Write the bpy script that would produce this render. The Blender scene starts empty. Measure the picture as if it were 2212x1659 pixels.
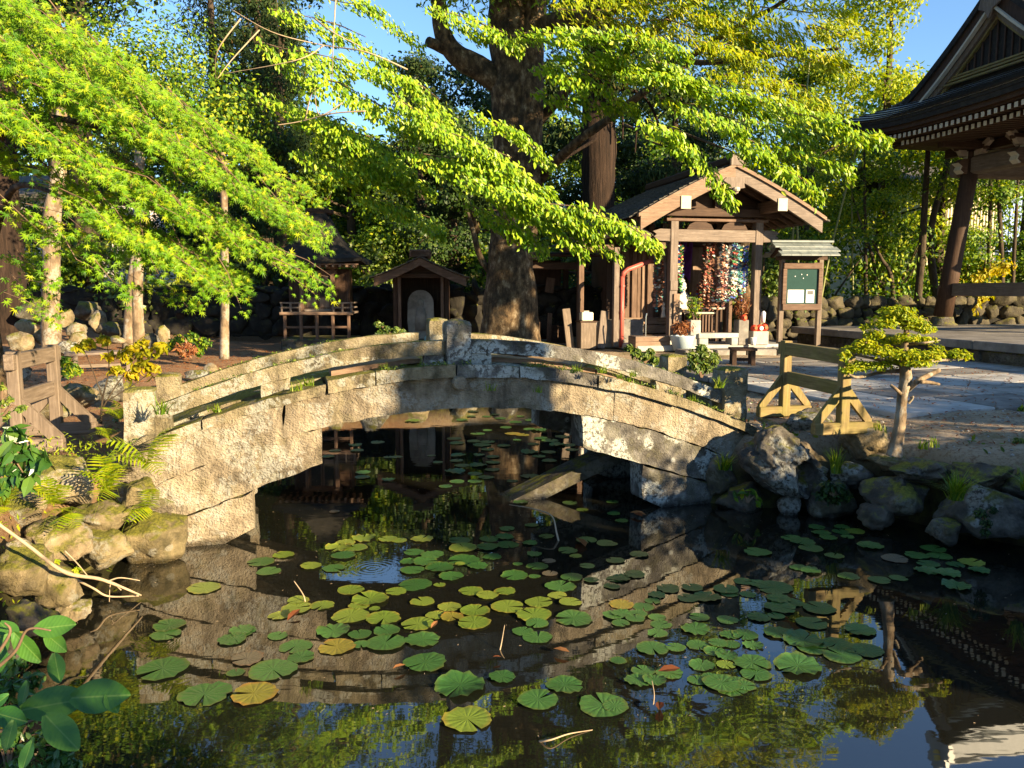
import bpy, math, random
import numpy as np
from math import radians as R, sin, cos, pi
from mathutils import Vector, Matrix, Euler

SC = bpy.context.scene
COL = SC.collection
# ------------------------------------------------------------------ camera
CAMH, PITCH, FOC = 2.0, R(6.6), 1740.0          # eye height over the water, tilt, focal length for a 2212 wide picture
cam_d = bpy.data.cameras.new("camera"); cam_d.sensor_width = 36; cam_d.lens = 36*FOC/2212
cam_d.clip_start = .05; cam_d.clip_end = 2000
cam = bpy.data.objects.new("camera", cam_d); COL.objects.link(cam)
cam.location = (0, 0, CAMH); cam.rotation_euler = (pi/2-PITCH, 0, 0)
SC.camera = cam
# ------------------------------------------------------------------ light
SUN_EL = R(15); SUN_AZ = math.atan2(.77, -.64)   # clockwise from +Y
SUNV = Vector((sin(SUN_AZ)*cos(SUN_EL), cos(SUN_AZ)*cos(SUN_EL), sin(SUN_EL)))
w = bpy.data.worlds.new("World"); SC.world = w; w.use_nodes = True
nt = w.node_tree; bg = nt.nodes["Background"]
sky = nt.nodes.new("ShaderNodeTexSky"); sky.sky_type = 'NISHITA'; sky.sun_disc = False
sky.sun_elevation = SUN_EL; sky.sun_rotation = SUN_AZ; sky.air_density = 1.0; sky.dust_density = .2; sky.ozone_density = 4.0
nt.links.new(sky.outputs[0], bg.inputs[0]); bg.inputs[1].default_value = .08
sun_d = bpy.data.lights.new("sun", 'SUN'); sun_d.energy = 5.0; sun_d.angle = R(.5); sun_d.color = (1, .77, .46)
sun = bpy.data.objects.new("sun", sun_d); COL.objects.link(sun)
sun.rotation_euler = SUNV.to_track_quat('Z', 'Y').to_euler(); sun.location = (20, -15, 12)
SC.view_settings.view_transform = 'Standard'; SC.view_settings.look = 'None'
SC.view_settings.exposure = 1.9; SC.view_settings.gamma = 1; SC.view_settings.use_curve_mapping = False
try:
    SC.cycles.max_bounces = 8; SC.cycles.transparent_max_bounces = 8; SC.cycles.use_denoising = True
    SC.cycles.sample_clamp_indirect = 6
except Exception: pass

# ------------------------------------------------------------------ helpers
RNG = np.random.default_rng(7); random.seed(7)
def at(u, v, y=None, z=None):
    "the place a sight line of the survey photograph (2212 wide) meets depth y or height z"
    a = (u-1106)/FOC; b = -(v-829.5)/FOC
    d = np.array([a, cos(PITCH)+b*sin(PITCH), -sin(PITCH)+b*cos(PITCH)])
    t = y/d[1] if y is not None else (z-CAMH)/d[2]
    return np.array([0, 0, CAMH])+t*d

def _hash(ix, iy, iz, s):
    h = (ix*374761393+iy*668265263+iz*2147483647+s*974711) & 0xffffffff
    h = ((h ^ (h >> 13))*1274126177) & 0xffffffff
    return ((h ^ (h >> 16)) & 0xffff)/65535.0
def vnoise(P, s=0):
    P = np.asarray(P, float); I = np.floor(P).astype(np.int64); f = P-I; f = f*f*(3-2*f)
    o = 0
    for a in (0, 1):
        for b in (0, 1):
            for c in (0, 1):
                wgt = (f[:, 0] if a else 1-f[:, 0])*(f[:, 1] if b else 1-f[:, 1])*(f[:, 2] if c else 1-f[:, 2])
                o = o+wgt*_hash(I[:, 0]+a, I[:, 1]+b, I[:, 2]+c, s)
    return o*2-1
def fbm(P, octv=4, s=0):
    P = np.asarray(P, float); o = 0; a = 1
    for k in range(octv):
        o = o+a*vnoise(P, s+k*17); P = P*2.03+11.3; a *= .5
    return o

class MB:
    def __init__(self): self.V = []; self.F = []; self.n = 0; self.rn = []
    def add(self, V, F, rnd=None):
        V = np.asarray(V, float).reshape(-1, 3)
        fs = [F] if isinstance(F, np.ndarray) else None
        if fs is None:
            by = {}
            for f in F: by.setdefault(len(f), []).append(f)
            fs = [np.array(x, int) for x in by.values()]
        for f in fs:
            self.F.append(f+self.n); self.rn.append(np.full(len(f), .5) if rnd is None else (np.full(len(f), rnd) if np.isscalar(rnd) else rnd))
        self.V.append(V); self.n += len(V); return self
    def data(self, name, smooth=False, attr=False):
        me = bpy.data.meshes.new(name); V = np.concatenate(self.V)
        me.vertices.add(len(V)); me.vertices.foreach_set("co", V.astype(np.float32).ravel())
        tot = [np.full(len(f), f.shape[1]) for f in self.F]; tot = np.concatenate(tot)
        me.loops.add(int(tot.sum())); me.polygons.add(len(tot))
        me.loops.foreach_set("vertex_index", np.concatenate([f.ravel() for f in self.F]).astype(np.int32))
        st = np.zeros(len(tot), np.int32); st[1:] = np.cumsum(tot)[:-1]
        me.polygons.foreach_set("loop_start", st); me.polygons.foreach_set("loop_total", tot.astype(np.int32))
        me.polygons.foreach_set("use_smooth", np.full(len(tot), smooth))
        if attr:
            a = me.attributes.new("rnd", 'FLOAT', 'FACE'); a.data.foreach_set("value", np.concatenate(self.rn).astype(np.float32))
        me.update(calc_edges=True); return me
    def obj(self, name, mat, parent=None, loc=(0, 0, 0), rot=(0, 0, 0), smooth=False, attr=False):
        me = self.data(name, smooth, attr); me.materials.append(mat)
        return place(name, me, parent, loc, rot)
    # shapes ------------------------------------------------------
    def box(self, c, s, b=.006, rot=None, jit=0):
        s = np.array(s)/2; b = min(b, s.min()*.45); V = []; 
        for sx in (-1, 1):
            for sy in (-1, 1):
                for sz in (-1, 1):
                    p = np.array([sx, sy, sz])
                    for ax in range(3):
                        q = p*(s-b); q[ax] = p[ax]*s[ax]; V.append(q)
        V = np.array(V)
        if jit: V += RNG.normal(0, jit, V.shape)
        if rot is not None: V = V@np.array(Euler(rot).to_matrix()).T
        return self.add(V+np.array(c), CHF)
    def beam(self, p, q, wd, ht, b=.006, up=(0, 0, 1)):
        p = np.array(p, float); q = np.array(q, float); d = q-p; L = np.linalg.norm(d); d /= L
        sd = np.cross(d, up); sd /= max(np.linalg.norm(sd), 1e-6); u = np.cross(sd, d)
        m = MB(); m.box((0, 0, 0), (L, wd, ht), b); V = m.V[0]
        return self.add((p+q)/2+V[:, :1]*d+V[:, 1:2]*sd+V[:, 2:3]*u, CHF)
    def tube(self, pts, rad, n=8, caps=True, wob=0, seed=0, wsc=3):
        pts = np.array(pts, float); k = len(pts); rad = np.full(k, rad, float) if np.isscalar(rad) else np.array(rad, float)
        t = np.gradient(pts, axis=0); t /= np.linalg.norm(t, axis=1)[:, None]+1e-9
        ref = np.array([0, 0, 1.]) if abs(t[0][2]) < .9 else np.array([1., 0, 0])
        a = np.cross(t[0], ref); a /= np.linalg.norm(a); V = []
        th = np.arange(n)*2*pi/n
        for i in range(k):
            a = a-t[i]*np.dot(a, t[i]); a /= np.linalg.norm(a)+1e-9; b = np.cross(t[i], a)
            V.append(pts[i]+rad[i]*(np.cos(th)[:, None]*a+np.sin(th)[:, None]*b))
        V = np.concatenate(V)
        if wob:
            c = np.repeat(pts, n, 0); d = V-c
            V = c+d*(1+wob*fbm(V*wsc, 3, seed))[:, None]
        i, j = np.meshgrid(np.arange(k-1), np.arange(n), indexing='ij'); i = i.ravel(); j = j.ravel(); j2 = (j+1) % n
        self.add(V, np.stack([i*n+j, i*n+j2, (i+1)*n+j2, (i+1)*n+j], 1))
        if caps:
            base = self.n-len(V)
            self.F.append(np.array([list(range(n))[::-1]])+base); self.F.append(np.array([list(range((k-1)*n, k*n))])+base)
            self.rn += [np.full(1, .5)]*2
        return self
    def lathe(self, prof, c=(0, 0, 0), n=16, sq=(1, 1)):
        th = np.arange(n)*2*pi/n; V = []
        for r, z in prof: V.append(np.stack([r*np.cos(th)*sq[0]+c[0], r*np.sin(th)*sq[1]+c[1], np.full(n, z+c[2])], 1))
        k = len(prof); V = np.concatenate(V)
        i, j = np.meshgrid(np.arange(k-1), np.arange(n), indexing='ij'); i = i.ravel(); j = j.ravel(); j2 = (j+1) % n
        self.add(V, [*np.stack([i*n+j, i*n+j2, (i+1)*n+j2, (i+1)*n+j], 1).tolist(), list(range(n))[::-1], list(range((k-1)*n, k*n))]); return self
    def prism(self, poly, o, ex, ey, ez, t):
        "polygon in the plane (ex,ey) at o, pushed t along ez"
        poly = np.array(poly, float); n = len(poly); o = np.array(o, float); ex, ey, ez = map(lambda a: np.array(a, float), (ex, ey, ez))
        A = o+poly[:, :1]*ex+poly[:, 1:2]*ey; B = A+ez*t
        s = np.dot(np.cross(ex, ey), ez)*t
        F = [[i, (i+1) % n, n+(i+1) % n, n+i] for i in range(n)]+[list(range(n))[::-1], list(range(n, 2*n))]
        if s < 0: F = [f[::-1] for f in F]
        return self.add(np.concatenate([A, B]), F)
    def strip(self, top, bot, w0, w1, fr, jit=0, seed=0, nw=4):
        "a stone bar between two curves [(s,z)..] from depth w0 to w1 in the frame fr(s,w,z), its skin divided and roughened"
        top = np.array(top); bot = np.array(bot); k = len(top); ring = []
        ws = np.linspace(w0, w1, nw); hs = np.linspace(0, 1, 4)
        loop = [(0, h) for h in hs]+[(x, 1) for x in ws[1:]]+[(-1, h) for h in hs[::-1][1:]]+[(-2, x) for x in ws[::-1][1:-1]]
        V = []
        for i in range(k):
            for m, (a, h) in enumerate(loop):
                if m < 4: w_, hh = w0, h
                elif m < 4+nw-1: w_, hh = a, 1
                elif m < 4+nw-1+3: w_, hh = w1, h
                else: w_, hh = h, 0
                s = bot[i, 0]+(top[i, 0]-bot[i, 0])*hh; z = bot[i, 1]+(top[i, 1]-bot[i, 1])*hh
                V.append((s, w_, z))
        V = np.array(V); n = len(loop)
        if jit: V = V+jit*np.stack([fbm(V*9+seed, 3, 3), fbm(V*9+seed, 3, 5), fbm(V*9+seed, 3, 9)], 1)
        V = np.array([fr(*p) for p in V])
        i, j = np.meshgrid(np.arange(k-1), np.arange(n), indexing='ij'); i = i.ravel(); j = j.ravel(); j2 = (j+1) % n
        return self.add(V, [*np.stack([i*n+j, (i+1)*n+j, (i+1)*n+j2, i*n+j2], 1).tolist(), list(range(n)), list(range((k-1)*n, k*n))[::-1]])
def _chf():
    idx = lambda sx, sy, sz, ax: ((sx > 0)*4+(sy > 0)*2+(sz > 0))*3+ax
    F = []
    for ax in range(3):
        o = [a for a in range(3) if a != ax]
        for s in (-1, 1):
            q = []
            for a, b in ((-1, -1), (1, -1), (1, 1), (-1, 1)):
                p = [0]*3; p[ax] = s; p[o[0]] = a; p[o[1]] = b; q.append(idx(*p, ax))
            flip = (s < 0) ^ (ax == 1)
            F.append(q[::-1] if flip else q)
    for ax in range(3):
        o = [a for a in range(3) if a != ax]
        for a in (-1, 1):
            for b in (-1, 1):
                q = []
                for e, w_ in ((-1, 0), (1, 0), (1, 1), (-1, 1)):
                    p = [0]*3; p[ax] = e; p[o[0]] = a; p[o[1]] = b; q.append(idx(*p, o[w_]))
                F.append(q)
    for a in (-1, 1):
        for b in (-1, 1):
            for c in (-1, 1): F.append([idx(a, b, c, 0), idx(a, b, c, 1), idx(a, b, c, 2)])
    # orient outwards on the unit template
    V = []
    for sx in (-1, 1):
        for sy in (-1, 1):
            for sz in (-1, 1):
                for ax in range(3):
                    q = np.array([sx, sy, sz])*.9; q[ax] = (sx, sy, sz)[ax]; V.append(q)
    V = np.array(V); G = []
    for f in F:
        p = V[f]; nrm = np.cross(p[1]-p[0], p[2]-p[0])
        G.append(f if np.dot(nrm, p.mean(0)) > 0 else f[::-1])
    return G
CHF = _chf()

def place(name, me, parent=None, loc=(0, 0, 0), rot=(0, 0, 0), scale=None):
    o = bpy.data.objects.new(name, me); COL.objects.link(o); o.location = loc; o.rotation_euler = rot
    if scale is not None: o.scale = (scale,)*3 if np.isscalar(scale) else scale
    if parent is not None: o.parent = parent
    return o
def tag(o, label, cat, group=None):
    o['label'] = label; o['category'] = cat
    if group: o['group'] = group
    return o
def thing(name, label, cat, loc=(0, 0, 0), rz=0, group=None):
    o = bpy.data.objects.new(name, None); COL.objects.link(o); o.empty_display_size = .2
    o.location = loc; o.rotation_euler = (0, 0, rz); return tag(o, label, cat, group)
def struct(o): o['kind'] = 'structure'; return o
def stuff(o): o['kind'] = 'stuff'; return o
def dup(root, loc, rz=None, label=None):
    r = root.copy(); COL.objects.link(r); r.location = loc
    if rz is not None: r.rotation_euler = (r.rotation_euler[0], r.rotation_euler[1], rz)
    if label: r['label'] = label
    for ch in list(root.children):
        c = ch.copy(); COL.objects.link(c); c.parent = r
        for g in list(ch.children):
            d = g.copy(); COL.objects.link(d); d.parent = c
    return r

# ------------------------------------------------------------------ materials
class NT:
    def __init__(self, name):
        self.m = bpy.data.materials.new(name); self.m.use_nodes = True; self.t = self.m.node_tree
        self.p = self.t.nodes["Principled BSDF"]; self.out = self.t.nodes["Material Output"]
    def n(self, typ, **k):
        x = self.t.nodes.new("ShaderNode"+typ)
        for a, v in k.items():
            if a.startswith("i_"): x.inputs[a[2:].replace("_", " ")].default_value = v
            else: setattr(x, a, v)
        return x
    def l(self, a, b): self.t.links.new(a, b)
    def pos(self, stretch=None, obj=False):
        o = self.n("TexCoord").outputs["Object"] if obj else self.n("NewGeometry").outputs["Position"]
        if stretch is None: return o
        mp = self.n("Mapping"); mp.inputs["Scale"].default_value = stretch; self.l(o, mp.inputs[0]); return mp.outputs[0]
    def noise(self, vec, scale, detail=5, rough=.6, dist=0):
        x = self.n("TexNoise", i_Scale=scale, i_Detail=detail, i_Roughness=rough, i_Distortion=dist); self.l(vec, x.inputs["Vector"]); return x.outputs["Fac"]
    def voro(self, vec, scale, feat='F1'):
        x = self.n("TexVoronoi", feature=feat, i_Scale=scale); self.l(vec, x.inputs["Vector"]); return x.outputs["Distance"]
    def ramp(self, fac, stops):
        x = self.n("ValToRGB"); e = x.color_ramp.elements
        for i, (p, c) in enumerate(stops):
            el = e[i] if i < 2 else e.new(p)
            el.position = p; el.color = (*c, 1) if not np.isscalar(c) else (c, c, c, 1)
        self.l(fac, x.inputs[0]); return x.outputs[0]
    def math(self, op, a, b=None):
        x = self.n("Math", operation=op)
        for i, v in enumerate((a, b)):
            if v is None: continue
            if np.isscalar(v): x.inputs[i].default_value = v
            else: self.l(v, x.inputs[i])
        return x.outputs[0]
    def mix(self, fac, a, b):
        x = self.n("Mix", data_type='RGBA')
        for sk, v in ((0, fac), (6, a), (7, b)):
            if isinstance(v, tuple): x.inputs[sk].default_value = (*v, 1)
            elif np.isscalar(v): x.inputs[sk].default_value = v
            else: self.l(v, x.inputs[sk])
        return x.outputs[2]
    def bump(self, h, strength, dist):
        x = self.n("Bump", i_Strength=strength, i_Distance=dist); self.l(h, x.inputs["Height"]); self.l(x.outputs[0], self.p.inputs["Normal"]); return x
    def upness(self):
        x = self.n("SeparateXYZ"); self.l(self.n("NewGeometry").outputs["Normal"], x.inputs[0]); return x.outputs[2]

def surf(name, stops, scale=5, rough=.85, bump=.5, bscale=40, bdist=.012, moss=0, lichen=0, spec=.3, stretch=None, dirt=0, obj=False, hew=0, run=0, wet=0):
    k = NT(name); v = k.pos(stretch, obj); c = k.ramp(k.noise(v, scale, 8, .65), stops)
    vv = k.pos()
    if dirt: c = k.mix(k.ramp(k.noise(vv, 2.3, 6, .7), [(.5, 0.), (.62, dirt)]), c, (.02, .017, .012))
    if run: c = k.mix(k.math('MULTIPLY', k.ramp(k.noise(k.pos((5, 5, .9)), 1.0, 6, .7), [(.47, 0.), (.62, run)]), k.ramp(k.noise(vv, .9, 3), [(.4, .25), (.55, 1.)])), c, (.045, .036, .024))
    if lichen:
        f = k.math('MULTIPLY', k.ramp(k.noise(vv, 3.1, 3, .5, .3), [(.5, 0.), (.55, 1.)]), k.ramp(k.noise(vv, 26, 5, .7), [(.44, 0.), (.5, 1.)]))
        c = k.mix(k.math('MULTIPLY', f, lichen), c, k.ramp(k.noise(vv, 60), [(.3, (.30, .31, .28)), (.7, (.46, .47, .42))]))
        f2 = k.ramp(k.voro(vv, 4.2), [(.13, lichen), (.17, 0.)])
        c = k.mix(k.math('MULTIPLY', f2, k.ramp(k.noise(vv, 38, 4), [(.36, 0.), (.45, 1.)])), c, (.40, .41, .38))
    if moss:
        f = k.math('MULTIPLY', k.ramp(k.upness(), [(.35, .12), (.75, 1.)]), k.ramp(k.noise(vv, 5.5, 6, .7), [(.62-.26*moss, 0.), (.7-.26*moss, 1.)]))
        c = k.mix(f, c, k.ramp(k.noise(vv, 45, 4), [(.3, (.07, .075, .012)), (.7, (.2, .19, .025))]))
    if wet:                                            # wet tide mark a hand's breadth above the water
        sz = k.n("SeparateXYZ"); k.l(vv, sz.inputs[0]); f = k.ramp(k.math('ADD', sz.outputs[2], k.math('MULTIPLY', k.noise(vv, 7, 4), .05)), [(.045, 1.), (.085, 0.)])
        hs = k.n("HueSaturation", i_Value=.32, i_Saturation=1.1); k.l(c, hs.inputs["Color"]); c = k.mix(f, c, hs.outputs[0]); k.l(k.ramp(f, [(0., rough), (1., .25)]), k.p.inputs["Roughness"])
    k.l(c, k.p.inputs["Base Color"]); k.p.inputs["Roughness"].default_value = rough
    k.p.inputs["Specular IOR Level"].default_value = spec
    h = k.noise(v, bscale, 6, .7)
    if hew:
        wv = k.n("VectorMath", operation='MULTIPLY_ADD'); nz = k.n("TexNoise", i_Scale=7., i_Detail=4.); k.l(k.pos(), nz.inputs[0]); k.l(nz.outputs[1], wv.inputs[0]); wv.inputs[1].default_value = (.12,)*3; k.l(k.pos((1, 1, 1.4)), wv.inputs[2])
        h = k.math('ADD', k.math('ADD', k.math('MULTIPLY', h, 1.2), k.math('MULTIPLY', k.voro(wv.outputs[0], hew), .8)), k.math('MULTIPLY', k.noise(k.pos(), 9, 5, .7), 2.6))
    if bump: k.bump(h, bump, bdist)
    return k.m
def flat(name, c, rough=.6, spec=.4, var=.15, bump=0, metal=0):
    k = NT(name); v = k.pos(); lo = tuple(x*(1-var) for x in c); hi = tuple(min(1, x*(1+var)) for x in c)
    f = k.noise(v, 9, 6, .7); k.l(k.ramp(f, [(.3, lo), (.7, hi)]), k.p.inputs["Base Color"])
    k.p.inputs["Roughness"].default_value = rough; k.p.inputs["Specular IOR Level"].default_value = spec; k.p.inputs["Metallic"].default_value = metal
    k.bump(k.noise(v, 60, 4), bump or .1, .004); return k.m
def wood(name, c1, c2, axis=0, rough=.7, green=0, dark=.6):
    st = [14., 14., 14.]; st[axis] = .9
    k = NT(name); v = k.pos(tuple(st), True); f = k.noise(v, 3, 7, .7, .6)
    c = k.ramp(f, [(.28, tuple(x*dark for x in c1)), (.5, c1), (.72, c2)])
    vv = k.pos()
    c = k.mix(k.ramp(k.noise(vv, 4, 5, .7), [(.45, 0.), (.75, .55)]), c, tuple(x*.45 for x in c1))
    if green: c = k.mix(k.ramp(k.noise(vv, 5, 5, .7), [(.4, 0.), (.7, green)]), c, (.17, .17, .02))
    k.l(c, k.p.inputs["Base Color"]); k.p.inputs["Roughness"].default_value = rough; k.p.inputs["Specular IOR Level"].default_value = .25
    k.bump(f, .35, .006); return k.m
def leafm(name, stops, tr=.4, rough=.5, spec=.35):
    k = NT(name); a = k.n("Attribute", attribute_name="rnd"); oi = k.n("ObjectInfo")
    f = k.math('FRACT', k.math('ADD', a.outputs["Fac"], k.math('MULTIPLY', oi.outputs["Random"], .25)))
    c = k.ramp(k.math('MULTIPLY', f, .999), stops); k.l(c, k.p.inputs["Base Color"])
    k.p.inputs["Roughness"].default_value = rough; k.p.inputs["Specular IOR Level"].default_value = spec
    t = k.n("BsdfTranslucent"); hs = k.n("HueSaturation", i_Saturation=1.1, i_Value=1.25, i_Hue=.49); k.l(c, hs.inputs["Color"]); k.l(hs.outputs[0], t.inputs[0])
    mx = k.n("MixShader"); mx.inputs[0].default_value = tr; k.l(k.p.outputs[0], mx.inputs[1]); k.l(t.outputs[0], mx.inputs[2]); k.l(mx.outputs[0], k.out.inputs[0])
    return k.m

# ------------------------------------------------------------------ leaves
def leaf_shape(kind):
    if kind == 'maple':
        T = []; lob = [(-2.25, .5), (-1.3, .82), (-.62, .95), (0, 1.05), (.62, .95), (1.3, .82), (2.25, .5)]
        T.append((0, 0, 0))
        for i, (a, r) in enumerate(lob):
            if i: 
                am = (a+lob[i-1][0])/2; T.append((.27*cos(am), .27*sin(am), .02))
            T.append((r*cos(a), r*sin(a), -.12*r))
        V = np.array(T)*.62; n = len(V); F = [[0, i, i+1] for i in range(1, n-1)]
        V[:, 0] += .1
        return V, np.array(F)
    if kind == 'oval':
        V = np.array([(0, 0, 0), (.32, .2, .05), (.68, .19, .03), (1, 0, -.1), (.68, -.19, .03), (.32, -.2, .05), (.5, 0, -.02)])
        return V-np.array([.3, 0, 0]), np.array([[0, 6, 1], [1, 6, 2], [2, 6, 3], [3, 6, 4], [4, 6, 5], [5, 6, 0]])
    if kind == 'lance':
        V = np.array([(0, 0, 0), (.4, .13, .03), (1, 0, -.12), (.4, -.13, .03)]); return V-np.array([.3, 0, 0]), np.array([[0, 2, 1], [0, 3, 2]])
    if kind == 'quad':
        V = np.array([(-.5, 0, 0), (0, .3, .06), (.5, 0, -.08), (0, -.3, .06)]); return V, np.array([[0, 3, 1], [1, 3, 2]])
    if kind == 'needle':
        V = np.array([(0, 0, 0), (.55, .12, .04), (1, 0, 0), (.55, -.12, .04)]); return V-np.array([.2, 0, 0]), np.array([[0, 3, 1], [1, 3, 2]])
def frames(nrm, tip):
    z = nrm/(np.linalg.norm(nrm, axis=1)[:, None]+1e-9); x = tip-z*np.sum(tip*z, 1)[:, None]; x /= np.linalg.norm(x, axis=1)[:, None]+1e-9
    return x, np.cross(z, x), z
def leaves(mb, pos, nrm, tip, size, kind, rnd):
    V, F = leaf_shape(kind); x, y, z = frames(nrm, tip); n = len(pos); size = np.broadcast_to(size, (n,))
    W = pos[:, None]+size[:, None, None]*(V[None, :, :1]*x[:, None]+V[None, :, 1:2]*y[:, None]+V[None, :, 2:3]*z[:, None])
    idx = (F[None]+np.arange(n)[:, None, None]*len(V)).reshape(-1, F.shape[1])
    mb.add(W.reshape(-1, 3), idx, np.repeat(rnd, len(F)))
def unit(v): v = np.asarray(v, float); return v/np.linalg.norm(v)
def spray(base, d, L, W, n, droop=.25, thick=.05, up=(0, 0, 1), lift=.6):
    "leaf places on one flat drooping spray"
    d = np.asarray(d, float); d = d/np.linalg.norm(d); up = np.asarray(up, float); sd = np.cross(d, up); sd /= np.linalg.norm(sd); u = np.cross(sd, d)
    t = RNG.random(n)**.75; sh = np.sin(np.clip(t*.9+.12, 0, 1)*pi)**.6
    s = RNG.uniform(-1, 1, n)*sh*W/2
    pos = np.asarray(base)+d*(L*t)[:, None]+sd*s[:, None]+u*(RNG.normal(0, thick, n))[:, None]-np.array([0, 0, 1])*(droop*L*t*t+.25*np.abs(s)**1.5)[:, None]
    tip = d+sd*(s/(W/2+1e-6)*.9)[:, None]+RNG.normal(0, .35, (n, 3))-np.array([0, 0, .25+.3*droop])
    nrm = u*lift*.7+np.array(SUNV)*.8+RNG.normal(0, .36, (n, 3))
    return pos, nrm, tip
def blob(c, r, n, shell=.5):
    p = RNG.normal(size=(n, 3)); p /= np.linalg.norm(p, axis=1)[:, None]; rad = (shell+(1-shell)*RNG.random(n))[:, None]
    nrm = p*.8+np.array(SUNV)*.35+RNG.normal(0, .5, (n, 3))+np.array([0, 0, .25]); tip = RNG.normal(size=(n, 3))-np.array([0, 0, .5])
    return np.asarray(c)+p*rad*np.asarray(r), nrm, tip
# ------------------------------------------------------------------ palette
M = {}
M['granite'] = surf('granite', [(.3, (.17, .135, .085)), (.5, (.23, .19, .125)), (.7, (.32, .275, .19))], 7, .9, .8, 70, .014, moss=.85, lichen=.5, dirt=.8, hew=52, run=.75)
M['granite_face'] = surf('granite_face', [(.3, (.15, .12, .08)), (.5, (.26, .215, .15)), (.7, (.35, .305, .225))], 5, .9, .85, 60, .018, moss=.4, lichen=.4, dirt=.6, hew=46, run=.6, wet=1)
M['granite_lichen'] = surf('granite_lichen', [(.3, (.05, .047, .041)), (.5, (.12, .113, .10)), (.7, (.22, .21, .19))], 8, .9, .8, 60, .012, moss=.5, lichen=1., dirt=.6, hew=55, run=.5, wet=1)  # lichened granite; crest shade partly put into its darker base
M['boulder'] = surf('boulder', [(.3, (.13, .09, .05)), (.5, (.30, .235, .14)), (.7, (.45, .37, .25))], 5, .85, 1., 42, .035, moss=.65, lichen=.4, dirt=.6, run=.35, wet=1)
M['boulder_moss'] = surf('boulder_moss', [(.3, (.10, .085, .045)), (.5, (.23, .18, .10)), (.7, (.36, .29, .17))], 6, .9, 1., 42, .035, moss=.85, lichen=.35, dirt=.6, run=.4, wet=1)
M['boulder_grey'] = surf('boulder_grey', [(.3, (.03, .026, .022)), (.5, (.10, .09, .075)), (.7, (.21, .19, .155))], 6, .9, 1., 38, .04, moss=.45, lichen=.7, dirt=.3, wet=1)
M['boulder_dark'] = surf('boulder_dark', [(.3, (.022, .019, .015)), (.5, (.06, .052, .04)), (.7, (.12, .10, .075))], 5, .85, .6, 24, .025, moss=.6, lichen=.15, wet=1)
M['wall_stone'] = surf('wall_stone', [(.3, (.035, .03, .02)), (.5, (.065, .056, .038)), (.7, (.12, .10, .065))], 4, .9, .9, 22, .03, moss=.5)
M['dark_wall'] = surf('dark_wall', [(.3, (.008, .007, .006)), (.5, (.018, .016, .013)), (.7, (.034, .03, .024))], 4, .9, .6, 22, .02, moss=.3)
M['slab'] = surf('slab', [(.3, (.24, .235, .22)), (.5, (.36, .355, .335)), (.7, (.45, .44, .42))], 2.5, .85, .3, 60, .006, dirt=.25)
M['slab_warm'] = surf('slab_warm', [(.3, (.22, .21, .18)), (.5, (.32, .30, .27)), (.7, (.41, .39, .36))], 2, .85, .4, 50, .008, dirt=.5)
M['slab_dark'] = surf('slab_dark', [(.3, (.11, .10, .09)), (.5, (.19, .175, .155)), (.7, (.28, .26, .23))], 3, .85, .4, 50, .008, dirt=.3)
M['bark_grey'] = surf('bark_grey', [(.36, (.02, .014, .008)), (.48, (.075, .048, .024)), (.56, (.13, .09, .05)), (.66, (.26, .21, .14))], 9, .9, 1., 30, .03, moss=0, lichen=0, stretch=(1, 1, .6), dirt=.7)
M['bark_pale'] = surf('bark_pale', [(.35, (.06, .042, .025)), (.5, (.18, .13, .08)), (.65, (.32, .25, .165))], 6, .9, .7, 22, .02, lichen=.35, stretch=(1, 1, .5))
M['bark_cedar'] = surf('bark_cedar', [(.3, (.008, .005, .0035)), (.5, (.024, .014, .009)), (.7, (.05, .03, .02))], 9, .95, 1., 14, .05, stretch=(1.6, 1.6, .1))
M['bark_dark'] = surf('bark_dark', [(.3, (.02, .014, .009)), (.5, (.055, .04, .026)), (.7, (.10, .075, .05))], 9, .95, .8, 16, .03, stretch=(1, 1, .35))
M['twig'] = flat('twig', (.16, .105, .065), .8, .2, .3)
M['pale_twig'] = flat('pale_twig', (.34, .26, .17), .8, .2, .25)
M['bamboo'] = flat('bamboo', (.16, .17, .05), .5, .4, .3)
for a, nm in ((0, 'x'), (1, 'y'), (2, 'z')):
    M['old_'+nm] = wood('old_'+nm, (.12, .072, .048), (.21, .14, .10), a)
    M['lit_'+nm] = wood('lit_'+nm, (.20, .13, .088), (.31, .225, .165), a)  # pale wood, sunlight partly put into its tone
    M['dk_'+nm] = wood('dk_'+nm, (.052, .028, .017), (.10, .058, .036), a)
    M['grey_'+nm] = wood('grey_'+nm, (.155, .12, .098), (.26, .215, .18), a)
    M['brown_'+nm] = wood('brown_'+nm, (.155, .118, .088), (.255, .205, .16), a)
    M['ochre_'+nm] = wood('ochre_'+nm, (.20, .145, .06), (.33, .25, .11), a, green=.45)
M['white_end'] = flat('white_end', (.48, .44, .35), .8, .2, .1)
M['shingle'] = surf('shingle', [(.3, (.035, .034, .03)), (.5, (.075, .07, .06)), (.7, (.13, .12, .10))], 7, .85, .5, 40, .01, moss=.12)
M['copper_roof'] = surf('copper_roof', [(.3, (.19, .205, .21)), (.5, (.25, .27, .275)), (.7, (.33, .345, .34))], 4, .36, .2, 40, .004, spec=.6)
M['grey_roof'] = surf('grey_roof', [(.3, (.10, .12, .12)), (.5, (.16, .185, .18)), (.7, (.23, .255, .24))], 6, .55, .3, 40, .004, spec=.5)
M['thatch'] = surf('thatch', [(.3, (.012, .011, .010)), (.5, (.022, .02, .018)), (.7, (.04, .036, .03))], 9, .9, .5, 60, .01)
LEAF_Y = [(0., (.045, .12, .004)), (.35, (.10, .21, .006)), (.7, (.17, .28, .008)), (1., (.26, .30, .008))]
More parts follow.
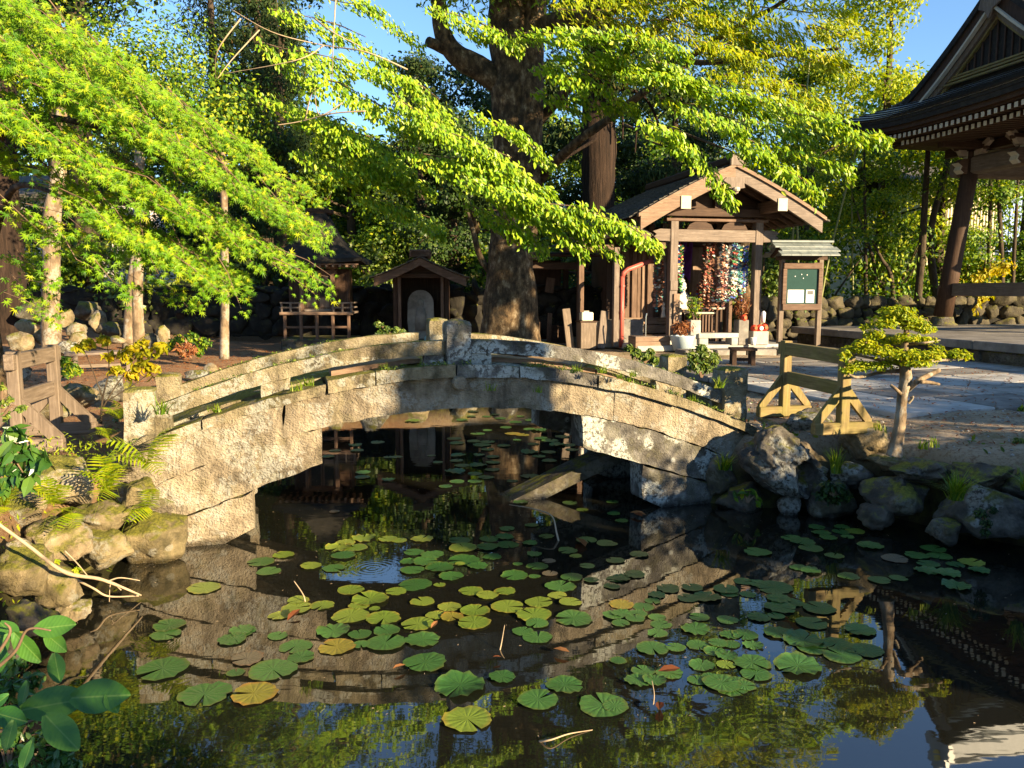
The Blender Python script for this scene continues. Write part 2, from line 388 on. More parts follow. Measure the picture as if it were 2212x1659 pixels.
M['maple_leaf'] = leafm('maple_leaf', [(0., (.045, .14, .005)), (.4, (.12, .27, .006)), (.75, (.22, .36, .008)), (1., (.38, .40, .010))])
M['branch_leaf'] = leafm('branch_leaf', [(0., (.06, .16, .010)), (.45, (.17, .31, .012)), (.8, (.29, .42, .016)), (1., (.42, .46, .04))], .35, .42, .5)
M['gold_leaf'] = leafm('gold_leaf', [(0., (.10, .18, .005)), (.4, (.22, .31, .006)), (.75, (.34, .39, .007)), (1., (.44, .40, .010))], .4)
M['mid_leaf'] = leafm('mid_leaf', [(0., (.02, .07, .006)), (.45, (.08, .17, .008)), (.75, (.20, .30, .010)), (1., (.36, .38, .015))], .35)
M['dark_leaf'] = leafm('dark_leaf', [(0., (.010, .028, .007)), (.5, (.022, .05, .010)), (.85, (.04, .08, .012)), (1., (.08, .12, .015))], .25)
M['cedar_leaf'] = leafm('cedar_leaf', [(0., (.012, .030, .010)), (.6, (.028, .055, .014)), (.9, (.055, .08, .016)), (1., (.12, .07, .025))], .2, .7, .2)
M['bush_leaf'] = leafm('bush_leaf', [(0., (.04, .085, .012)), (.5, (.09, .15, .016)), (1., (.2, .24, .03))], .3, .45, .5)
M['yellow_leaf'] = leafm('yellow_leaf', [(0., (.26, .28, .008)), (.5, (.40, .37, .012)), (1., (.5, .36, .012))], .45)
M['glossy_leaf'] = leafm('glossy_leaf', [(0., (.025, .085, .015)), (.5, (.05, .13, .02)), (1., (.11, .2, .03))], .25, .32, .6)
M['fern_leaf'] = leafm('fern_leaf', [(0., (.17, .27, .008)), (.5, (.27, .35, .010)), (1., (.36, .38, .014))], .4)
M['grass_leaf'] = leafm('grass_leaf', [(0., (.07, .15, .012)), (.5, (.15, .24, .014)), (1., (.28, .32, .03))], .35)
M['rust_leaf'] = leafm('rust_leaf', [(0., (.14, .045, .015)), (.5, (.24, .085, .03)), (1., (.30, .14, .05))], .3)

# ------------------------------------------------------------------ ground with the pond basin, one sheet
POND = np.array([(-2.3, .75), (-2.3, 2.5), (-2.5, 3.6), (-2.75, 4.6), (-3.0, 5.4), (-2.72, 6.0), (-3.2, 7.6), (-3.9, 8.8), (-4.1, 10.5), (-4.3, 12.8), (-3.2, 14.9), (-.5, 15.4), (1.6, 15.0), (2.6, 13.5),
                 (2.5, 11.5), (2.1, 9.6), (1.75, 8.6), (1.62, 7.5), (2.1, 7.15), (3.1, 7.2), (3.6, 6.4), (4.0, 6.0), (4.9, 4.8), (5.2, 3), (4.8, 1), (2, .6), (0, .55)])
def pond_dist(X, Y):
    A = POND; B = np.roll(POND, -1, 0); d = np.full(X.shape, 1e9); ins = np.zeros(X.shape, bool)
    for (ax, ay), (bx, by) in zip(A, B):
        ex, ey = bx-ax, by-ay; t = np.clip(((X-ax)*ex+(Y-ay)*ey)/(ex*ex+ey*ey), 0, 1)
        d = np.minimum(d, np.hypot(X-ax-t*ex, Y-ay-t*ey))
        c = ((ay > Y) != (by > Y)) & (X < (bx-ax)*(Y-ay)/(by-ay+1e-12)+ax); ins ^= c
    return np.where(ins, -d, d)
def ground_z(X, Y):
    X = np.asarray(X, float); Y = np.asarray(Y, float); d = pond_dist(X, Y)
    s = np.clip((d+.12)/.5, 0, 1); s = s*s*(3-2*s)
    z = -.6+s*1.22; z = z+.13*np.clip((d-.3)/1.2, 0, 1)
    P = np.stack([X.ravel(), Y.ravel(), np.zeros(X.size)], 1)
    z = z+(.03*fbm(P*.9, 3, 5)+.012*fbm(P*5, 3, 9)).reshape(X.shape)*(d > 0)
    # earth rises to the woodland at the back left, and behind everything
    r = np.clip((Y-14.5)/6, 0, 1)*np.clip((-X-6)/5, 0, 1); z = z+.5*r
    z = z+np.clip((np.abs(X)-30)/30, 0, 1)**1.5*6+np.clip((Y-34)/40, 0, 1)**1.3*9
    return z
def axis_pts(lo, hi, a, b, fine, coarse):
    p = list(np.arange(a, b, fine)); x = a; st = fine
    while x > lo: st = min(st*1.25, coarse); x -= st; p.insert(0, x)
    x = b; st = fine
    while x < hi: st = min(st*1.25, coarse); x += st; p.append(x)
    return np.array(p)
gx = axis_pts(-260, 260, -6.5, 6.5, .075, 12); gy = axis_pts(-150, 320, 0, 15, .075, 12)
GX, GY = np.meshgrid(gx, gy, indexing='ij'); GZ = ground_z(GX, GY)
mb = MB(); i, j = np.meshgrid(np.arange(len(gx)-1), np.arange(len(gy)-1), indexing='ij'); i = i.ravel(); j = j.ravel(); ny = len(gy)
mb.add(np.stack([GX.ravel(), GY.ravel(), GZ.ravel()], 1), np.stack([i*ny+j, (i+1)*ny+j, (i+1)*ny+j+1, i*ny+j+1], 1))
k = NT('earth'); v = k.pos()
base = k.ramp(k.noise(v, 1.6, 8, .7), [(.3, (.21, .15, .095)), (.5, (.34, .265, .18)), (.7, (.42, .345, .25))])
base = k.mix(k.ramp(k.noise(v, 24, 5, .75), [(.5, 0.), (.62, .65)]), base, (.13, .06, .028))
base = k.mix(k.ramp(k.noise(v, 1.1, 5, .7), [(.54, 0.), (.66, .6)]), base, (.13, .11, .03))
sx = k.n("SeparateXYZ"); k.l(v, sx.inputs[0])
left = k.ramp(k.math('ADD', k.math('MULTIPLY', sx.outputs[0], -.25), k.math('MULTIPLY', k.noise(v, 2, 3), .3)), [(.35, 0.), (.75, 1.)])
base = k.mix(k.math('MULTIPLY', left, k.ramp(k.noise(v, 9, 6, .7), [(.3, .55), (.6, 1.)])), base, k.ramp(k.noise(v, 40, 4), [(.3, (.13, .06, .028)), (.7, (.33, .19, .10))]))
base = k.mix(k.ramp(sx.outputs[2], [(.3, 1.), (.68, .0)]), base, k.ramp(k.noise(v, 8, 5), [(.4, (.022, .018, .011)), (.65, (.07, .065, .018))]))
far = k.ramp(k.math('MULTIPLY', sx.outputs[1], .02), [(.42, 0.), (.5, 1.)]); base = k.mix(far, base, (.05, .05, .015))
k.l(base, k.p.inputs["Base Color"]); k.p.inputs["Roughness"].default_value = .95; k.p.inputs["Specular IOR Level"].default_value = .15
k.bump(k.noise(v, 45, 6, .75), .6, .02)
struct(mb.obj('ground', k.m, smooth=True))

# ------------------------------------------------------------------ pond water
mb = MB(); mb.add([(-6.5, .2, 0), (6.5, .2, 0), (6.5, 15, 0), (-6.5, 15, 0)], np.array([[0, 1, 2, 3]]))
k = NT('pond_water'); v = k.pos()
k.p.inputs["Base Color"].default_value = (.010, .010, .007, 1); k.p.inputs["Roughness"].default_value = .02; k.p.inputs["IOR"].default_value = 2.2
h = k.noise(k.pos((1, 2.2, 1)), 2.6, 3, .5); ring = None
for cx, cy, fr, fall in ((*at(805, 1228, z=0)[:2], 150., 3.2), (*at(1545, 1385, z=0)[:2], 95., 3.), (*at(1680, 1610, z=0)[:2], 75., 1.3), (*at(560, 1580, z=0)[:2], 75., 1.6)):
    vs = k.n("VectorMath", operation='SUBTRACT'); k.l(v, vs.inputs[0]); vs.inputs[1].default_value = (cx, cy, 0)
    ln = k.n("VectorMath", operation='LENGTH'); k.l(vs.outputs[0], ln.inputs[0])
    a = k.math('MULTIPLY', k.math('SINE', k.math('MULTIPLY', ln.outputs["Value"], fr)), k.math('MAXIMUM', k.math('SUBTRACT', 1., k.math('MULTIPLY', ln.outputs["Value"], fall)), 0.))
    ring = a if ring is None else k.math('ADD', ring, a)
k.bump(k.math('ADD', k.math('MULTIPLY', h, .22), k.math('MULTIPLY', ring, .03)), .10, .03)
struct(mb.obj('water', k.m))
# ------------------------------------------------------------------ stone bridge
BA = np.array([.959, .283, 0]); BB = np.array([-.283, .959, 0]); BO = np.array([-.435, 6.755, 0])
brz = math.atan2(.283, .959)
bridge = thing('stone_bridge', 'arched grey stone footbridge with mossy rails crossing the pond', 'bridge', tuple(BO), brz)
fr = lambda s, w_, z: (s, w_, z)
u_ = lambda s: 1.012-.087*s*s
g_ = lambda s: 1.275-.080*s*s
c_ = lambda s: 1.385-.083*s*s
pb = lambda s: 1.472-.083*s*s
pt = lambda s: 1.588-.083*s*s
def bar(name, s0, s1, top, bot, w0, w1, mat, seed, n=None, jit=.010, lean=0):
    n = n or max(6, int(abs(s1-s0)/.045)); S = np.linspace(s0, s1, n)
    St = np.linspace(s0+lean, s1+lean, n)
    mb = MB(); mb.strip([(a, top(a)) for a in St], [(a, bot(a)) for a in S], w0, w1, fr, jit, seed, 6)
    return mb.obj(name, mat, bridge, smooth=False)
for w0, w1, far in ((0, .3, 0), (1.2, 1.5, 1)):
    for q, (a, b) in enumerate(((-2.75, -1.46), (-1.45, 1.395), (1.41, 2.75))):
        bar('arch_stone', a, b, g_, u_, w0, w1, M['granite_face'], 3+q+far*7, lean=.018 if q == 1 else (.018 if q == 0 else 0))
    # corbelled abutment courses under each end of the arch
    lin = lambda x0, z0, x1, z1: (lambda s: z0+(z1-z0)*(s-x0)/(x1-x0))
    bar('abutment_stone', -2.95, -1.155, lambda s: u_(s)-.006, lin(-2.25, .235, -1.155, .60), w0+.012, w1-.01, M['granite_face'], 11+far)
    bar('abutment_stone', -2.80, -1.70, lambda s: lin(-2.25, .225, -1.155, .59)(s)-.004, lambda s: -.5+0*s if s < -1.96 else lin(-1.96, -.02, -1.70, .11)(s), w0+.02, w1-.02, M['granite_face'], 14+far, n=26)
    bar('abutment_stone', 1.11, 2.85, lambda s: u_(s)-.006, lin(1.11, .605, 2.3, .24), w0+.012, w1-.01, M['granite_lichen'], 17+far)
    bar('abutment_stone', 1.71, 2.9, lambda s: lin(1.11, .595, 2.3, .23)(s)-.004, lambda s: lin(1.71, .09, 1.95, -.02)(s) if s < 1.95 else -.5, w0+.02, w1-.02, M['granite_lichen'], 20+far, n=26)
# sloping stone strut below the right end
mb = MB(); mb.strip([(.55, -.02), (1.2, .245), (1.95, .53)], [(.62, -.14), (1.25, .12), (2.0, .40)], .6, .92, fr, .004, 5, 5); mb.obj('strut', M['boulder_dark'], bridge)
for q, (a, b) in enumerate(((-2.78, -2.06), (-2.045, -1.12), (-1.1, -.72), (-.71, -.05), (-.035, .50), (.515, 1.22), (1.235, 2.0), (2.015, 2.86))):
    dz = -.03 if q in (0, 1) else 0
    for w0, w1, far in ((-.055, .30, 0), (1.20, 1.555, 1)):
        bar('cornice_stone', a, b, lambda s: c_(s)+dz, lambda s: g_(s)+.004+dz*.3, w0+(.006 if q % 2 else 0), w1, M['granite_lichen' if -.1 < a < 1.2 else 'granite'], 31+q+far*9, jit=.009)
for q, (a, b) in enumerate(((-2.7, -1.4), (-1.39, 0), (.01, 1.4), (1.41, 2.75))):
    bar('deck_slab', a, b, lambda s: c_(s)-.006, lambda s: g_(s)-.05, .305, 1.195, M['granite'], 50+q, jit=.004)
for w0, w1, far in ((.05, .19, 0), (1.34, 1.48, 1)):
    for q, (a, b) in enumerate(((-2.42, -.115), (.115, 2.56))):
        bar('rail_stone', a, b, lambda s: pt(s), pb, w0, w1, M[('granite', 'granite_lichen')[q] if not far else 'granite'], 60+q+far*3, jit=.006)
    for s, L in ((-1.5, .22), (-.21, .17), (.2, .18), (1.98, .26), (-2.34, .12)):
        bar('rail_block', s-L/2, s+L/2, lambda x: pb(x)-.004, lambda x: c_(x)-.012, w0+.012, w1-.012, M['granite_lichen' if abs(s) < .5 else 'granite'], 70+int(s*7), n=6)
def post(s, w_, z0, z1, wd, seed, mat, peak=.03):
    mb = MB(); h = wd/2; N = 7
    prof = [(h, z0)]+[(h*(1+.02*sin(k*2.1+seed)), z0+(z1-peak-z0)*k/N) for k in range(1, N+1)]+[(h*.86, z1-peak*.45), (h*.3, z1)]
    n = 16; V = []
    for r, z in prof:
        for a in range(n):
            t = a*4/n; e = int(t); f = t-e
            cs = [(-1, -1), (1, -1), (1, 1), (-1, 1)]; x = cs[e][0]+(cs[(e+1) % 4][0]-cs[e][0])*f; y = cs[e][1]+(cs[(e+1) % 4][1]-cs[e][1])*f
            m = 1-.07*(max(0, abs(x)+abs(y)-1.6)); V.append((s+x*r*m, w_+y*r*m, z))
    V = np.array(V); V += .007*np.stack([fbm(V*8+seed, 3, 1), fbm(V*8+seed, 3, 2), 0*V[:, 0]], 1); k = len(prof)
    i, j = np.meshgrid(np.arange(k-1), np.arange(n), indexing='ij'); i = i.ravel(); j = j.ravel(); j2 = (j+1) % n
    mb.add(V, [*np.stack([i*n+j, i*n+j2, (i+1)*n+j2, (i+1)*n+j], 1).tolist(), list(range((k-1)*n, k*n))])
    return mb.obj('post', mat, bridge)
post(-.005, .105, 1.36, 1.762, .212, 1, M['granite_lichen'], .045)
post(.085, 1.40, 1.36, 1.732, .20, 2, M['granite'])
post(-2.5, .12, .70, 1.265, .225, 3, M['granite']); post(2.65, .12, .70, 1.285, .245, 4, M['granite'])
post(-2.44, 1.40, .70, 1.25, .21, 5, M['granite']); post(2.72, 1.40, .70, 1.31, .23, 6, M['granite'])
mb = MB(); mb.lathe([(.02, -.05), (.055, -.045), (.065, -.01), (.06, .03)], (0, 0, 0), 10); V = mb.V[0]; mb.V[0] = V[:, [0, 2, 1]]*[1, 1, 1]
mb.obj('bracket_stone', M['granite_face'], bridge, loc=(-.02, -.035, 1.235))
# weathered planks and litter lying in the gap under the near rail
for a, b, z in ((-1.05, -.30, .045), (.30, 1.30, .045), (1.32, 1.85, .04)):
    S = np.linspace(a, b, 14); mb = MB(); mb.strip([(x, c_(x)+z) for x in S], [(x, c_(x)+.004) for x in S], .20, .55, fr, .008, 5, 5)
    mb.obj('deck_plank', M['lit_x'], bridge)
# moss cushions and sprigs along the ledges
pts = []
for q in range(260):
    s = RNG.uniform(-2.7, 2.7); w_ = RNG.choice([RNG.normal(-.03, .02), RNG.normal(.04, .02), RNG.normal(.27, .03), RNG.normal(1.33, .03)]); cl = fbm(np.array([[s*2.2, w_*2, 4]]), 2, 3)[0]
    if cl < .05: continue
    for _ in range(10): pts.append((s+RNG.normal(0, .02), w_+RNG.normal(0, .012), c_(s)+RNG.uniform(0, .03)))
for q in range(150):
    s = RNG.uniform(-2.3, 2.4); cl = fbm(np.array([[s*2.6, 9, 1]]), 2, 8)[0]
    if cl < .1: continue
    for _ in range(8): pts.append((s+RNG.normal(0, .02), RNG.choice([.12, 1.41])+RNG.normal(0, .03), pt(s)+RNG.uniform(0, .014)))
pts = np.array(pts); kk = len(pts); mb = MB(); leaves(mb, pts, RNG.normal(0, .5, (kk, 3))+[0, -.4, .8], RNG.normal(size=(kk, 3))+[0, 0, .4], RNG.uniform(.012, .032, kk), 'oval', RNG.random(kk)); stuff(mb.obj('ledge_moss', M['bush_leaf'], bridge, attr=True))
# ------------------------------------------------------------------ rocks
def ico(sub):
    import bmesh
    bm = bmesh.new(); bmesh.ops.create_icosphere(bm, subdivisions=sub, radius=1)
    V = np.array([v.co[:] for v in bm.verts]); F = np.array([[v.index for v in f.verts] for f in bm.faces]); bm.free(); return V, F
ICO = {s: ico(s) for s in (2, 3, 4, 5)}
def rock_mb(size, seed, sub=4, rough=.22, angular=.5):
    V, F = ICO[sub]; V = V.copy(); rs = np.random.default_rng(seed)
    for _ in range(int(10*angular)+3):                     # flatten facets
        n = rs.normal(size=3); n /= np.linalg.norm(n); h = rs.uniform(.55, .88); d = V@n-h
        V = V-np.clip(d, 0, None)[:, None]*n*.85
    V = V*(1+rough*fbm(V*1.3+seed*3.7, 3, seed)*.7+rough*.32*fbm(V*4+seed, 3, seed+2)-rough*.35*(np.abs(vnoise(V*3.1+seed, seed+5)) < .06)+rough*.10*fbm(V*13, 2, seed))[:, None]
    mb = MB(); mb.add(V*np.array(size)/2, F); return mb
def rock(u, v, wpx, hpx, y, label, mat='boulder', seed=None, sub=4, depth=.85, rz=None, name='boulder', group=None, cat='rock', angular=1.0, tilt=0, rough=.26):
    global ROCKN; ROCKN += 1; seed = seed or ROCKN*7+3
    c = at(u, v, y); s = y/FOC; sx, sz = wpx*s*1.08, hpx*s*1.12
    o = rock_mb((sx, max(sx, sz)*depth, sz), seed, sub, rough, angular).obj(name, M[mat], None, tuple(c+np.array([0, max(sx, sz)*depth*.25, 0])), (0, tilt, 0), smooth=True)
    return tag(o, label, cat, group)
ROCKN = 0
gl, gr, gp = 'rocks along the left bank', 'rocks along the right bank', 'rocks in the rockery behind the left bank'
for a in ((118, 1042, 138, 118, 5.5, 'big smooth sunlit boulder below the left wooden barrier', 'boulder', 3),
          (284, 1078, 80, 98, 5.6, 'pale pear-shaped rock with moss patches between the fern clumps', 'boulder_moss', 4),
          (190, 1135, 150, 70, 5.35, 'flat mossy slab of rock under the single hanging fern frond', 'boulder_moss', 5),
          (312, 1165, 155, 130, 5.75, 'rounded dark based rock at the waterline touching the bridge abutment', 'boulder_moss', 6),
          (212, 1195, 100, 110, 5.25, 'ochre mossy rock at the waterline behind the fallen branch', 'boulder_moss', 8),
          (105, 1180, 150, 96, 5.0, 'broad bright rock with a moss collar above the fallen branch', 'boulder', 9),
          (20, 1130, 110, 90, 5.1, 'sunlit rock behind ferns at the left picture edge', 'boulder', 12),
          (40, 1245, 110, 130, 4.5, 'tall upright rock in shade at the left edge over the water', 'boulder_moss', 14),
          (110, 1270, 110, 90, 4.6, 'moss capped bank rock dipping into the water near the fallen branch', 'boulder_moss', 15),
          (50, 1345, 110, 90, 4.05, 'dark wet rock at the waterline above the glossy shrub', 'boulder_dark', 16),
          (150, 1325, 80, 60, 4.6, 'smooth tan rock sliding under the water below the branch', 'boulder', 18),
          (-10, 1420, 120, 120, 3.6, 'dark mossy rock behind the broad leaves', 'boulder_dark', 20),
          (245, 1010, 60, 46, 5.9, 'small mossy stone at the foot of the bridge end', 'boulder_moss', 22),
          (60, 1090, 80, 60, 5.25, 'small bright stone tucked under the big smooth boulder', 'boulder', 23)):
    rock(*a[:5], a[5], a[6], a[7], group=gl)
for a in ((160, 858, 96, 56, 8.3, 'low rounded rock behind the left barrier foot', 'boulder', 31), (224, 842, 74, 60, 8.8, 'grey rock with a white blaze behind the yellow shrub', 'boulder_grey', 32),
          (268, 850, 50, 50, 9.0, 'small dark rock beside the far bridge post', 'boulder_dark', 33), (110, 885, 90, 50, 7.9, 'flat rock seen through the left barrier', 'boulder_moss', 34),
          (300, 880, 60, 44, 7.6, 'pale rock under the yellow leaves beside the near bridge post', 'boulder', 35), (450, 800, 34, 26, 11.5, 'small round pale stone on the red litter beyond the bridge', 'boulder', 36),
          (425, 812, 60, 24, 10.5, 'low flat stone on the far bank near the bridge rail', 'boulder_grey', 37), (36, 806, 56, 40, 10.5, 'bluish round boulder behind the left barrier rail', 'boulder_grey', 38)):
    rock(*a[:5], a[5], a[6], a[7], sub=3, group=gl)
for a in ((138, 688, 34, 40, 15.5, 'upright pale rock high in the rockery beside the speckled trunk', 'boulder', 41), (160, 712, 44, 40, 15.2, 'round dusty rock leaning in the middle of the rockery', 'boulder', 42),
          (203, 695, 32, 52, 15.6, 'tall narrow standing stone against the dark wall', 'boulder', 43), (166, 738, 44, 52, 14.4, 'half lit rock leaning behind the bench end', 'boulder', 44),
          (140, 754, 48, 36, 14, 'low shaded rock at the foot of the speckled trunk', 'boulder_grey', 45), (348, 730, 34, 46, 15.4, 'egg shaped stone beside the twin trunk', 'boulder', 46),
          (55, 708, 48, 34, 15, 'tan rock left of the speckled trunk', 'boulder', 47), (38, 738, 60, 46, 14.2, 'broad bright rock low at the left of the rockery', 'boulder', 48),
          (84, 730, 26, 42, 14.4, 'narrow tan rock touching the speckled trunk', 'boulder', 49), (250, 736, 44, 20, 14.8, 'flat sunlit rock behind the bench', 'boulder', 50),
          (318, 742, 50, 40, 15, 'dull brown rock at the right of the twin trunk', 'boulder_grey', 51), (180, 668, 70, 42, 16.5, 'big dim rock at the top of the rockery', 'boulder_dark', 52),
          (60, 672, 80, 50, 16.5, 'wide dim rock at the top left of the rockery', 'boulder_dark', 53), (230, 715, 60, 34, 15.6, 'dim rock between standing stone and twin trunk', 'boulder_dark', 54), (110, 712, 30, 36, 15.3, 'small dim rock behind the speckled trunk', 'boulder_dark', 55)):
    rock(*a[:5], a[5], a[6], a[7], sub=3, group=gp)
# the big pitted rock on the right bank, with its hollow
c = at(1690, 1005, 7.15); mbk = rock_mb((.82, .62, .56), 61, 5, .26, .5); V = mbk.V[0]
V = V@np.array(Euler((0, R(24), 0)).to_matrix()).T; V = V+.012*fbm(V*22, 3, 4)[:, None]*unit([0, -1, .4])
for hx, hz, r, dp in ((.19, -.10, .115, .34), (.05, .02, .04, .08), (-.12, .10, .045, .07), (.27, .05, .05, .10)):
    d = np.hypot(V[:, 0]-hx, V[:, 2]-hz); V = V+np.array([0, 1, .25])*((V[:, 1] < .05)*dp*np.exp(-(d/r)**4))[:, None]
mbk.V[0] = V
tag(mbk.obj('boulder', M['boulder_grey'], None, tuple(c), smooth=True), 'big pitted grey rock with a dark hollow and moss tufts at the right bridge end', 'rock', gr)
for a in ((1762, 922, 108, 76, 7.6, 'squat speckled rock in front of the right barrier foot', 'boulder_grey', 62), (1882, 952, 116, 84, 7.25, 'rounded rock with yellow moss at the foot of the pruned pine', 'boulder', 63),
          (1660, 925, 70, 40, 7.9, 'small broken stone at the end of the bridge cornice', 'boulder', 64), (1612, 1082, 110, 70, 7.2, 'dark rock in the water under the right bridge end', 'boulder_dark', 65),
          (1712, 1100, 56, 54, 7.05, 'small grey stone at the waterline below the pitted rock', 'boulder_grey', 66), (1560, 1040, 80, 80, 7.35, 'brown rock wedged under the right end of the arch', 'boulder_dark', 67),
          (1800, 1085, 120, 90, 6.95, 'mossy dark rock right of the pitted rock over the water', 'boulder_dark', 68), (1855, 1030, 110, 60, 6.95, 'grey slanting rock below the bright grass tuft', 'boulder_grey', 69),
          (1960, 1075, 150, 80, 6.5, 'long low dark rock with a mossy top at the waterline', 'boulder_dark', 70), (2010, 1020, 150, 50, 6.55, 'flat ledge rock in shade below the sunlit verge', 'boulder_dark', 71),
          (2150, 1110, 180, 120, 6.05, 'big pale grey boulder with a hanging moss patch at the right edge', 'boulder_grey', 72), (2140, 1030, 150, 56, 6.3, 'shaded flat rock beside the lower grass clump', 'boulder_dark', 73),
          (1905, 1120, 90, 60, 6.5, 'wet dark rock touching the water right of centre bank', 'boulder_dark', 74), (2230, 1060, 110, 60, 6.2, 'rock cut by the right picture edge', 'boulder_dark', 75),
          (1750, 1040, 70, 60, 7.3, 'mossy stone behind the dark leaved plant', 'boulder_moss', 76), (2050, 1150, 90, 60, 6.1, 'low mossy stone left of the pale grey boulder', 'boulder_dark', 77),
          (1930, 1000, 90, 36, 7.0, 'small flat sunlit stone between verge and ledge', 'boulder', 78), (1620, 970, 60, 60, 7.6, 'dark stone in the cleft between bridge and pitted rock', 'boulder_dark', 79), (1700, 930, 44, 34, 7.7, 'little pale stone behind the pitted rock', 'boulder', 80)):
    rock(*a[:5], a[5], a[6], a[7], sub=4, group=gr)
# rocks of the far bank and left inlet (they show under the arch and as reflections)
ORDN = ['first', 'second', 'third', 'fourth', 'fifth', 'sixth', 'seventh']
fb = 'rocks edging the far side of the pond'
for q, (x, y) in enumerate(((-4.2, 13.6), (-3.4, 14.9), (-2.7, 15.3), (-1.9, 15.5), (-1.0, 15.7), (-.1, 15.8), (.8, 15.6), (1.6, 15.3), (2.3, 14.5), (2.7, 13.0), (2.5, 10.8), (2.2, 9.8), (1.95, 9.0), (-4.2, 11.6), (-4.3, 10.5), (-4.1, 9.5), (-3.7, 8.6), (-3.3, 7.8))):
    s = random.uniform(.55, .9)
    wd = ('beside the left inlet' if q > 12 else 'under the shrine side' if q > 6 else 'opposite the arch')
    o = rock_mb((s*1.15, s*.9, s*1.1), 100+q, 3, .22).obj('boulder', M[('boulder', 'boulder_moss', 'boulder_grey')[q % 3]], None, (x, y, .28), (0, 0, q), smooth=True)
    tag(o, f"{('tan', 'mossy', 'grey')[q % 3]} far pond rock {wd}, {ORDN[q if q < 7 else q-7 if q < 13 else q-13]} from the {'left' if q < 7 else 'back' if q < 13 else 'back'}", 'rock', fb)
# near bank and right side, below the frame
for q, (x, y) in enumerate(((-2.25, 2.6), (-2.3, 1.6), (4.3, 5.6), (4.8, 4.7), (5.2, 3.4))):
    o = rock_mb((.9, .8, .8), 140+q, 3, .22).obj('boulder', M['boulder_dark'], None, (x, y, .2), (0, 0, q), smooth=True)
    tag(o, 'dark rock on the pond edge outside the picture', 'rock', 'rocks on the pond edge outside the picture')

# ------------------------------------------------------------------ dry stone walls, each stone a piece
def stone_wall(name, label, p, q, h, mat, seed, sz=.34, thick=.4, rows=None):
    p = np.array(p, float); q = np.array(q, float); L = np.linalg.norm(q-p); d = (q-p)/L
    root = thing(name, label, 'stone wall', (p[0], p[1], p[2]), math.atan2(d[1], d[0])); rs = np.random.default_rng(seed)
    bk = MB(); bk.box((L/2, thick*.7, h*.47), (L, thick*.6, h*.94), .02); bk.obj('core', M['dark_wall'], root)
    pool = [rock_mb((1, 1, 1), seed*31+i, 3, .3, 1.6).data('stone', True) for i in range(6)]
    for me in pool: me.materials.append(mat)
    z = 0; r = 0
    while z < h-.05:
        hh = min(sz*rs.uniform(.75, 1.15), h-z+.08); x = rs.uniform(-.2, 0)
        while x < L:
            w_ = sz*rs.uniform(.8, 1.7); place('stone', pool[rs.integers(6)], root, (x+w_/2, rs.uniform(.1, .22), z+hh/2), (rs.uniform(-.3, .3), rs.choice([0, pi/2, pi])+rs.uniform(-.2, .2), rs.uniform(-.4, .4)+rs.choice([0, pi])), (w_*1.3, thick*rs.uniform(.8, 1.1), hh*1.36)); x += w_*.97
        z += hh*.92; r += 1
    return root
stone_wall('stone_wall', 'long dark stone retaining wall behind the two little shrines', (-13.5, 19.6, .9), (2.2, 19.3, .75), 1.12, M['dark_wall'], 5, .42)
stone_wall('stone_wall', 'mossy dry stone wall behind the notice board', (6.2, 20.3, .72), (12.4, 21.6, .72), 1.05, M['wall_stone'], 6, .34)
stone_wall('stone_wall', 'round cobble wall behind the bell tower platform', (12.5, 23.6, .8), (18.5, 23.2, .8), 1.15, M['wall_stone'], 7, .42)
# ------------------------------------------------------------------ wooden barriers
def barrier(label, P0, P1, mk, h=.78, rails=(.69, .36), half=.36):
    P0 = np.array(P0, float); P1 = np.array(P1, float); d = P1-P0; L = np.linalg.norm(d[:2]); rz = math.atan2(d[1], d[0])
    t = thing('wooden_barrier', label, 'barrier', tuple(P0), rz, 'barriers at the two ends of the bridge'); dz = d[2]
    X, Y_, Z = M[mk+'_x'], M[mk+'_y'], M[mk+'_z']
    for x in (0, L):
        z0 = dz*x/L
        mb = MB(); mb.box((x, 0, z0+h/2), (.088, .088, h), .006); mb.obj('post', Z, t)
        mb = MB(); mb.box((x, 0, z0+.05), (.085, half*2, .105), .008); mb.obj('foot', Y_, t)
        for s in (-1, 1):
            mb = MB(); mb.prism([(s*half*.98, .10), (s*half*.98, .125), (s*.045, .43), (s*.045, .30), (s*.22, .10)][::s], (x-.022, 0, z0), (0, 1, 0), (0, 0, 1), (1, 0, 0), .044); mb.obj('brace', Z, t)
    for z in rails:
        mb = MB(); mb.box((L/2, 0, z+dz/2), (L+.2 if z > .6 else L-.12, .045 if z < .6 else .075, .125), .006, rot=(0, -math.atan2(dz, L), 0)); mb.obj('rail', X, t)
    return t
a = (2.78, 8.15, .73); b = (2.98, 7.18, .72)
barrier('yellowish new timber barrier on the right bank behind the pruned pine', a, b, 'ochre', .77, (.69, .40), .29)
a = (-3.90, 6.28, .73); b = (-4.05, 7.08, .73)
barrier('brown timber barrier on the left bank at the bridge end', a, b, 'brown', .80, (.72, .42), .33)

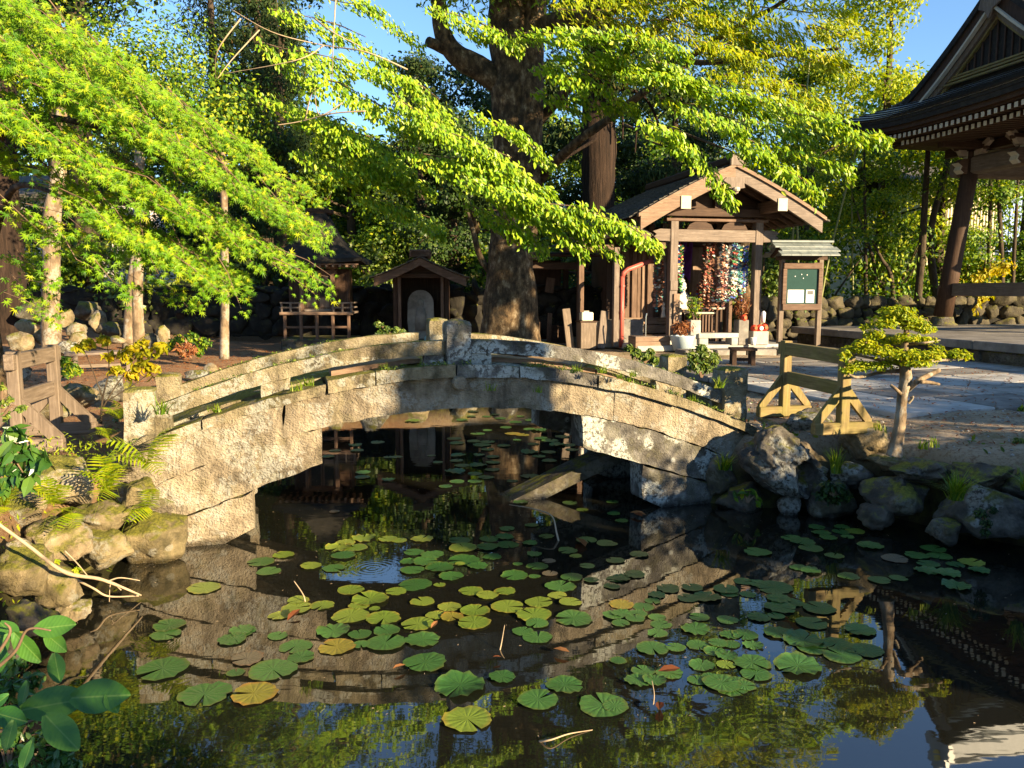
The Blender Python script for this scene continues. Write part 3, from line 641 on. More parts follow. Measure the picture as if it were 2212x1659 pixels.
# ------------------------------------------------------------------ low slatted bench and the small dark bench
def bench(label, c, L, W, h, rz, mk, leg, n=5, leglift=.1):
    t = thing('bench', label, 'bench', tuple(c), rz)
    for i in range(n):
        mb = MB(); mb.box((0, (i-(n-1)/2)*W/n, h-.02), (L, W/n*.86, .04), .005); mb.obj('slat', M[mk+'_x'], t)
    for sx in (-1, 1):
        for sy in (-1, 1):
            mb = MB(); mb.box((sx*L*.36, sy*W*.36, (h-.04)/2), (.07, .07, h-.04), .005); mb.obj('leg', M[leg+'_z'], t)
        mb = MB(); mb.box((sx*L*.36, 0, h-.075), (.05, W*.9, .06), .005); mb.obj('bearer', M[leg+'_y'], t)
    mb = MB(); mb.box((0, 0, h*.35), (L*.7, .05, .05), .005); mb.obj('stretcher', M[leg+'_x'], t)
bench('grey weathered slatted bench on the red litter of the left bank', at(222, 806, z=.76), .98, .42, .33, R(28), 'grey', 'brown')
bench('low dark bench with a corrugated top in front of the shrine platform', at(1603, 790, z=.76), .42, .42, .30, R(-8), 'dk', 'dk', 7)
# ------------------------------------------------------------------ main shrine with open porch
TA = R(12.3)
sh = thing('wooden_shrine', 'open fronted wooden shrine hung with paper crane garlands', 'shrine', (4.28, 17.15, .78), TA)
def pb_(name, mat, c, s, b=.008, parent=None, rot=None, root=None):
    mb = MB(); mb.box(c, s, b, rot); return mb.obj(name, M[mat], parent or root)
def P_(name, mat, c, s, **k): return pb_(name, mat, c, s, root=sh, **k)
P_('platform', 'slab', (-.2, 1.6, .05), (3.4, 4.2, .12), b=.02)
for s in (-1, 1):
    P_('base_stone', 'slab', (s*.96, 0, .16), (.3, .3, .16), b=.03)
    P_('porch_post', 'grey_z', (s*.96, 0, 1.43), (.17, .17, 2.5))
    P_('rear_post', 'old_z', (s*.96, 1.25, 1.4), (.15, .15, 2.6))
P_('tie_beam', 'grey_x', (0, -.01, 2.36), (2.15, .12, .25))
for s in (-1, 1):                                    # carved beam noses
    mb = MB(); mb.prism([(0, -.12), (.24, -.11), (.36, -.03), (.30, .02), (.38, .08), (.22, .13), (0, .125)], (s*1.05, -.07, 2.36), (s, 0, 0), (0, 0, 1), (0, s, 0), .12*s); mb.obj('carved_nose', M['grey_x'], sh)
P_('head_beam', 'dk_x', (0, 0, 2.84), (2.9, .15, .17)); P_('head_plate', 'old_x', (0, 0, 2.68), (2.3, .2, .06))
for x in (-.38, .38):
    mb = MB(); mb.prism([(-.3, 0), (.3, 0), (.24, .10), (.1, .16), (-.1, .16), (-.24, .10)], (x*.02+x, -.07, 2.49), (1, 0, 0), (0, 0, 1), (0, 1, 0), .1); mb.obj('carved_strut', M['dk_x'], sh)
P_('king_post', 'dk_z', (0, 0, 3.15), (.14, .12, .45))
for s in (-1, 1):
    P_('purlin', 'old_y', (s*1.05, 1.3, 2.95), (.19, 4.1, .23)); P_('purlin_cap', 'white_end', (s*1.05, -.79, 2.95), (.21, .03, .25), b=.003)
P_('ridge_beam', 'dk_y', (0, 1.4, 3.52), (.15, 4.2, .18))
YF, YB, AP, HS, DR = -.78, 3.7, 3.66, 1.98, .98     # front edge, back edge, apex height, half span, fall
def rz_(t): return AP-DR*(t+.16*t*(t-1)*-1*-1)       # slightly sagging slope
for s in (-1, 1):
    for y0, dpt, wd, mt in ((YF, .065, .25, 'lit_x' if s < 0 else 'grey_x'), (YF+.07, .05, .16, 'old_x')):  # sunlit left bargeboard and shaded right one painted by wood tone
        T = np.linspace(0, 1.0, 9); top = [(s*HS*t, rz_(t)) for t in T]; bot = [(s*HS*t, rz_(t)-wd*(.85+.25*t)) for t in T]
        poly = top+bot[::-1]; mb = MB(); mb.prism(poly[::s], (0, y0, 0), (1, 0, 0), (0, 0, 1), (0, 1, 0), dpt); mb.obj('bargeboard', M[mt], sh)
    T = np.linspace(-.01, 1.03, 9); top = [(s*HS*t, rz_(t)+.075) for t in T]; bot = [(s*HS*t, rz_(t)+.004) for t in T]
    mb = MB(); mb.prism((top+bot[::-1])[::s], (0, YF-.05, 0), (1, 0, 0), (0, 0, 1), (0, 1, 0), .12); mb.obj('verge_board', M['lit_x'], sh)
    for q in range(21):                              # roof courses, stepped
        t0, t1 = q/20*1.04, (q+1.3)/20*1.04; y0 = YF+.07
        A = np.array([(s*HS*t0, rz_(t0)+.085), (s*HS*t1, rz_(t1)+.105)]); n = 7; mb = MB()
        for c in range(n):
            ya = y0+(YB-y0)*c/n+(0.03 if (q+c) % 2 else 0); yb = y0+(YB-y0)*(c+1)/n-.006; l = RNG.uniform(0, .012)
            mb.prism([(A[0, 0], A[0, 1]), (A[1, 0], A[1, 1]+l), (A[1, 0], A[1, 1]-.022), (A[0, 0], A[0, 1]-.03)][::s], (0, ya, 0), (1, 0, 0), (0, 0, 1), (0, 1, 0), yb-ya)
        mb.obj('shingle_course', M['shingle'], sh)
    P_('roof_deck', 'dk_y', (s*HS*.5, (YF+YB)/2+.05, AP-DR*.5-.01), (math.hypot(HS, DR), YB-YF-.1, .03), rot=(0, s*math.atan2(DR, HS), 0))
    for q in range(12): mb = MB(); mb.beam((s*.1, YF+.3+q*.36, AP-.10), (s*HS*.98, YF+.3+q*.36, rz_(.98)-.09), .05, .07); mb.obj('rafter', M['old_x'], sh)
P_('ridge_cap', 'dk_y', (0, (YF+YB)/2, AP+.15), (.26, YB-YF+.1, .16), b=.03); P_('ridge_end', 'grey_z', (0, YF-.03, AP+.13), (.28, .06, .22), b=.03)
mb = MB(); mb.prism([(-.2, 0), (-.27, -.07), (-.18, -.12), (-.2, -.2), (-.08, -.22), (-.06, -.3), (0, -.33), (.06, -.3), (.08, -.22), (.2, -.2), (.18, -.12), (.27, -.07), (.2, 0)], (0, YF-.03, AP-.2), (1, 0, 0), (0, 0, 1), (0, 1, 0), .05); mb.obj('gable_pendant', M['grey_z'], sh)
mb = MB(); mb.lathe([(.01, -.05), (.06, -.03), (.075, 0), (.06, .04), (.01, .05)], (0, 0, 0), 10); mb.obj('pendant_boss', M['white_end'], sh, (0, YF-.05, AP-.44))
mb = MB(); mb.prism([(-1.25, 2.92), (1.25, 2.92), (0, 3.5)], (0, .05, 0), (1, 0, 0), (0, 0, 1), (0, 1, 0), .05); mb.obj('gable_panel', M['dk_x'], sh)
# hall behind the porch
yh = 1.3
for x0, x1, mt in ((-1.62, -1.47, 'old_z'), (-1.14, -1.03, 'lit_z'), (-.68, -.56, 'grey_z'), (-.02, .08, 'old_z'), (.62, .76, 'old_z')):
    P_('hall_post', mt, ((x0+x1)/2, yh, 1.42), (x1-x0, .12, 2.6))
for x0, x1, mt in ((-1.465, -1.145, 'old_z'), (-1.025, -.685, 'old_z'), (.085, .345, 'lit_z'), (.35, .615, 'old_z')):
    P_('wall_panel', mt, ((x0+x1)/2, yh+.05, 1.42), (x1-x0, .05, 2.2), b=.004)
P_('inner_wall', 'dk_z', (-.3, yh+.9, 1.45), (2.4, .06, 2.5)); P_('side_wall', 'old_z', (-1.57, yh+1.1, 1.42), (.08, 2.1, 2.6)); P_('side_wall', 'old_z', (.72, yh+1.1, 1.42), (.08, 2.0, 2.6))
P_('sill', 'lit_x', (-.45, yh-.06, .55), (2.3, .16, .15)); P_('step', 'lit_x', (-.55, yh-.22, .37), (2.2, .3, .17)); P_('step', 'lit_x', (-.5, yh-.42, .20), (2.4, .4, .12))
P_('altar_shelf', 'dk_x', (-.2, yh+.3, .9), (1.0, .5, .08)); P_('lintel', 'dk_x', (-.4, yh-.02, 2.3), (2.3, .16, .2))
P_('carved_plaque', 'grey_z', (-.96, -.1, 1.33), (.17, .03, .2), b=.01)
P_('post_board', 'lit_z', (-.9, -.11, .85), (.13, .02, .62), b=.004)
# purple curtain
k = flat('purple_cloth', (.10, .03, .17), .8, .1, .25); X = np.linspace(0, 1, 30); Zc = np.linspace(0, 1, 14); V = []
for z in Zc:
    for x in X: V.append((-.58+.6*x, .035*sin(x*24+z*2)+.05*z, 2.35-(.25+.75*x**1.3)*z))
V = np.array(V); i, j = np.meshgrid(np.arange(13), np.arange(29), indexing='ij'); i = i.ravel(); j = j.ravel()
mb = MB(); mb.add(V, np.stack([i*30+j, i*30+j+1, (i+1)*30+j+1, (i+1)*30+j], 1)); mb.obj('purple_curtain', k, sh, (0, yh-.12, 0), smooth=True)

# paper crane garlands: bundles of strings of small folded cranes
CR = {}
CC = dict(red=(.26, .05, .04), orange=(.32, .13, .06), yellow=(.36, .30, .10), green=(.07, .19, .07), teal=(.08, .22, .23), blue=(.05, .08, .30), purple=(.16, .05, .24), white=(.58, .54, .48), pink=(.45, .22, .22), brown=(.17, .085, .055), salmon=(.38, .18, .12))
for nm, c in CC.items(): CR[nm] = flat('crane_'+nm, c, .8, .1, .35)
for nm, cs in dict(mix_dark=('brown', 'red', 'white', 'brown', 'green', 'salmon', 'brown'), mix_pale=('white', 'salmon', 'white', 'teal', 'pink', 'white'), mix_bright=('green', 'red', 'white', 'blue', 'yellow', 'white', 'teal'), mix_low=('white', 'red', 'orange', 'white', 'green', 'blue')).items():
    k = NT('crane_'+nm); a = k.n("Attribute", attribute_name="rnd"); c = k.ramp(a.outputs["Fac"], [(i/len(cs), CC[x]) for i, x in enumerate(cs)])
    c.node.color_ramp.interpolation = 'CONSTANT'; k.l(c, k.p.inputs["Base Color"]); k.p.inputs["Roughness"].default_value = .8; k.p.inputs["Specular IOR Level"].default_value = .1; CR[nm] = k.m
def strand(n, seed):
    rs = np.random.default_rng(seed); mb = MB()
    for q in range(n):
        a = rs.uniform(0, 2*pi); r = .036*rs.uniform(.8, 1.2); z = -q*.036+rs.normal(0, .006); ca, sa = cos(a), sin(a); e = rs.normal(0, .008, 2)
        V = np.array([(0, 0, .03), (r*1.25*ca, r*1.25*sa, .022), (-r*1.25*ca, -r*1.25*sa, .022), (-r*.6*sa, r*.6*ca, -.012), (r*.6*sa, -r*.6*ca, -.012)])+np.array([e[0], e[1], z])
        mb.add(V, np.array([[0, 1, 3], [0, 4, 1], [0, 3, 2], [0, 2, 4]]), rs.random())
    return mb
SM = {(n, c): None for n in () for c in ()}
def garland(label, x, y, z, cols, n, length, spread, seed, tail=0):
    g = thing('crane_garland', label, 'garland', tuple(Vector((4.28, 17.15, .78))+Matrix.Rotation(TA, 3, 'Z')@Vector((x, y, z))), TA, 'paper crane garlands hanging in the shrine')
    rs = np.random.default_rng(seed); 
    mb = MB(); mb.tube([(0, 0, 0), (0, 0, -.1)], .012, 6); mb.obj('hanging_cord', CR['white'], g)
    for q in range(n):
        a = q*2.399; r = spread*math.sqrt((q+.5)/n); L = int(length/.036*rs.uniform(.62, 1.08)); c = cols[int(q/n*len(cols)+rs.uniform(0, 1)) % len(cols)]
        key = (L//3, c)
        if key not in SM: SM[key] = strand(L//3*3, hash(key[0]) % 99).data('strand', attr=True); SM[key].materials.append(CR[c])
        place('strand', SM[key], g, (r*cos(a)*.9, r*sin(a)*.7, -.06+rs.normal(0, .03)), (rs.normal(0, .03), -r*cos(a)*.45, a*0))
garland('thin faded garland of red and grey cranes left of the front left porch post', -1.12, .35, 2.2, ['salmon', 'mix_dark', 'teal', 'mix_dark'], 16, 1.35, .10, 1)
garland('bright garland of purple, orange and green cranes just right of the front left porch post', -.78, .15, 2.22, ['mix_pale', 'purple', 'red', 'orange', 'green', 'green', 'mix_bright', 'mix_bright'], 18, 1.0, .11, 2)
garland('long reddish brown garland beside the right end of the tie beam', .02, .3, 2.22, ['mix_dark', 'brown', 'mix_dark', 'salmon', 'mix_dark'], 24, 1.5, .16, 3)
garland('lowest garland of red and white cranes behind the offering table', .02, .55, 1.35, ['mix_low'], 18, .75, .15, 4)
garland('salmon and white striped garland in the middle of the right hand cluster', .30, .12, 2.2, ['salmon', 'mix_pale', 'white', 'mix_pale'], 22, 1.3, .13, 5)
garland('pale blue and white garland with a red middle near the right porch post', .50, .06, 2.22, ['mix_bright', 'white', 'mix_pale', 'teal', 'mix_bright'], 22, 1.25, .13, 6)
garland('rainbow garland ending in blue nearest the right porch post', .70, .12, 2.18, ['yellow', 'mix_bright', 'yellow', 'mix_bright', 'blue'], 20, 1.0, .10, 7)
def shp(x, y, z): return tuple(Vector((4.28, 17.15, .78))+Matrix.Rotation(TA, 3, 'Z')@Vector((x, y, z)))

# white standing statue with joined hands
ST = flat('white_statue_stone', (.62, .56, .48), .6, .3, .08)
st = thing('statue', 'white robed standing statue with joined hands in front of the shrine', 'statue', shp(-.42, .62, .55), TA+R(20))
pv = [(.05, .0, 0, .14), (.04, 0, .12, .15), (.03, 0, .3, .125), (.02, 0, .45, .115), (0, 0, .58, .10), (0, -.01, .64, .045), (0, -.012, .68, .04)]
th = np.arange(20)*2*pi/20; V = []
for x, y, z, r in pv: V.append(np.stack([r*np.cos(th)*1.12*(1+.06*np.cos(th*5+z*6)), r*np.sin(th)*.85*(1+.06*np.cos(th*5+z*6))+y, np.full(20, z)], 1))
mb = MB(); V = np.concatenate(V); i, j = np.meshgrid(np.arange(6), np.arange(20), indexing='ij'); i = i.ravel(); j = j.ravel(); mb.add(V, np.stack([i*20+j, i*20+(j+1) % 20, (i+1)*20+(j+1) % 20, (i+1)*20+j], 1))
for s in (-1, 1): mb.tube([(s*.10, 0, .57), (s*.135, -.03, .46), (s*.10, -.11, .42), (s*.015, -.135, .47)], [.045, .05, .045, .022], 10); mb.tube([(s*.115, -.05, .44), (s*.125, -.04, .30), (s*.11, -.03, .16)], [.05, .04, .015], 8)
mb.obj('robed_body', ST, st, smooth=True)
hd, hf = ICO[3]; mb = MB(); H = hd*np.array([.058, .064, .078]); H[:, 1] -= .012*np.exp(-((hd[:, 0]/.22)**2+((hd[:, 2]+.05)/.2)**2))*(hd[:, 1] < 0); mb.add(H, hf)
mb.obj('head', ST, st, (0, -.015, .745), smooth=True)
mb = MB(); mb.lathe([(.066, -.06), (.082, 0), (.075, .06), (.045, .10), (.04, .13), (.01, .16)], (0, 0, 0), 14); mb.obj('hood', ST, st, (0, .012, .765), smooth=True)
mb = MB(); mb.lathe([(.2, -.16), (.19, -.13), (.15, -.11), (.16, -.05), (.19, -.02), (.17, 0)], (0, 0, 0), 16); mb.obj('lotus_base', ST, st)
mb = MB(); mb.box((0, 0, -.35), (.46, .4, .38), .015); mb.obj('pedestal', M['slab'], st)
# little grey bottle figure on the sill and offerings
def lat(name, prof, mat, loc, label=None, cat=None, group=None, n=12, smooth=True, sq=(1, 1)):
    mb = MB(); mb.lathe(prof, (0, 0, 0), n, sq); o = mb.obj(name, mat, None, loc, smooth=smooth); return tag(o, label, cat, group)
fig = thing('figurine', 'little pale figurine standing on the shrine sill left of the statue', 'figurine', shp(-.72, 1.0, .63), TA)
for nm, pr, z in (('body', [(.06, 0), (.05, .05), (.03, .16), (.045, .2), (.025, .25)], 0), ('head', [(.015, 0), (.035, .02), (.035, .06), (.01, .085)], .25)):
    mb = MB(); mb.lathe(pr, (0, 0, z), 12); mb.obj(nm, ST, fig, smooth=True)
# offering box and table
ob = thing('offering_box', 'dark slatted offering box in front of the shrine', 'offering box', shp(-.28, .12, .30), TA)
mb = MB(); mb.box((0, 0, .22), (.5, .34, .44), .01); mb.obj('body', M['dk_z'], ob)
for q in range(7): mb = MB(); mb.box((-.21+q*.07, -.185, .24), (.03, .03, .36), .004); mb.obj('slat', M['old_z'], ob)
mb = MB(); mb.box((0, 0, .455), (.56, .4, .03), .005); mb.obj('top_rim', M['white_end'], ob)
tb = thing('altar_table', 'light topped narrow table holding offerings behind the offering box', 'table', shp(-.1, .45, .12), TA)
mb = MB(); mb.box((0, 0, .72), (1.0, .3, .035), .005); mb.obj('top', M['white_end'], tb)
for sx in (-1, 1):
    for sy in (-1, 1): mb = MB(); mb.box((sx*.44, sy*.1, .35), (.05, .05, .7), .005); mb.obj('leg', M['dk_z'], tb)
# stone vases with greenery, stone seats, pot, red round figures
def bouquet(mb, c, r, h, n, kind, sz, rs=RNG):
    p, nr, tp = blob((c[0], c[1], c[2]+h*.6), (r, r, h*.55), n, .3); leaves(mb, p, nr, tp, RNG.uniform(.7, 1.2, n)*sz, kind, RNG.random(n))
for x, y, hgt, lb, mt in ((-.62, -.35, .52, 'pale square stone flower vase left of the offering box', 'slab'), (.42, -.42, .52, 'grey square stone flower vase right of the offering box', 'slab_dark')):
    v_ = thing('flower_vase', lb, 'vase', shp(x, y, .1), TA); mb = MB(); mb.box((0, 0, hgt/2), (.23, .23, hgt), .012); mb.obj('stone_block', M[mt], v_)
    mb = MB(); bouquet(mb, (0, 0, hgt-.05), .2, .55, 160, 'lance', .12); mb.obj('foliage', M['mid_leaf' if x < 0 else 'rust_leaf'], v_, attr=True)
    mb = MB(); [mb.tube([(0, 0, hgt-.02), (random.uniform(-.12, .12), random.uniform(-.1, .1), hgt+.45)], .006, 5) for _ in range(6)]; mb.obj('stem', M['twig'], v_)
for x, lb in ((-.1, 'low white stone seat below the offering box'), (.82, 'small white stone pedestal beside the right porch post')):
    t_ = thing('stone_stand', lb, 'stone stand', shp(x, -.38, .1), TA)
    if x < 0:
        mb = MB(); mb.box((0, 0, .2), (.95, .3, .10), .01); mb.obj('top', M['slab'], t_)
        for s in (-1, 1): mb = MB(); mb.box((s*.36, 0, .075), (.2, .28, .15), .01); mb.obj('foot', M['slab'], t_)
    else: mb = MB(); mb.box((0, 0, .14), (.36, .3, .28), .012); mb.obj('block', M['slab'], t_)
RD = flat('red_cloth', (.55, .06, .03), .7, .2, .2); WH = flat('white_plastic', (.7, .7, .68), .4, .4, .06)
for q, (x, z, r, lb) in enumerate(((.72, .44, .075, 'left red ball figure on the white pedestal'), (.84, .43, .085, 'middle orange red ball figure with a white face on the pedestal'), (.95, .45, .08, 'right red ball figure on the white pedestal'), (.43, .66, .07, 'red ball flower sitting on the grey stone vase'))):
    f_ = thing('round_figure', lb, 'figurine', shp(x, -.42 if q != 3 else -.5, z-r+.005), TA, 'red round figures at the shrine')
    mb = MB(); mb.lathe([(r*.5, 0), (r*.95, r*.5), (r, r), (r*.8, r*1.6), (r*.3, r*1.95)], (0, 0, 0), 14); mb.obj('body', RD, f_, smooth=True)
    mb = MB(); mb.lathe([(.005, 0), (r*.45, .004), (r*.5, .012)], (0, 0, 0), 12); mb.obj('face', WH if q == 1 else CR['orange'], f_, (0, -r*.95, r*1.1), (R(90), 0, 0))
lat('white_cup', [(.05, 0), (.06, .16), (.055, .16), (.045, .02)], WH, shp(.60, -.62, .1), 'small white cup on the platform before the grey stone vase', 'cup')
lat('white_cup', [(.04, 0), (.05, .2), (.02, .24)], WH, shp(.92, -.42, .56), 'white bottle topped figure behind the red balls', 'bottle')
pot = thing('planter', 'pale blue plant pot with dried flowers by the left porch post', 'planter', shp(-.98, -.62, .02), TA)
mb = MB(); mb.lathe([(.17, 0), (.25, .28), (.27, .30), (.24, .30), (.2, .2)], (0, 0, 0), 20); mb.obj('pot', flat('blue_pot', (.45, .55, .62), .5, .4, .06), pot, smooth=True)
mb = MB(); bouquet(mb, (0, 0, .28), .26, .3, 220, 'lance', .11); mb.obj('foliage', M['rust_leaf'], pot, attr=True)
# paving edge in front of the shrine
for q in range(5): tag(pb_('kerb_stone', 'slab_dark', (0, 0, 0), (.62, .5, .16), b=.02), ('leftmost', 'second from left', 'middle', 'second from right', 'rightmost')[q]+' grey kerb stone in the row before the shrine', 'kerb stone', 'kerb stones before the shrine').matrix_world = Matrix.Translation(shp(-1.0+q*.66, -1.25, -.0))@Matrix.Rotation(TA, 4, 'Z')
# tall trunk curving behind the porch
# ------------------------------------------------------------------ wash basin shelter left of the shrine
wb = thing('basin_shelter', 'small gabled wooden shelter over a stone water basin', 'shelter', (2.22, 17.2, .78), TA)
def W_(name, mat, c, s, **k): return pb_(name, mat, c, s, root=wb, **k)
for x, y in ((-.52, .9), (-.02, 0), (1.0, 1.0)): W_('post', 'grey_z' if y == 0 else 'old_z', (x, y, 1.08), (.12, .12, 2.1))
for s in (-1, 1):
    L = (.98, .98)[s > 0]; mb = MB(); mb.beam((0, -.45, 2.52), (s*L, -.45, 2.16), .05, .17); mb.obj('bargeboard', M['lit_x' if s < 0 else 'old_x'], wb)  # left bargeboard carries sunlight in its paler wood
    for q in range(9):
        t0, t1 = q/9*1.05, (q+1.25)/9*1.05; mb = MB(); A = [(s*L*t0, 2.60-.37*t0), (s*L*t1, 2.62-.37*t1), (s*L*t1, 2.60-.37*t1), (s*L*t0, 2.57-.37*t0)]
        mb.prism(A[::s], (0, -.5, 0), (1, 0, 0), (0, 0, 1), (0, 1, 0), 2.3); mb.obj('shingle_course', M['shingle'], wb)
    for y in (.0, .9): mb = MB(); mb.beam((s*L*.5-.4*(s < 0), y, 2.12), (s*L*.5+.4, y, 2.12), .1, .12); mb.obj('beam', M['old_x'], wb)
    for q in range(4): mb = MB(); mb.tube([(s*(.3+.18*q), -.5, 2.34-.065*q*1.1), (s*(.3+.18*q), 1.4, 2.34-.065*q*1.1)], .045, 8); mb.obj('round_purlin', M['ochre_y'], wb)
W_('ridge_cap', 'dk_y', (0, .65, 2.63), (.16, 2.3, .1), b=.02)
for q in range(5): W_('back_board', 'dk_z', (.18+q*.135, 1.02, 1.15), (.13, .03, 1.9), b=.004)
for q in range(3): W_('side_board', 'old_z', (.70+q*.13, .8, 1.2), (.12, .03, 1.9), b=.004)
def W2(x, y, z): return tuple(Vector((2.22, 17.2, .78))+Matrix.Rotation(TA, 3, 'Z')@Vector((x, y, z)))
bs = thing('water_basin', 'grey stone water basin under the small shelter', 'basin', W2(.33, .42, 0), TA)
mb = MB(); 
for c, s in (((0, -.2, .3), (.72, .1, .6)), ((0, .2, .3), (.72, .1, .6)), ((-.31, 0, .3), (.1, .3, .6)), ((.31, 0, .3), (.1, .3, .6)), ((0, 0, .2), (.52, .3, .4))): mb.box(c, s, .012)
mb.obj('stone_trough', M['slab_dark'], bs); mb = MB(); mb.box((0, 0, .53), (.52, .3, .02), .002); mb.obj('water_fill', bpy.data.materials['pond_water'], bs)
PIPE = flat('red_pipe', (.42, .09, .07), .45, .4, .1)
dp = thing('drainpipe', 'red drainpipe bending down beside the shelter front post', 'drainpipe', W2(.1, -.06, 0), TA)
mb = MB(); mb.tube([(0, 0, .02), (0, 0, 1.52)], .05, 10); mb.obj('downpipe', PIPE, dp, smooth=True)
mb = MB(); mb.tube([(0, 0, 1.5), (.03, 0, 1.6), (.12, 0, 1.67), (.88, .1, 1.93)], .05, 10); mb.obj('branch_pipe', PIPE, dp, smooth=True)
mb = MB(); mb.tube([(.86, .1, 1.9), (.92, .1, 2.02), (1.02, .3, 2.03)], .055, 10); mb.obj('elbow', PIPE, dp, smooth=True)
for z in (.75, 1.3): mb = MB(); mb.tube([(0, 0, z), (0, 0, z+.04)], .06, 10); mb.obj('collar', PIPE, dp)
cr_ = thing('wooden_crate', 'pale wooden crate with a drinking spout in front of the shelter', 'crate', W2(.45, -.75, -.02), TA)
for q in range(3): mb = MB(); mb.box((0, -.2, .06+q*.1), (.75, .03, .095), .004); mb.obj('side_board', M['lit_x'], cr_); mb = MB(); mb.box((0, .2, .06+q*.1), (.75, .03, .095), .004); mb.obj('side_board', M['lit_x'], cr_)
for s in (-1, 1): mb = MB(); mb.box((s*.36, 0, .15), (.03, .37, .29), .004); mb.obj('end_board', M['lit_y'], cr_)
mb = MB(); mb.box((0, 0, .31), (.74, .42, .02), .004); mb.obj('lid', M['grey_x'], cr_)
mb = MB(); mb.tube([(0, 0, .32), (0, 0, .7), (.02, 0, .78)], .014, 8); mb.obj('spout', flat('steel', (.5, .52, .5), .25, .6, .1, metal=.8), cr_, (-.08, 0, 0))
bx = thing('wooden_box', 'tall brown wooden box standing left of the shelter post', 'box', W2(-.62, .15, 0), TA)
mb = MB(); mb.box((0, 0, .28), (.34, .34, .56), .01); mb.obj('body', M['brown_z'], bx); mb = MB(); mb.box((0, 0, .57), (.38, .38, .03), .005); mb.obj('lid', M['dk_x'], bx)
cn = thing('metal_can', 'shiny square can on top of the tall brown box', 'can', W2(-.62, .15, .587), TA)
mb = MB(); mb.box((0, 0, .09), (.26, .2, .18), .02); mb.obj('body', flat('tin', (.62, .6, .5), .35, .5, .1), cn); mb = MB(); mb.box((0, 0, .195), (.12, .03, .03), .006); mb.obj('handle', M['white_end'], cn)
for x, y, lean, hh, lb, mt in ((-.95, .2, .10, .85, 'brown plank leaning at the left of the tall box', 'brown_z'), (-.32, .05, -.13, .8, 'grey plank leaning against the shelter front post', 'grey_z')):
    o = pb_('leaning_plank', mt, (0, 0, hh/2), (.17, .05, hh), b=.006); o.location = W2(x, y, 0); o.rotation_euler = (R(-6), -lean, TA); tag(o, lb, 'plank')
o = pb_('stone_tank', 'slab_dark', (0, 0, .28), (.38, .4, .56), b=.015); o.location = W2(-.22, .35, 0); o.rotation_euler = (0, 0, TA); tag(o, 'grey stone block standing behind the leaning grey plank', 'stone block')
# ------------------------------------------------------------------ dark store hut behind the big tree
hu = thing('store_hut', 'dark open shed between the big tree and the basin shelter', 'shed', (.95, 18.4, .78), TA)
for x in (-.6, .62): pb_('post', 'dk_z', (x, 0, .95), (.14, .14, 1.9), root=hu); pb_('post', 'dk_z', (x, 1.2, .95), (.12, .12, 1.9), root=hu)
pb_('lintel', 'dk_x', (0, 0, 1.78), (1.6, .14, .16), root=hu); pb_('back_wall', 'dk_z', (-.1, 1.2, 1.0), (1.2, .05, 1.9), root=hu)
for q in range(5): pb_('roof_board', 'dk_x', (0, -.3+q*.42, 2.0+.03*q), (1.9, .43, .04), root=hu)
for q, (x, z, sx, sz, mt) in enumerate(((-.35, .25, .3, .5, 'dk_z'), (.05, .35, .1, .7, 'old_z'), (.3, .2, .35, .4, 'dk_x'), (.1, 1.35, .2, .35, 'old_z'))):
    o = pb_('stored_board', mt, (0, 0, 0), (sx, .06, sz), b=.006); o.location = Vector((.95, 18.4, .78))+Matrix.Rotation(TA, 3, 'Z')@Vector((x, .5+.07*q, z)); o.rotation_euler = (0, .05*q, TA); tag(o, ('short dark board low in the shed', 'narrow brown board upright in the shed', 'wide dark board lying in the shed', 'small board hanging high in the shed')[q], 'board')
# green lattice fence panel seen beyond
lf = thing('lattice_fence', 'green lattice fence panel between shed and basin shelter', 'fence', (1.05, 20.6, .8), TA)
GR = flat('green_wire', (.02, .16, .10), .5, .4, .15); 
pb_('fence_post', 'lit_z', (-.10, 0, .9), (.07, .07, 1.8), root=lf); pb_('fence_post', 'lit_z', (1.6, 0, .9), (.07, .07, 1.8), root=lf); pb_('rail', 'lit_x', (.75, 0, 1.66), (1.7, .05, .06), root=lf); pb_('base_board', 'lit_x', (.75, 0, .62), (1.7, .06, .08), root=lf)
for s in (-1, 1):
    for q in range(-8, 19):
        x0 = q*.11; a = [(x0, .02*s, .66), (x0+s*1.0, .02*s, 1.64)]
        p, q2 = np.array(a[0]), np.array(a[1]); t0, t1 = 0, 1
        if s > 0: t0 = max(0, (-.06-p[0])/1.0); t1 = min(1, (1.56-p[0])/1.0)
        else: t0 = max(0, (p[0]-1.56)/1.0); t1 = min(1, (p[0]+.06)/1.0)
        if t1-t0 > .05: mb = MB(); mb.beam(p+(q2-p)*t0, p+(q2-p)*t1, .018, .018, .003); mb.obj('lattice_strip', GR, lf)

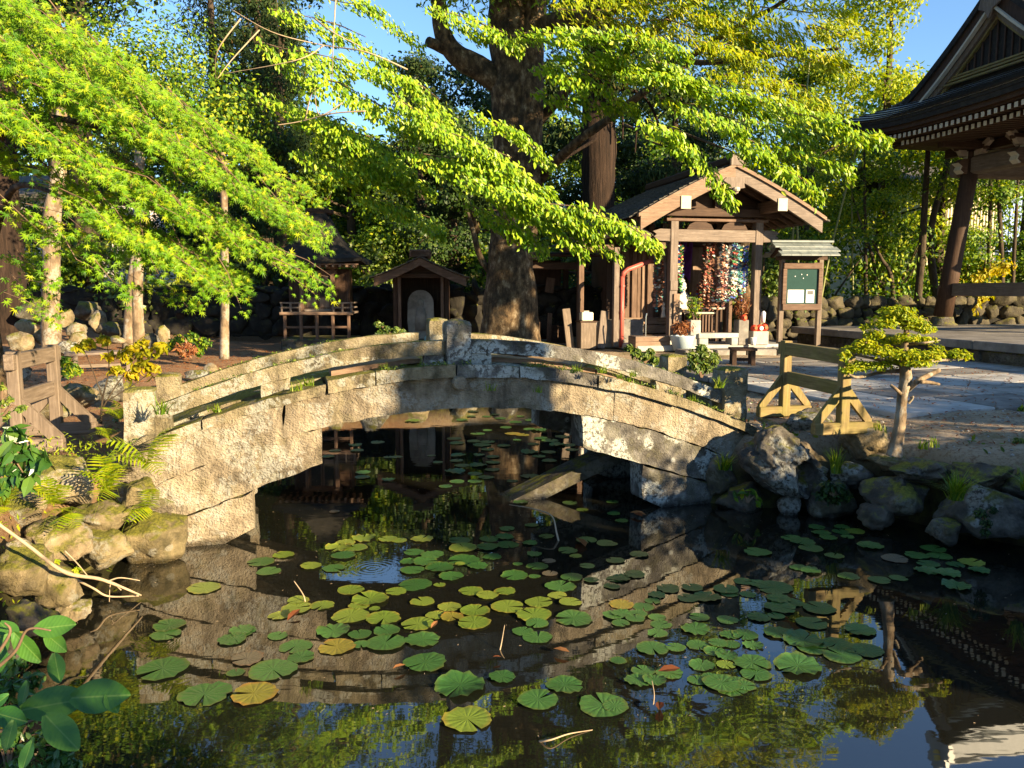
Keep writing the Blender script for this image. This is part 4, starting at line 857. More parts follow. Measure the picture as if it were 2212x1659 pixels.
# ------------------------------------------------------------------ little shrine with a veranda (left)
ls = thing('small_shrine', 'little dark shrine with a railed veranda and curved roof', 'shrine', (-4.22, 17.7, .78), R(3))
def S_(name, mat, c, s, **k): return pb_(name, mat, c, s, root=ls, **k)
S_('stone_base', 'boulder_dark', (0, .35, .02), (1.55, 1.4, .34), b=.03)
for q in range(5): S_('stilt', 'old_z', (-.68+q*.34, -.3, .45), (.065, .065, .55))
S_('stilt_rail', 'old_x', (0, -.3, .44), (1.4, .045, .05))
S_('veranda_floor', 'grey_x', (0, .2, .745), (1.52, 1.1, .045)); S_('veranda_edge', 'lit_x', (0, -.36, .735), (1.56, .04, .06))
for s in (-1, 1):
    for z in (.86, .96): S_('rail', 'grey_x', (s*.55, -.30, z), (.46, .03, .035))
    for z in (.86, .96): S_('side_rail', 'grey_y', (s*.74, .1, z), (.03, .9, .035))
    for x in (.36, .55, .74): S_('rail_post', 'grey_z', (s*x, -.30, .86), (.04, .04, .24))
    S_('porch_post', 'old_z', (s*.33, -.15, 1.22), (.085, .085, .95)); S_('bracket', 'old_x', (s*.33, -.18, 1.72), (.24, .12, .07)); S_('wall_post', 'dk_z', (s*.62, .1, 1.2), (.08, .08, .95))
S_('hall_wall', 'dk_z', (0, .42, 1.22), (1.25, .7, .95))
S_('door_sill', 'grey_x', (0, -.1, .80), (.62, .1, .06)); S_('lintel', 'old_x', (0, -.15, 1.62), (.86, .09, .09))
for s in (-1, 1):
    d = S_('door', 'old_z', (s*.145, -.10, 1.2), (.28, .035, .78)); pb_('lattice_pane', 'thatch', (s*.145, -.122, 1.31), (.2, .012, .44), b=.002, parent=d); pb_('door_panel', 'lit_z', (s*.145, -.123, .96), (.2, .014, .2), b=.003, parent=d)
# curved pyramid-like roof with thick eaves
n = 24; V = []; prof = [(1.0, 1.78), (.99, 1.86), (.78, 1.98), (.55, 2.2), (.36, 2.5), (.22, 2.8), (.16, 2.9)]
for f, z in prof:
    for a in range(n):
        t = a*4/n; e = int(t); g = t-e; cs = [(-1, -1), (1, -1), (1, 1), (-1, 1)]
        x = cs[e][0]+(cs[(e+1) % 4][0]-cs[e][0])*g; y = cs[e][1]+(cs[(e+1) % 4][1]-cs[e][1])*g; cor = abs(x*y)
        V.append((x*1.02*f, .35+y*.98*f, z+.07*cor*f**3))
V = np.array(V); i, j = np.meshgrid(np.arange(len(prof)-1), np.arange(n), indexing='ij'); i = i.ravel(); j = j.ravel(); j2 = (j+1) % n
mb = MB(); mb.add(V, [*np.stack([i*n+j, i*n+j2, (i+1)*n+j2, (i+1)*n+j], 1).tolist(), list(range(n))[::-1], list(range((len(prof)-1)*n, len(prof)*n))]); mb.obj('roof', M['thatch'], ls, smooth=False)
for q in range(13): S_('rafter', 'lit_y', (-.84+q*.14, -.35, 1.74), (.045, .5, .045), b=.003)
S_('eave_board', 'old_x', (0, -.58, 1.775), (1.9, .03, .035)); S_('ridge', 'dk_x', (0, .35, 2.95), (.6, .2, .14), b=.03)

# ------------------------------------------------------------------ statue shrine (open niche)
ns = thing('statue_shrine', 'narrow gabled wooden niche sheltering a carved stone slab', 'shrine', (-2.02, 18.0, .78), R(4))
def N_(name, mat, c, s, **k): return pb_(name, mat, c, s, root=ns, **k)
N_('base_slab', 'slab_dark', (0, .35, .04), (1.25, 1.1, .16), b=.02)
for s in (-1, 1):
    N_('front_post', 'old_z', (s*.47, -.10, .80), (.07, .07, 1.44)); N_('wall_post', 'dk_z', (s*.57, .05, .80), (.10, .10, 1.44)); N_('side_wall', 'dk_z', (s*.6, .45, .8), (.05, .8, 1.44))
    mb = MB(); T = np.linspace(0, 1, 7); tp = [(s*1.0*t, 1.93-.50*t+.07*t*t) for t in T]; bt = [(s*1.0*t, 1.93-.50*t+.07*t*t-.16-.03*t) for t in T]
    mb.prism((tp+bt[::-1])[::s], (0, -.38, 0), (1, 0, 0), (0, 0, 1), (0, 1, 0), .05); mb.obj('bargeboard', M['old_x'], ns)
    for q in range(8):
        t0, t1 = q/8*1.05, (q+1.25)/8*1.05; zz = lambda t: 1.96-.5*t+.07*t*t
        for c in range(3):
            mb = MB(); mb.prism([(s*t0, zz(t0)), (s*t1, zz(t1)+.022), (s*t1, zz(t1)), (s*t0, zz(t0)-.02)][::s], (0, -.42+.55*c, 0), (1, 0, 0), (0, 0, 1), (0, 1, 0), .54); mb.obj('shingle', M['shingle'], ns)
N_('back_wall', 'dk_z', (0, .85, .85), (1.2, .05, 1.5)); N_('lintel', 'dk_x', (0, -.08, 1.55), (1.15, .08, .1)); N_('ridge_cap', 'old_y', (0, .35, 2.03), (.42, 1.4, .14), b=.02); N_('ridge_end', 'old_x', (0, -.2, 2.03), (.46, .3, .16), b=.02)
mb = MB(); mb.prism([(-.55, 1.6), (.55, 1.6), (0, 1.85)], (0, -.05, 0), (1, 0, 0), (0, 0, 1), (0, 1, 0), .04); mb.obj('gable_panel', M['dk_x'], ns)
sl = thing('carved_slab', 'grey round topped stone slab carved with a standing figure', 'stone carving', tuple(Vector((-2.02, 18.0, .92))+Matrix.Rotation(R(4), 3, 'Z')@Vector((-.02, .25, 0))), R(4))
T = np.linspace(0, pi, 15); ol = [(-.26, 0), (.26, 0), (.30, .4), (.29, .75)]+[(.29*cos(a), .80+.30*sin(a)) for a in T]+[(-.29, .75), (-.30, .4)]
mb = MB(); mb.prism(ol, (0, -.06, 0), (1, 0, 0), (0, 0, 1), (0, 1, 0), .14); mb.obj('slab', M['slab_dark'], sl)
mb = MB(); mb.lathe([(.13, 0), (.12, .3), (.10, .48), (.04, .52), (.065, .57), (.07, .64), (.02, .70)], (0, 0, 0), 14, (1, .35)); mb.obj('figure_relief', M['slab_dark'], sl, (0, -.065, .2), smooth=True)
lat('small_jar', [(.05, 0), (.07, .05), (.06, .12), (.03, .16)], flat('teal_jar', (.12, .25, .27), .3, .5, .1), tuple(Vector((-1.87, 17.72, .86))), 'small teal jar at the foot of the carved slab', 'jar')

# ------------------------------------------------------------------ notice board
nb = thing('notice_board', 'roofed wooden notice board with two white papers', 'notice board', (6.08, 17.1, .76), R(6))
def B_(name, mat, c, s, **k): return pb_(name, mat, c, s, root=nb, **k)
for s in (-1, 1): B_('post', 'brown_z', (s*.42, 0, .95), (.10, .10, 1.9)); 
B_('base_stone', 'slab', (-.45, -.05, .03), (.36, .3, .1), b=.02)
for c, s_ in (((0, -.07, 1.76), (.84, .06, .13)), ((0, -.07, .90), (.84, .06, .13)), ((-.39, -.07, 1.33), (.09, .06, .73)), ((.39, -.07, 1.33), (.09, .06, .73))): B_('frame_rail', 'old_x', c, s_)
M['green_board'] = flat('green_board', (.018, .05, .046), .8, .15, .1); M['paper'] = flat('paper', (.78, .76, .72), .6, .2, .03); M['ink'] = flat('ink', (.12, .12, .12), .6, .2, .1)
B_('board', 'green_board', (0, -.055, 1.33), (.70, .02, .74), b=.002)
B_('paper', 'paper', (-.13, -.07, 1.125), (.35, .004, .27), b=.001); p2 = B_('paper', 'paper', (.185, -.07, 1.125), (.18, .004, .27), b=.001)
pb_('printed_picture', 'ink', (.185, -.0735, 1.20), (.13, .002, .08), b=.0005, parent=p2)
for q in range(5): pb_('printed_line', 'ink', (.185, -.0735, 1.13-q*.024), (.13, .002, .006), b=.0005, parent=p2)
for q, (x, z) in enumerate(((-.02, 1.58), (-.16, 1.54), (.02, 1.50), (.1, 1.57))): B_('pin', 'paper', (x, -.07, z), (.02, .012, .02), b=.004)
for s in (-1, 1):
    for r in range(3):
        for c in range(6):
            t0, t1 = r/3, (r+1.15)/3; wd = 1.26/6; x = -.63+wd*(c+.5)+(.05 if r % 2 else -.03)
            A = [(s*.46*t0, 2.24-.27*t0), (s*.46*t1, 2.26-.27*t1), (s*.46*t1, 2.235-.27*t1), (s*.46*t0, 2.215-.27*t0)]
            mb = MB(); mb.prism([(y, z) for y, z in A][::-s], (x-wd*.49, 0, 0), (0, 1, 0), (0, 0, 1), (1, 0, 0), wd*.98); mb.obj('roof_tile', M['grey_roof'], nb)
B_('ridge_cap', 'grey_roof', (0, 0, 2.265), (1.36, .1, .05), b=.01)
for s in (-1, 1): mb = MB(); mb.prism([(-.44, 1.97), (0, 2.20), (.44, 1.97), (.40, 1.94), (0, 2.1), (-.40, 1.94)], (s*.5, 0, 0), (0, 1, 0), (0, 0, 1), (1, 0, 0), .05); mb.obj('gable_board', M['dk_y'], nb)
B_('roof_beam', 'dk_x', (0, 0, 1.92), (1.1, .1, .08))
# ------------------------------------------------------------------ bell tower with hip-and-gable roof
TO = Vector((10.5, 19.7, 1.15))
bt = thing('bell_tower', 'open bell tower with sweeping grey roof and rows of white rafter ends', 'bell tower', tuple(TO), TA)
def T_(name, mat, c, s, b=.01, parent=None, rot=None):
    mb = MB(); mb.box(c, s, b, rot); return mb.obj(name, M[mat], parent or bt)
HW = 3.8; M['pale_arm'] = flat('pale_arm', (.36, .30, .25), .8, .2, .15)
for x, y in ((0, 0), (0, -HW), (HW, 0), (HW, -HW)):
    lx_, ly = (.3 if x == 0 else -.3), (-.3 if y == 0 else .3)
    mb = MB(); mb.tube([(x+lx_*t, y+ly*t, .22+3.75*t) for t in (0, .3, .7, 1)], [.215, .205, .19, .18], 18); mb.obj('column', M['dk_z'], bt, smooth=True)
    mb = MB(); mb.lathe([(.34, 0), (.34, .04), (.27, .08), (.25, .16), (.23, .22)], (x, y, 0), 18); mb.obj('column_base', M['boulder_dark'], bt, smooth=True)
for y in (0, -HW):
    T_('tie_beam', 'old_x', (HW/2, y, .85), (HW+.3, .12, .26)); T_('head_beam', 'brown_x', (HW/2, y, 3.72), (HW, .22, .36), .06)
for x in (0, HW):
    T_('tie_beam', 'brown_y', (x+(.07 if x == 0 else -.07), -HW/2, .88), (.14, HW, .30))
    T_('head_beam', 'brown_y', (x+(.28 if x == 0 else -.28), -HW/2, 3.78), (.24, HW-.4, .42), .07)
    T_('upper_beam', 'dk_y', (x+(.55 if x == 0 else -.55), -HW/2, 4.22), (.2, HW+1.6, .2))
for y in (0, -HW): T_('upper_beam', 'dk_x', (HW/2, y+(-.55 if y == 0 else .55), 4.22), (HW+1.6, .2, .2))
def bracket(x, y, sx, sy):
    t = T_('bracket_set', 'dk_z', (x, y, 4.03), (.30, .30, .18), .04)
    for ax in (0, 1):
        L = .62; c = [x, y, 4.17]; s = [.14, .14, .13]; s[ax] = L*1.5; T_('bracket_arm', ('dk_x', 'dk_y')[ax], c, s, .03, t)
        for e in (-1, 1):
            p = [(0, -.02), (.16, 0), (.27, .13), (.46, .27), (.42, .36), (.24, .26), (.15, .17), (.06, .17)]
            ex_ = (e, 0, 0) if ax == 0 else (0, e, 0); ey_ = (0, 1, 0) if ax == 0 else (1, 0, 0)
            o = (x+e*.14*(ax == 0), y+e*.14*(ax == 1), 4.0); mb = MB(); mb.prism(p, np.array(o)-np.array(ey_)*.06, ex_, (0, 0, 1), ey_, .12); mb.obj('carved_arm', M['pale_arm'], t)
            mb = MB(); c2 = [x, y, 4.0]; c2[ax] += e*.155; s2 = [.13, .13, .2]; s2[ax] = .02; mb.box(c2, s2, .003); mb.obj('white_face', M['white_end'], t)
    # beam noses below
    for ax, e in ((0, sx), (1, sy)):
        ex_ = (e, 0, 0) if ax == 0 else (0, e, 0); ey_ = (0, 1, 0) if ax == 0 else (1, 0, 0)
        mb = MB(); mb.prism([(0, -.18), (.20, -.17), (.34, -.08), (.30, 0), (.42, .08), (.30, .17), (0, .18)], np.array((x, y, 3.75))-np.array(ey_)*.09, ex_, (0, 0, 1), ey_, .18); mb.obj('beam_nose', M['old_x'], t)
        mb = MB(); mb.prism([(.26, -.15), (.35, -.08), (.31, 0), (.43, .08), (.45, .07), (.35, 0), (.39, -.09), (.29, -.17)], np.array((x, y, 3.75))-np.array(ey_)*.095, ex_, (0, 0, 1), ey_, .19); mb.obj('white_curl', M['white_end'], t)
for x, y in ((.28, -.28), (.28, -HW+.28), (HW-.28, -.28), (HW-.28, -HW+.28)): bracket(x, y, -1 if x < 1 else 1, 1 if y > -1 else -1)
bracket(.28, -HW/2, -1, 0)
# roof: eave rectangle with upturned corners, ridge along x
EX0, EX1, EY0, EY1 = -1.72, HW+1.72, -HW-1.72, 1.85; CYm, CXm = (EY0+EY1)/2, (EX0+EX1)/2
GXL, GXR = -.72, HW+.72; RZ = 7.28
def eave_z(q): return 4.83+.30*abs(q)**3.2                   # q=-1..1 along an eave
def slope_z(f): return 4.83+(RZ-4.83)*(.62*f+.38*f*f)         # f=0 eave .. 1 ridge
NF, NA = 14, 28
def main_slope(sg):
    # long slope towards the far or near eave; above the hip line it spans gable to gable
    ey = EY1 if sg > 0 else EY0; V = []
    for a in range(NF+1):
        f = a/NF; y = ey+(CYm-ey)*f
        inset = min(f*abs(ey-CYm), GXL-EX0); x0, x1 = EX0+inset, EX1-inset
        if f > .28: x0, x1 = GXL-.10, GXR+.10
        for b in range(NA+1):
            q = b/NA*2-1; V.append((x0+(x1-x0)*b/NA, y, slope_z(f)+.30*abs(q)**3.2*(1-f)**3))
    return np.array(V)
def gridF(a, b): i, j = np.meshgrid(np.arange(a), np.arange(b), indexing='ij'); i = i.ravel(); j = j.ravel(); return np.stack([i*(b+1)+j, i*(b+1)+j+1, (i+1)*(b+1)+j+1, (i+1)*(b+1)+j], 1)
for sg in (1, -1):
    V = main_slope(sg); mb = MB()
    for a in range(NF):                                       # each course laps the one below
        top, bot = V[(a+1)*(NA+1):(a+2)*(NA+1)], V[a*(NA+1):(a+1)*(NA+1)]; W = np.concatenate([bot+[0, 0, .035], top+[0, 0, .004], bot-[0, 0, .03]]); n = NA+1
        j = np.arange(NA); mb.add(W, [*np.stack([j, j+1, n+j+1, n+j], 1).tolist(), *np.stack([2*n+j, 2*n+j+1, j+1, j], 1).tolist()])
    mb.obj('roof_slope', M['copper_roof'], bt)
def skirt(sg):
    ex = EX0 if sg < 0 else EX1; V = []; N = 7; wd = abs((GXL if sg < 0 else GXR)-ex)+.25
    for a in range(N+1):
        f = a/N; d = wd*f; x = ex-sg*d; y0, y1 = EY0+d, EY1-d
        for b in range(NA+1): q = b/NA*2-1; V.append((x, y0+(y1-y0)*b/NA, slope_z(d/abs(EY1-CYm))+.30*abs(q)**3.2*(1-f*.45)**3))
    return np.array(V), N
for sg in (-1, 1):
    V, N = skirt(sg); 
    for a in range(N):
        top, bot = V[(a+1)*(NA+1):(a+2)*(NA+1)], V[a*(NA+1):(a+1)*(NA+1)]; n = NA+1; j = np.arange(NA); mb = MB(); mb.add(np.concatenate([bot+[sg*.03, 0, .026], top+[0, 0, .004]]), np.stack([j, j+1, n+j+1, n+j], 1)); o = mb.obj('roof_course', M['copper_roof'], bt)
        mb = MB(); mb.add(np.concatenate([bot+[sg*.03, 0, .026], bot+[sg*.01, 0, -.01]]), np.stack([j, j+1, n+j+1, n+j], 1)); mb.obj('course_shade_edge', M['thatch'], o)  # near-black riser paints the shadow line under each course
# thick layered eaves on all sides, then soffit
def eave_ring(inset, zoff, h, mat, nm):
    P = []
    x0, x1, y0, y1 = EX0+inset, EX1-inset, EY0+inset, EY1-inset; K = 30
    for (ax, ay), (bx, by) in (((x0, y0), (x1, y0)), ((x1, y0), (x1, y1)), ((x1, y1), (x0, y1)), ((x0, y1), (x0, y0))):
        for b in range(K): q = b/K*2-1; P.append((ax+(bx-ax)*b/K, ay+(by-ay)*b/K, .30*abs(q)**3.2))
    P = np.array(P); n = len(P); c = np.array([CXm, CYm, 0]); inn = P.copy(); inn[:, :2] = c[:2]+(P[:, :2]-c[:2])*.72
    W = np.concatenate([P+[0, 0, zoff], P+[0, 0, zoff-h], inn+[0, 0, zoff-h+.04]]); j = np.arange(n); k = (j+1) % n
    mb = MB(); mb.add(W, [*np.stack([j, n+j, n+k, k], 1).tolist(), *np.stack([n+j, 2*n+j, 2*n+k, n+k], 1).tolist()]); mb.obj(nm, M[mat], bt)
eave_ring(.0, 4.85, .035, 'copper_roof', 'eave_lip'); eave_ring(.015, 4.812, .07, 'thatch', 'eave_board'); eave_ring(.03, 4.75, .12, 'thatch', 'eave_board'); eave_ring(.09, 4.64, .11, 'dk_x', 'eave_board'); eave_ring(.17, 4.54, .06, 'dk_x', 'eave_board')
rb = MB(); rb.box((-.5, 0, 0), (1.0, .075, .095), .004); rme = rb.data('rafter'); rme.materials.append(M['dk_x'])
re_ = MB(); re_.box((-1.006, 0, 0), (.014, .08, .10), .002); eme = re_.data('rafter_end'); eme.materials.append(M['white_end'])
ys = np.arange(EY1-.32, EY0+.3, -.165)
for row, (xo, zo, k0, k1) in enumerate(((-.55, 4.40, 0, 99), (-.33, 4.27, 9, 33))):
    for q, y in enumerate(ys):
        if not k0 <= q <= k1: continue
        qq = (y-CYm)/((EY1-EY0)/2); o = place('rafter', rme, bt, (xo, y, zo+.28*abs(qq)**3.2)); place('rafter_end', eme, o)
xs = np.arange(EX0+.32, EX1-.3, .33)
for x in xs:
    for sg in (1, -1): qq = (x-CXm)/((EX1-EX0)/2); o = place('rafter', rme, bt, (x, (-.2 if sg > 0 else -HW+.2)+sg*.35, 4.40+.28*abs(qq)**3.2), (0, 0, -sg*pi/2)); place('rafter_end', eme, o)
mb = MB(); mb.box((CXm, CYm, 4.36), (HW+1.9, HW+1.9, .04)); mb.obj('soffit', M['dk_x'], bt)
# gables
def gline(t): y = EY1+(CYm-EY1)*(.27+.73*t); return y, slope_z(.27+.73*t)
for sg in (-1, 1):
    gx_ = GXL if sg < 0 else GXR
    for s in (-1, 1):
        for nm, off, dep, th_, mt in (('verge', .06, -.12, .16, 'thatch'), ('bargeboard', -.10, -.06, .34, 'dk_z'), ('white_strip', -.42, -.14, .06, 'white_end'), ('inner_board', -.48, -.02, .16, 'brown_z'), ('gold_moulding', -.66, .04, .06, 'ochre_z')):
            if nm == 'white_strip' and s < 0: pass
            T = np.linspace(0, 1, 12); tp = []; bo = []
            for t in T: y, z = gline(t); y = CYm+s*(y-CYm); tp.append((y, z+off)); bo.append((y, z+off-th_))
            mb = MB(); mb.prism((tp+bo[::-1])[::s], (gx_+sg*(-dep), 0, 0), (0, 1, 0), (0, 0, 1), (-sg, 0, 0), .10); mb.obj(nm, M[mt], bt)
    y0, z0 = gline(0); mb = MB(); mb.prism([(CYm-(y0-CYm)+.2, z0-.25), (y0-.2, z0-.25), (CYm, RZ-.4)], (gx_-sg*.12, 0, 0), (0, 1, 0), (0, 0, 1), (-sg, 0, 0), .06); mb.obj('gable_wall', M['thatch'], bt)
    for q in range(9): yy = CYm+(q-4)*.2; mb = MB(); mb.box((gx_-sg*.09, yy, 5.75+.35*(1-abs(q-4)/4)), (.03, .04, .7*(1.3-abs(q-4)/4)), .004); mb.obj('gable_lattice', M['dk_z'], bt)
    for z, w_ in ((5.50, 1.75), (5.58, 1.6), (5.65, 1.5)): T_('gable_sill', 'ochre_y', (gx_-sg*(.02+.03*(z-5.5)*10), CYm, z), (.08, w_*2, .05))
    mb = MB(); mb.prism([(-.22, 0), (-.28, -.2), (-.1, -.28), (0, -.45), (.1, -.28), (.28, -.2), (.22, 0)], (gx_+sg*.14, CYm, RZ-.28), (0, 1, 0), (0, 0, 1), (sg, 0, 0), .05); mb.obj('gable_pendant', M['brown_z'], bt)
T_('ridge', 'copper_roof', (CXm, CYm, RZ+.18), (GXR-GXL+.3, .34, .42), .06); T_('ridge_cap', 'copper_roof', (CXm, CYm, RZ+.42), (GXR-GXL+.4, .46, .08), .03)
for sg in (-1, 1):
    gx_ = (GXL-.22) if sg < 0 else (GXR+.22)
    mb = MB(); mb.prism([(-.34, -.15), (-.4, .15), (-.26, .2), (-.3, .42), (-.14, .46), (0, .64), (.14, .46), (.3, .42), (.26, .2), (.4, .15), (.34, -.15)], (gx_-.06, CYm, RZ+.1), (0, 1, 0), (0, 0, 1), (1, 0, 0), .12); e = mb.obj('ridge_ornament', M['copper_roof'], bt)
    mb = MB(); mb.lathe([(.01, 0), (.12, 0), (.12, .02), (.01, .03)], (0, 0, 0), 16); mb.obj('gold_crest', flat('gold', (.6, .38, .06), .3, .5, .1, metal=.6), e, (gx_+sg*.062, CYm, RZ+.36), (0, sg*R(90), 0))
# bronze bell hanging inside
bell = thing('bronze_bell', 'big bronze bell hanging inside the bell tower', 'bell', tuple(TO+Matrix.Rotation(TA, 3, 'Z')@Vector((HW/2, -HW/2, 2.0))), TA)
BZ = flat('bronze', (.05, .09, .07), .4, .5, .2, metal=.5)
mb = MB(); mb.lathe([(.50, 0), (.52, .05), (.47, .12), (.45, .6), (.42, .9), (.33, 1.1), (.12, 1.18)], (0, 0, 0), 28); mb.obj('bell_body', BZ, bell, smooth=True)
mb = MB(); mb.tube([(-.12, 0, 1.16), (-.1, 0, 1.32), (.1, 0, 1.32), (.12, 0, 1.16)], .05, 8); mb.obj('loop', BZ, bell); mb = MB(); mb.tube([(0, 0, 1.3), (0, 0, 2.3)], .04, 8); mb.obj('hanger', M['dk_z'], bell)
# platform
pl = thing('tower_platform', 'raised stone platform carrying the bell tower', 'platform', tuple(TO), TA)
for q in range(6):
    for r in range(5):
        mb = MB(); mb.box((-3.8+1.0+q*2.0, -9.0+.95+r*1.9, -.075), (1.992, 1.892, .15), .015); mb.obj('paving_stone', M['slab_dark'], pl)
for q in range(5):
    mb = MB(); mb.box((-3.62+.2, -9.0+.95+r*0+q*1.9, -.34), (.4, 1.885, .36), .03); mb.obj('base_stone', M['boulder_dark'], pl)
    mb = MB(); mb.box((-3.6+1.0+q*2.0, -8.8+.2, -.34), (1.985, .4, .36), .03); mb.obj('base_stone', M['boulder_dark'], pl)
mb = MB(); mb.box((2.2, -4.25, -.35), (11.2, 8.7, .36), .02); mb.obj('core', M['boulder_dark'], pl)

# ------------------------------------------------------------------ paved path on the right
pv = thing('stone_paving', 'grey stone paving laid between the bridge end and the bell tower', 'paving', (3.86, 8.02, .735), R(17)); pv['kind'] = 'structure'
yy = 0
for r, (dpt, offs) in enumerate(((.92, 0), (.85, -.4), (.95, -.1), (.9, -.55), (.85, -.2), (.9, -.5), (.8, 0))):
    x = min(0, offs); q = 0
    while x < 8:
        w_ = RNG.uniform(.9, 1.5); x0 = max(x, 0); mb = MB(); mb.box(((x0+x+w_)/2, yy+dpt/2, .0), (x+w_-x0-.03, dpt-.03, .09), .012); 
        if x+w_-x0 > .2: mb.obj('paving_stone', M[('slab', 'slab_warm', 'slab_dark')[RNG.integers(3)]], pv)
        x += w_
    yy += dpt
# ------------------------------------------------------------------ buildings beyond the trees
def far_house(label, c, rz, L, D_, h, wall, roofm, ribs=30, win=3):
    t = thing('far_building', label, 'building', c, rz)
    mb = MB(); mb.box((0, 0, h/2), (L, D_, h), .03); mb.obj('wall', wall, t)
    for q in range(ribs): mb = MB(); mb.box((-L/2+L*(q+.5)/ribs, -D_/2-.02, h/2), (.06, .04, h), .01); mb.obj('cladding_rib', wall, t)
    for s in (-1, 1): mb = MB(); mb.prism([(0, h+1.2), (s*(D_/2+.5), h-.05), (s*(D_/2+.5), h+.1), (0, h+1.4)][::s], (-L/2-.5, 0, 0), (0, 1, 0), (0, 0, 1), (1, 0, 0), L+1); mb.obj('roof', roofm, t)
    for q in range(win):
        f = MB(); f.box((-L/2+L*(q+.7)/win, -D_/2-.05, h*.55), (1.5, .06, 1.1), .02); fo = f.obj('window', M['white_end'], t)
        mb = MB(); mb.box((-L/2+L*(q+.7)/win, -D_/2-.09, h*.55), (1.36, .02, .96), .005); mb.obj('pane', M['glass'], fo)
M['glass'] = flat('glass', (.05, .06, .07), .08, .6, .1)
CREAM = flat('cream_wall', (.62, .56, .42), .8, .2, .06); BLUEW = flat('blue_sheet', (.20, .30, .62), .6, .3, .08); WHW = flat('white_wall', (.72, .66, .62), .8, .2, .05)
far_house('white house glimpsed through the trees at far left', (-20.5, 36, 1.0), R(-8), 8, 7, 4.6, WHW, M['shingle'], 4, 3)
far_house('cream ribbed building glimpsed behind the bamboo on the right', (16.2, 33.5, .8), R(8), 3.2, 6, 5.0, CREAM, M['shingle'], 26, 1)
far_house('blue sheeted shed behind the bell tower column', (21.4, 34.5, .8), R(8), 6.5, 6, 5.0, BLUEW, M['shingle'], 10, 1)
# ------------------------------------------------------------------ trees
def trunk(root, pts, rad, mat, name='trunk', n=14, wob=.16, seed=1, wsc=2.2):
    pts = np.array(pts, float); k = len(pts); T = np.linspace(0, 1, max(k*6, 12)); src = np.linspace(0, 1, k)
    # smooth the limb with a Catmull-Rom pass
    def cr(t):
        f = t*(k-1); i = int(min(f, k-2)); u = f-i; p0, p1, p2, p3 = pts[max(i-1, 0)], pts[i], pts[i+1], pts[min(i+2, k-1)]
        return .5*(2*p1+(p2-p0)*u+(2*p0-5*p1+4*p2-p3)*u*u+(3*p1-p0-3*p2+p3)*u**3)
    P = np.array([cr(t) for t in T]); r = np.interp(T, src, rad); mb = MB(); mb.tube(P, r, n, True, wob, seed, wsc)
    return mb.obj(name, M[mat], root, smooth=True)
def twigs(root, L, mat='twig', name='twig'):
    mb = MB()
    for p, q, r in L: p = np.array(p); q = np.array(q); mb.tube([p, (p+q)/2+RNG.normal(0, .03, 3), q], [r, r*.75, r*.4], 5)
    return stuff(mb.obj(name, M[mat], root))
def singles(root, pos, nrm, tip, size, kind, mats, name='leaf'):
    "leaves that can be picked apart: each an object of its own"
    V, F = leaf_shape(kind); ms = []
    for i in range(6):
        mb = MB(); W = V*[1, 1+.1*(i % 3-1), 1+.5*(i % 2)]; mb.add(W, F, i/5); me = mb.data(name, attr=True); me.materials.append(mats); ms.append(me)
    x, y, z = frames(nrm, tip)
    for i in range(len(pos)):
        o = bpy.data.objects.new(name, ms[i % 6]); COL.objects.link(o); o.parent = root
        m = Matrix(((x[i, 0], y[i, 0], z[i, 0], pos[i, 0]), (x[i, 1], y[i, 1], z[i, 1], pos[i, 1]), (x[i, 2], y[i, 2], z[i, 2], pos[i, 2]), (0, 0, 0, 1)))
        o.matrix_local = m@Matrix.Scale(float(size[i] if not np.isscalar(size) else size), 4)
def inpoly(P, poly):
    x, y = P; ins = False; n = len(poly)
    for i in range(n):
        (ax, ay), (bx, by) = poly[i], poly[(i+1) % n]
        if (ay > y) != (by > y) and x < (bx-ax)*(y-ay)/(by-ay)+ax: ins = not ins
    return ins

# maple on the left: layered sprays running down to the right in front of the left bank
mp = thing('maple_tree', 'bright green maple sweeping down over the left bank in layered sprays', 'tree', (-5.35, 8.5, .75))
O = np.array([-5.35, 8.5, .75])
trunk(mp, np.array([(-5.35, 8.5, .6), (-5.42, 8.4, 1.6), (-5.3, 8.2, 2.6), (-5.1, 7.9, 3.4)])-O, [.09, .075, .07, .06], 'bark_grey')
trunk(mp, np.array([(-5.2, 8.0, 3.2), (-4.6, 7.4, 4.0), (-3.7, 6.9, 4.3)])-O, [.06, .045, .02], 'bark_grey', 'limb'); trunk(mp, np.array([(-5.3, 8.2, 2.7), (-4.4, 7.2, 3.4), (-3.3, 6.6, 3.3), (-2.5, 6.4, 2.9)])-O, [.055, .04, .025, .01], 'bark_grey', 'limb')
trunk(mp, np.array([(-5.35, 8.3, 2.2), (-4.5, 7.4, 2.9), (-3.6, 6.6, 2.75)])-O, [.04, .03, .012], 'bark_grey', 'limb')
MPOLY = [(-160, -60), (60, 15), (160, 70), (280, 130), (400, 225), (520, 310), (640, 405), (700, 455), (660, 490), (640, 540), (600, 565), (560, 530), (520, 580), (470, 605), (380, 600), (290, 545), (230, 470), (180, 430), (120, 340), (40, 300), (-60, 330), (-160, 330)]
HOLES = [[(500, 330), (560, 370), (600, 440), (540, 400)], [(150, 180), (230, 200), (250, 235), (170, 215)], [(330, 480), (400, 500), (430, 540), (360, 525)], [(215, 300), (300, 350), (320, 400), (240, 360)], [(400, 350), (500, 400), (560, 470), (500, 460), (430, 420)]]
dirs = unit((.80, -.18, -.46)); A = []; tw = []; m = 0
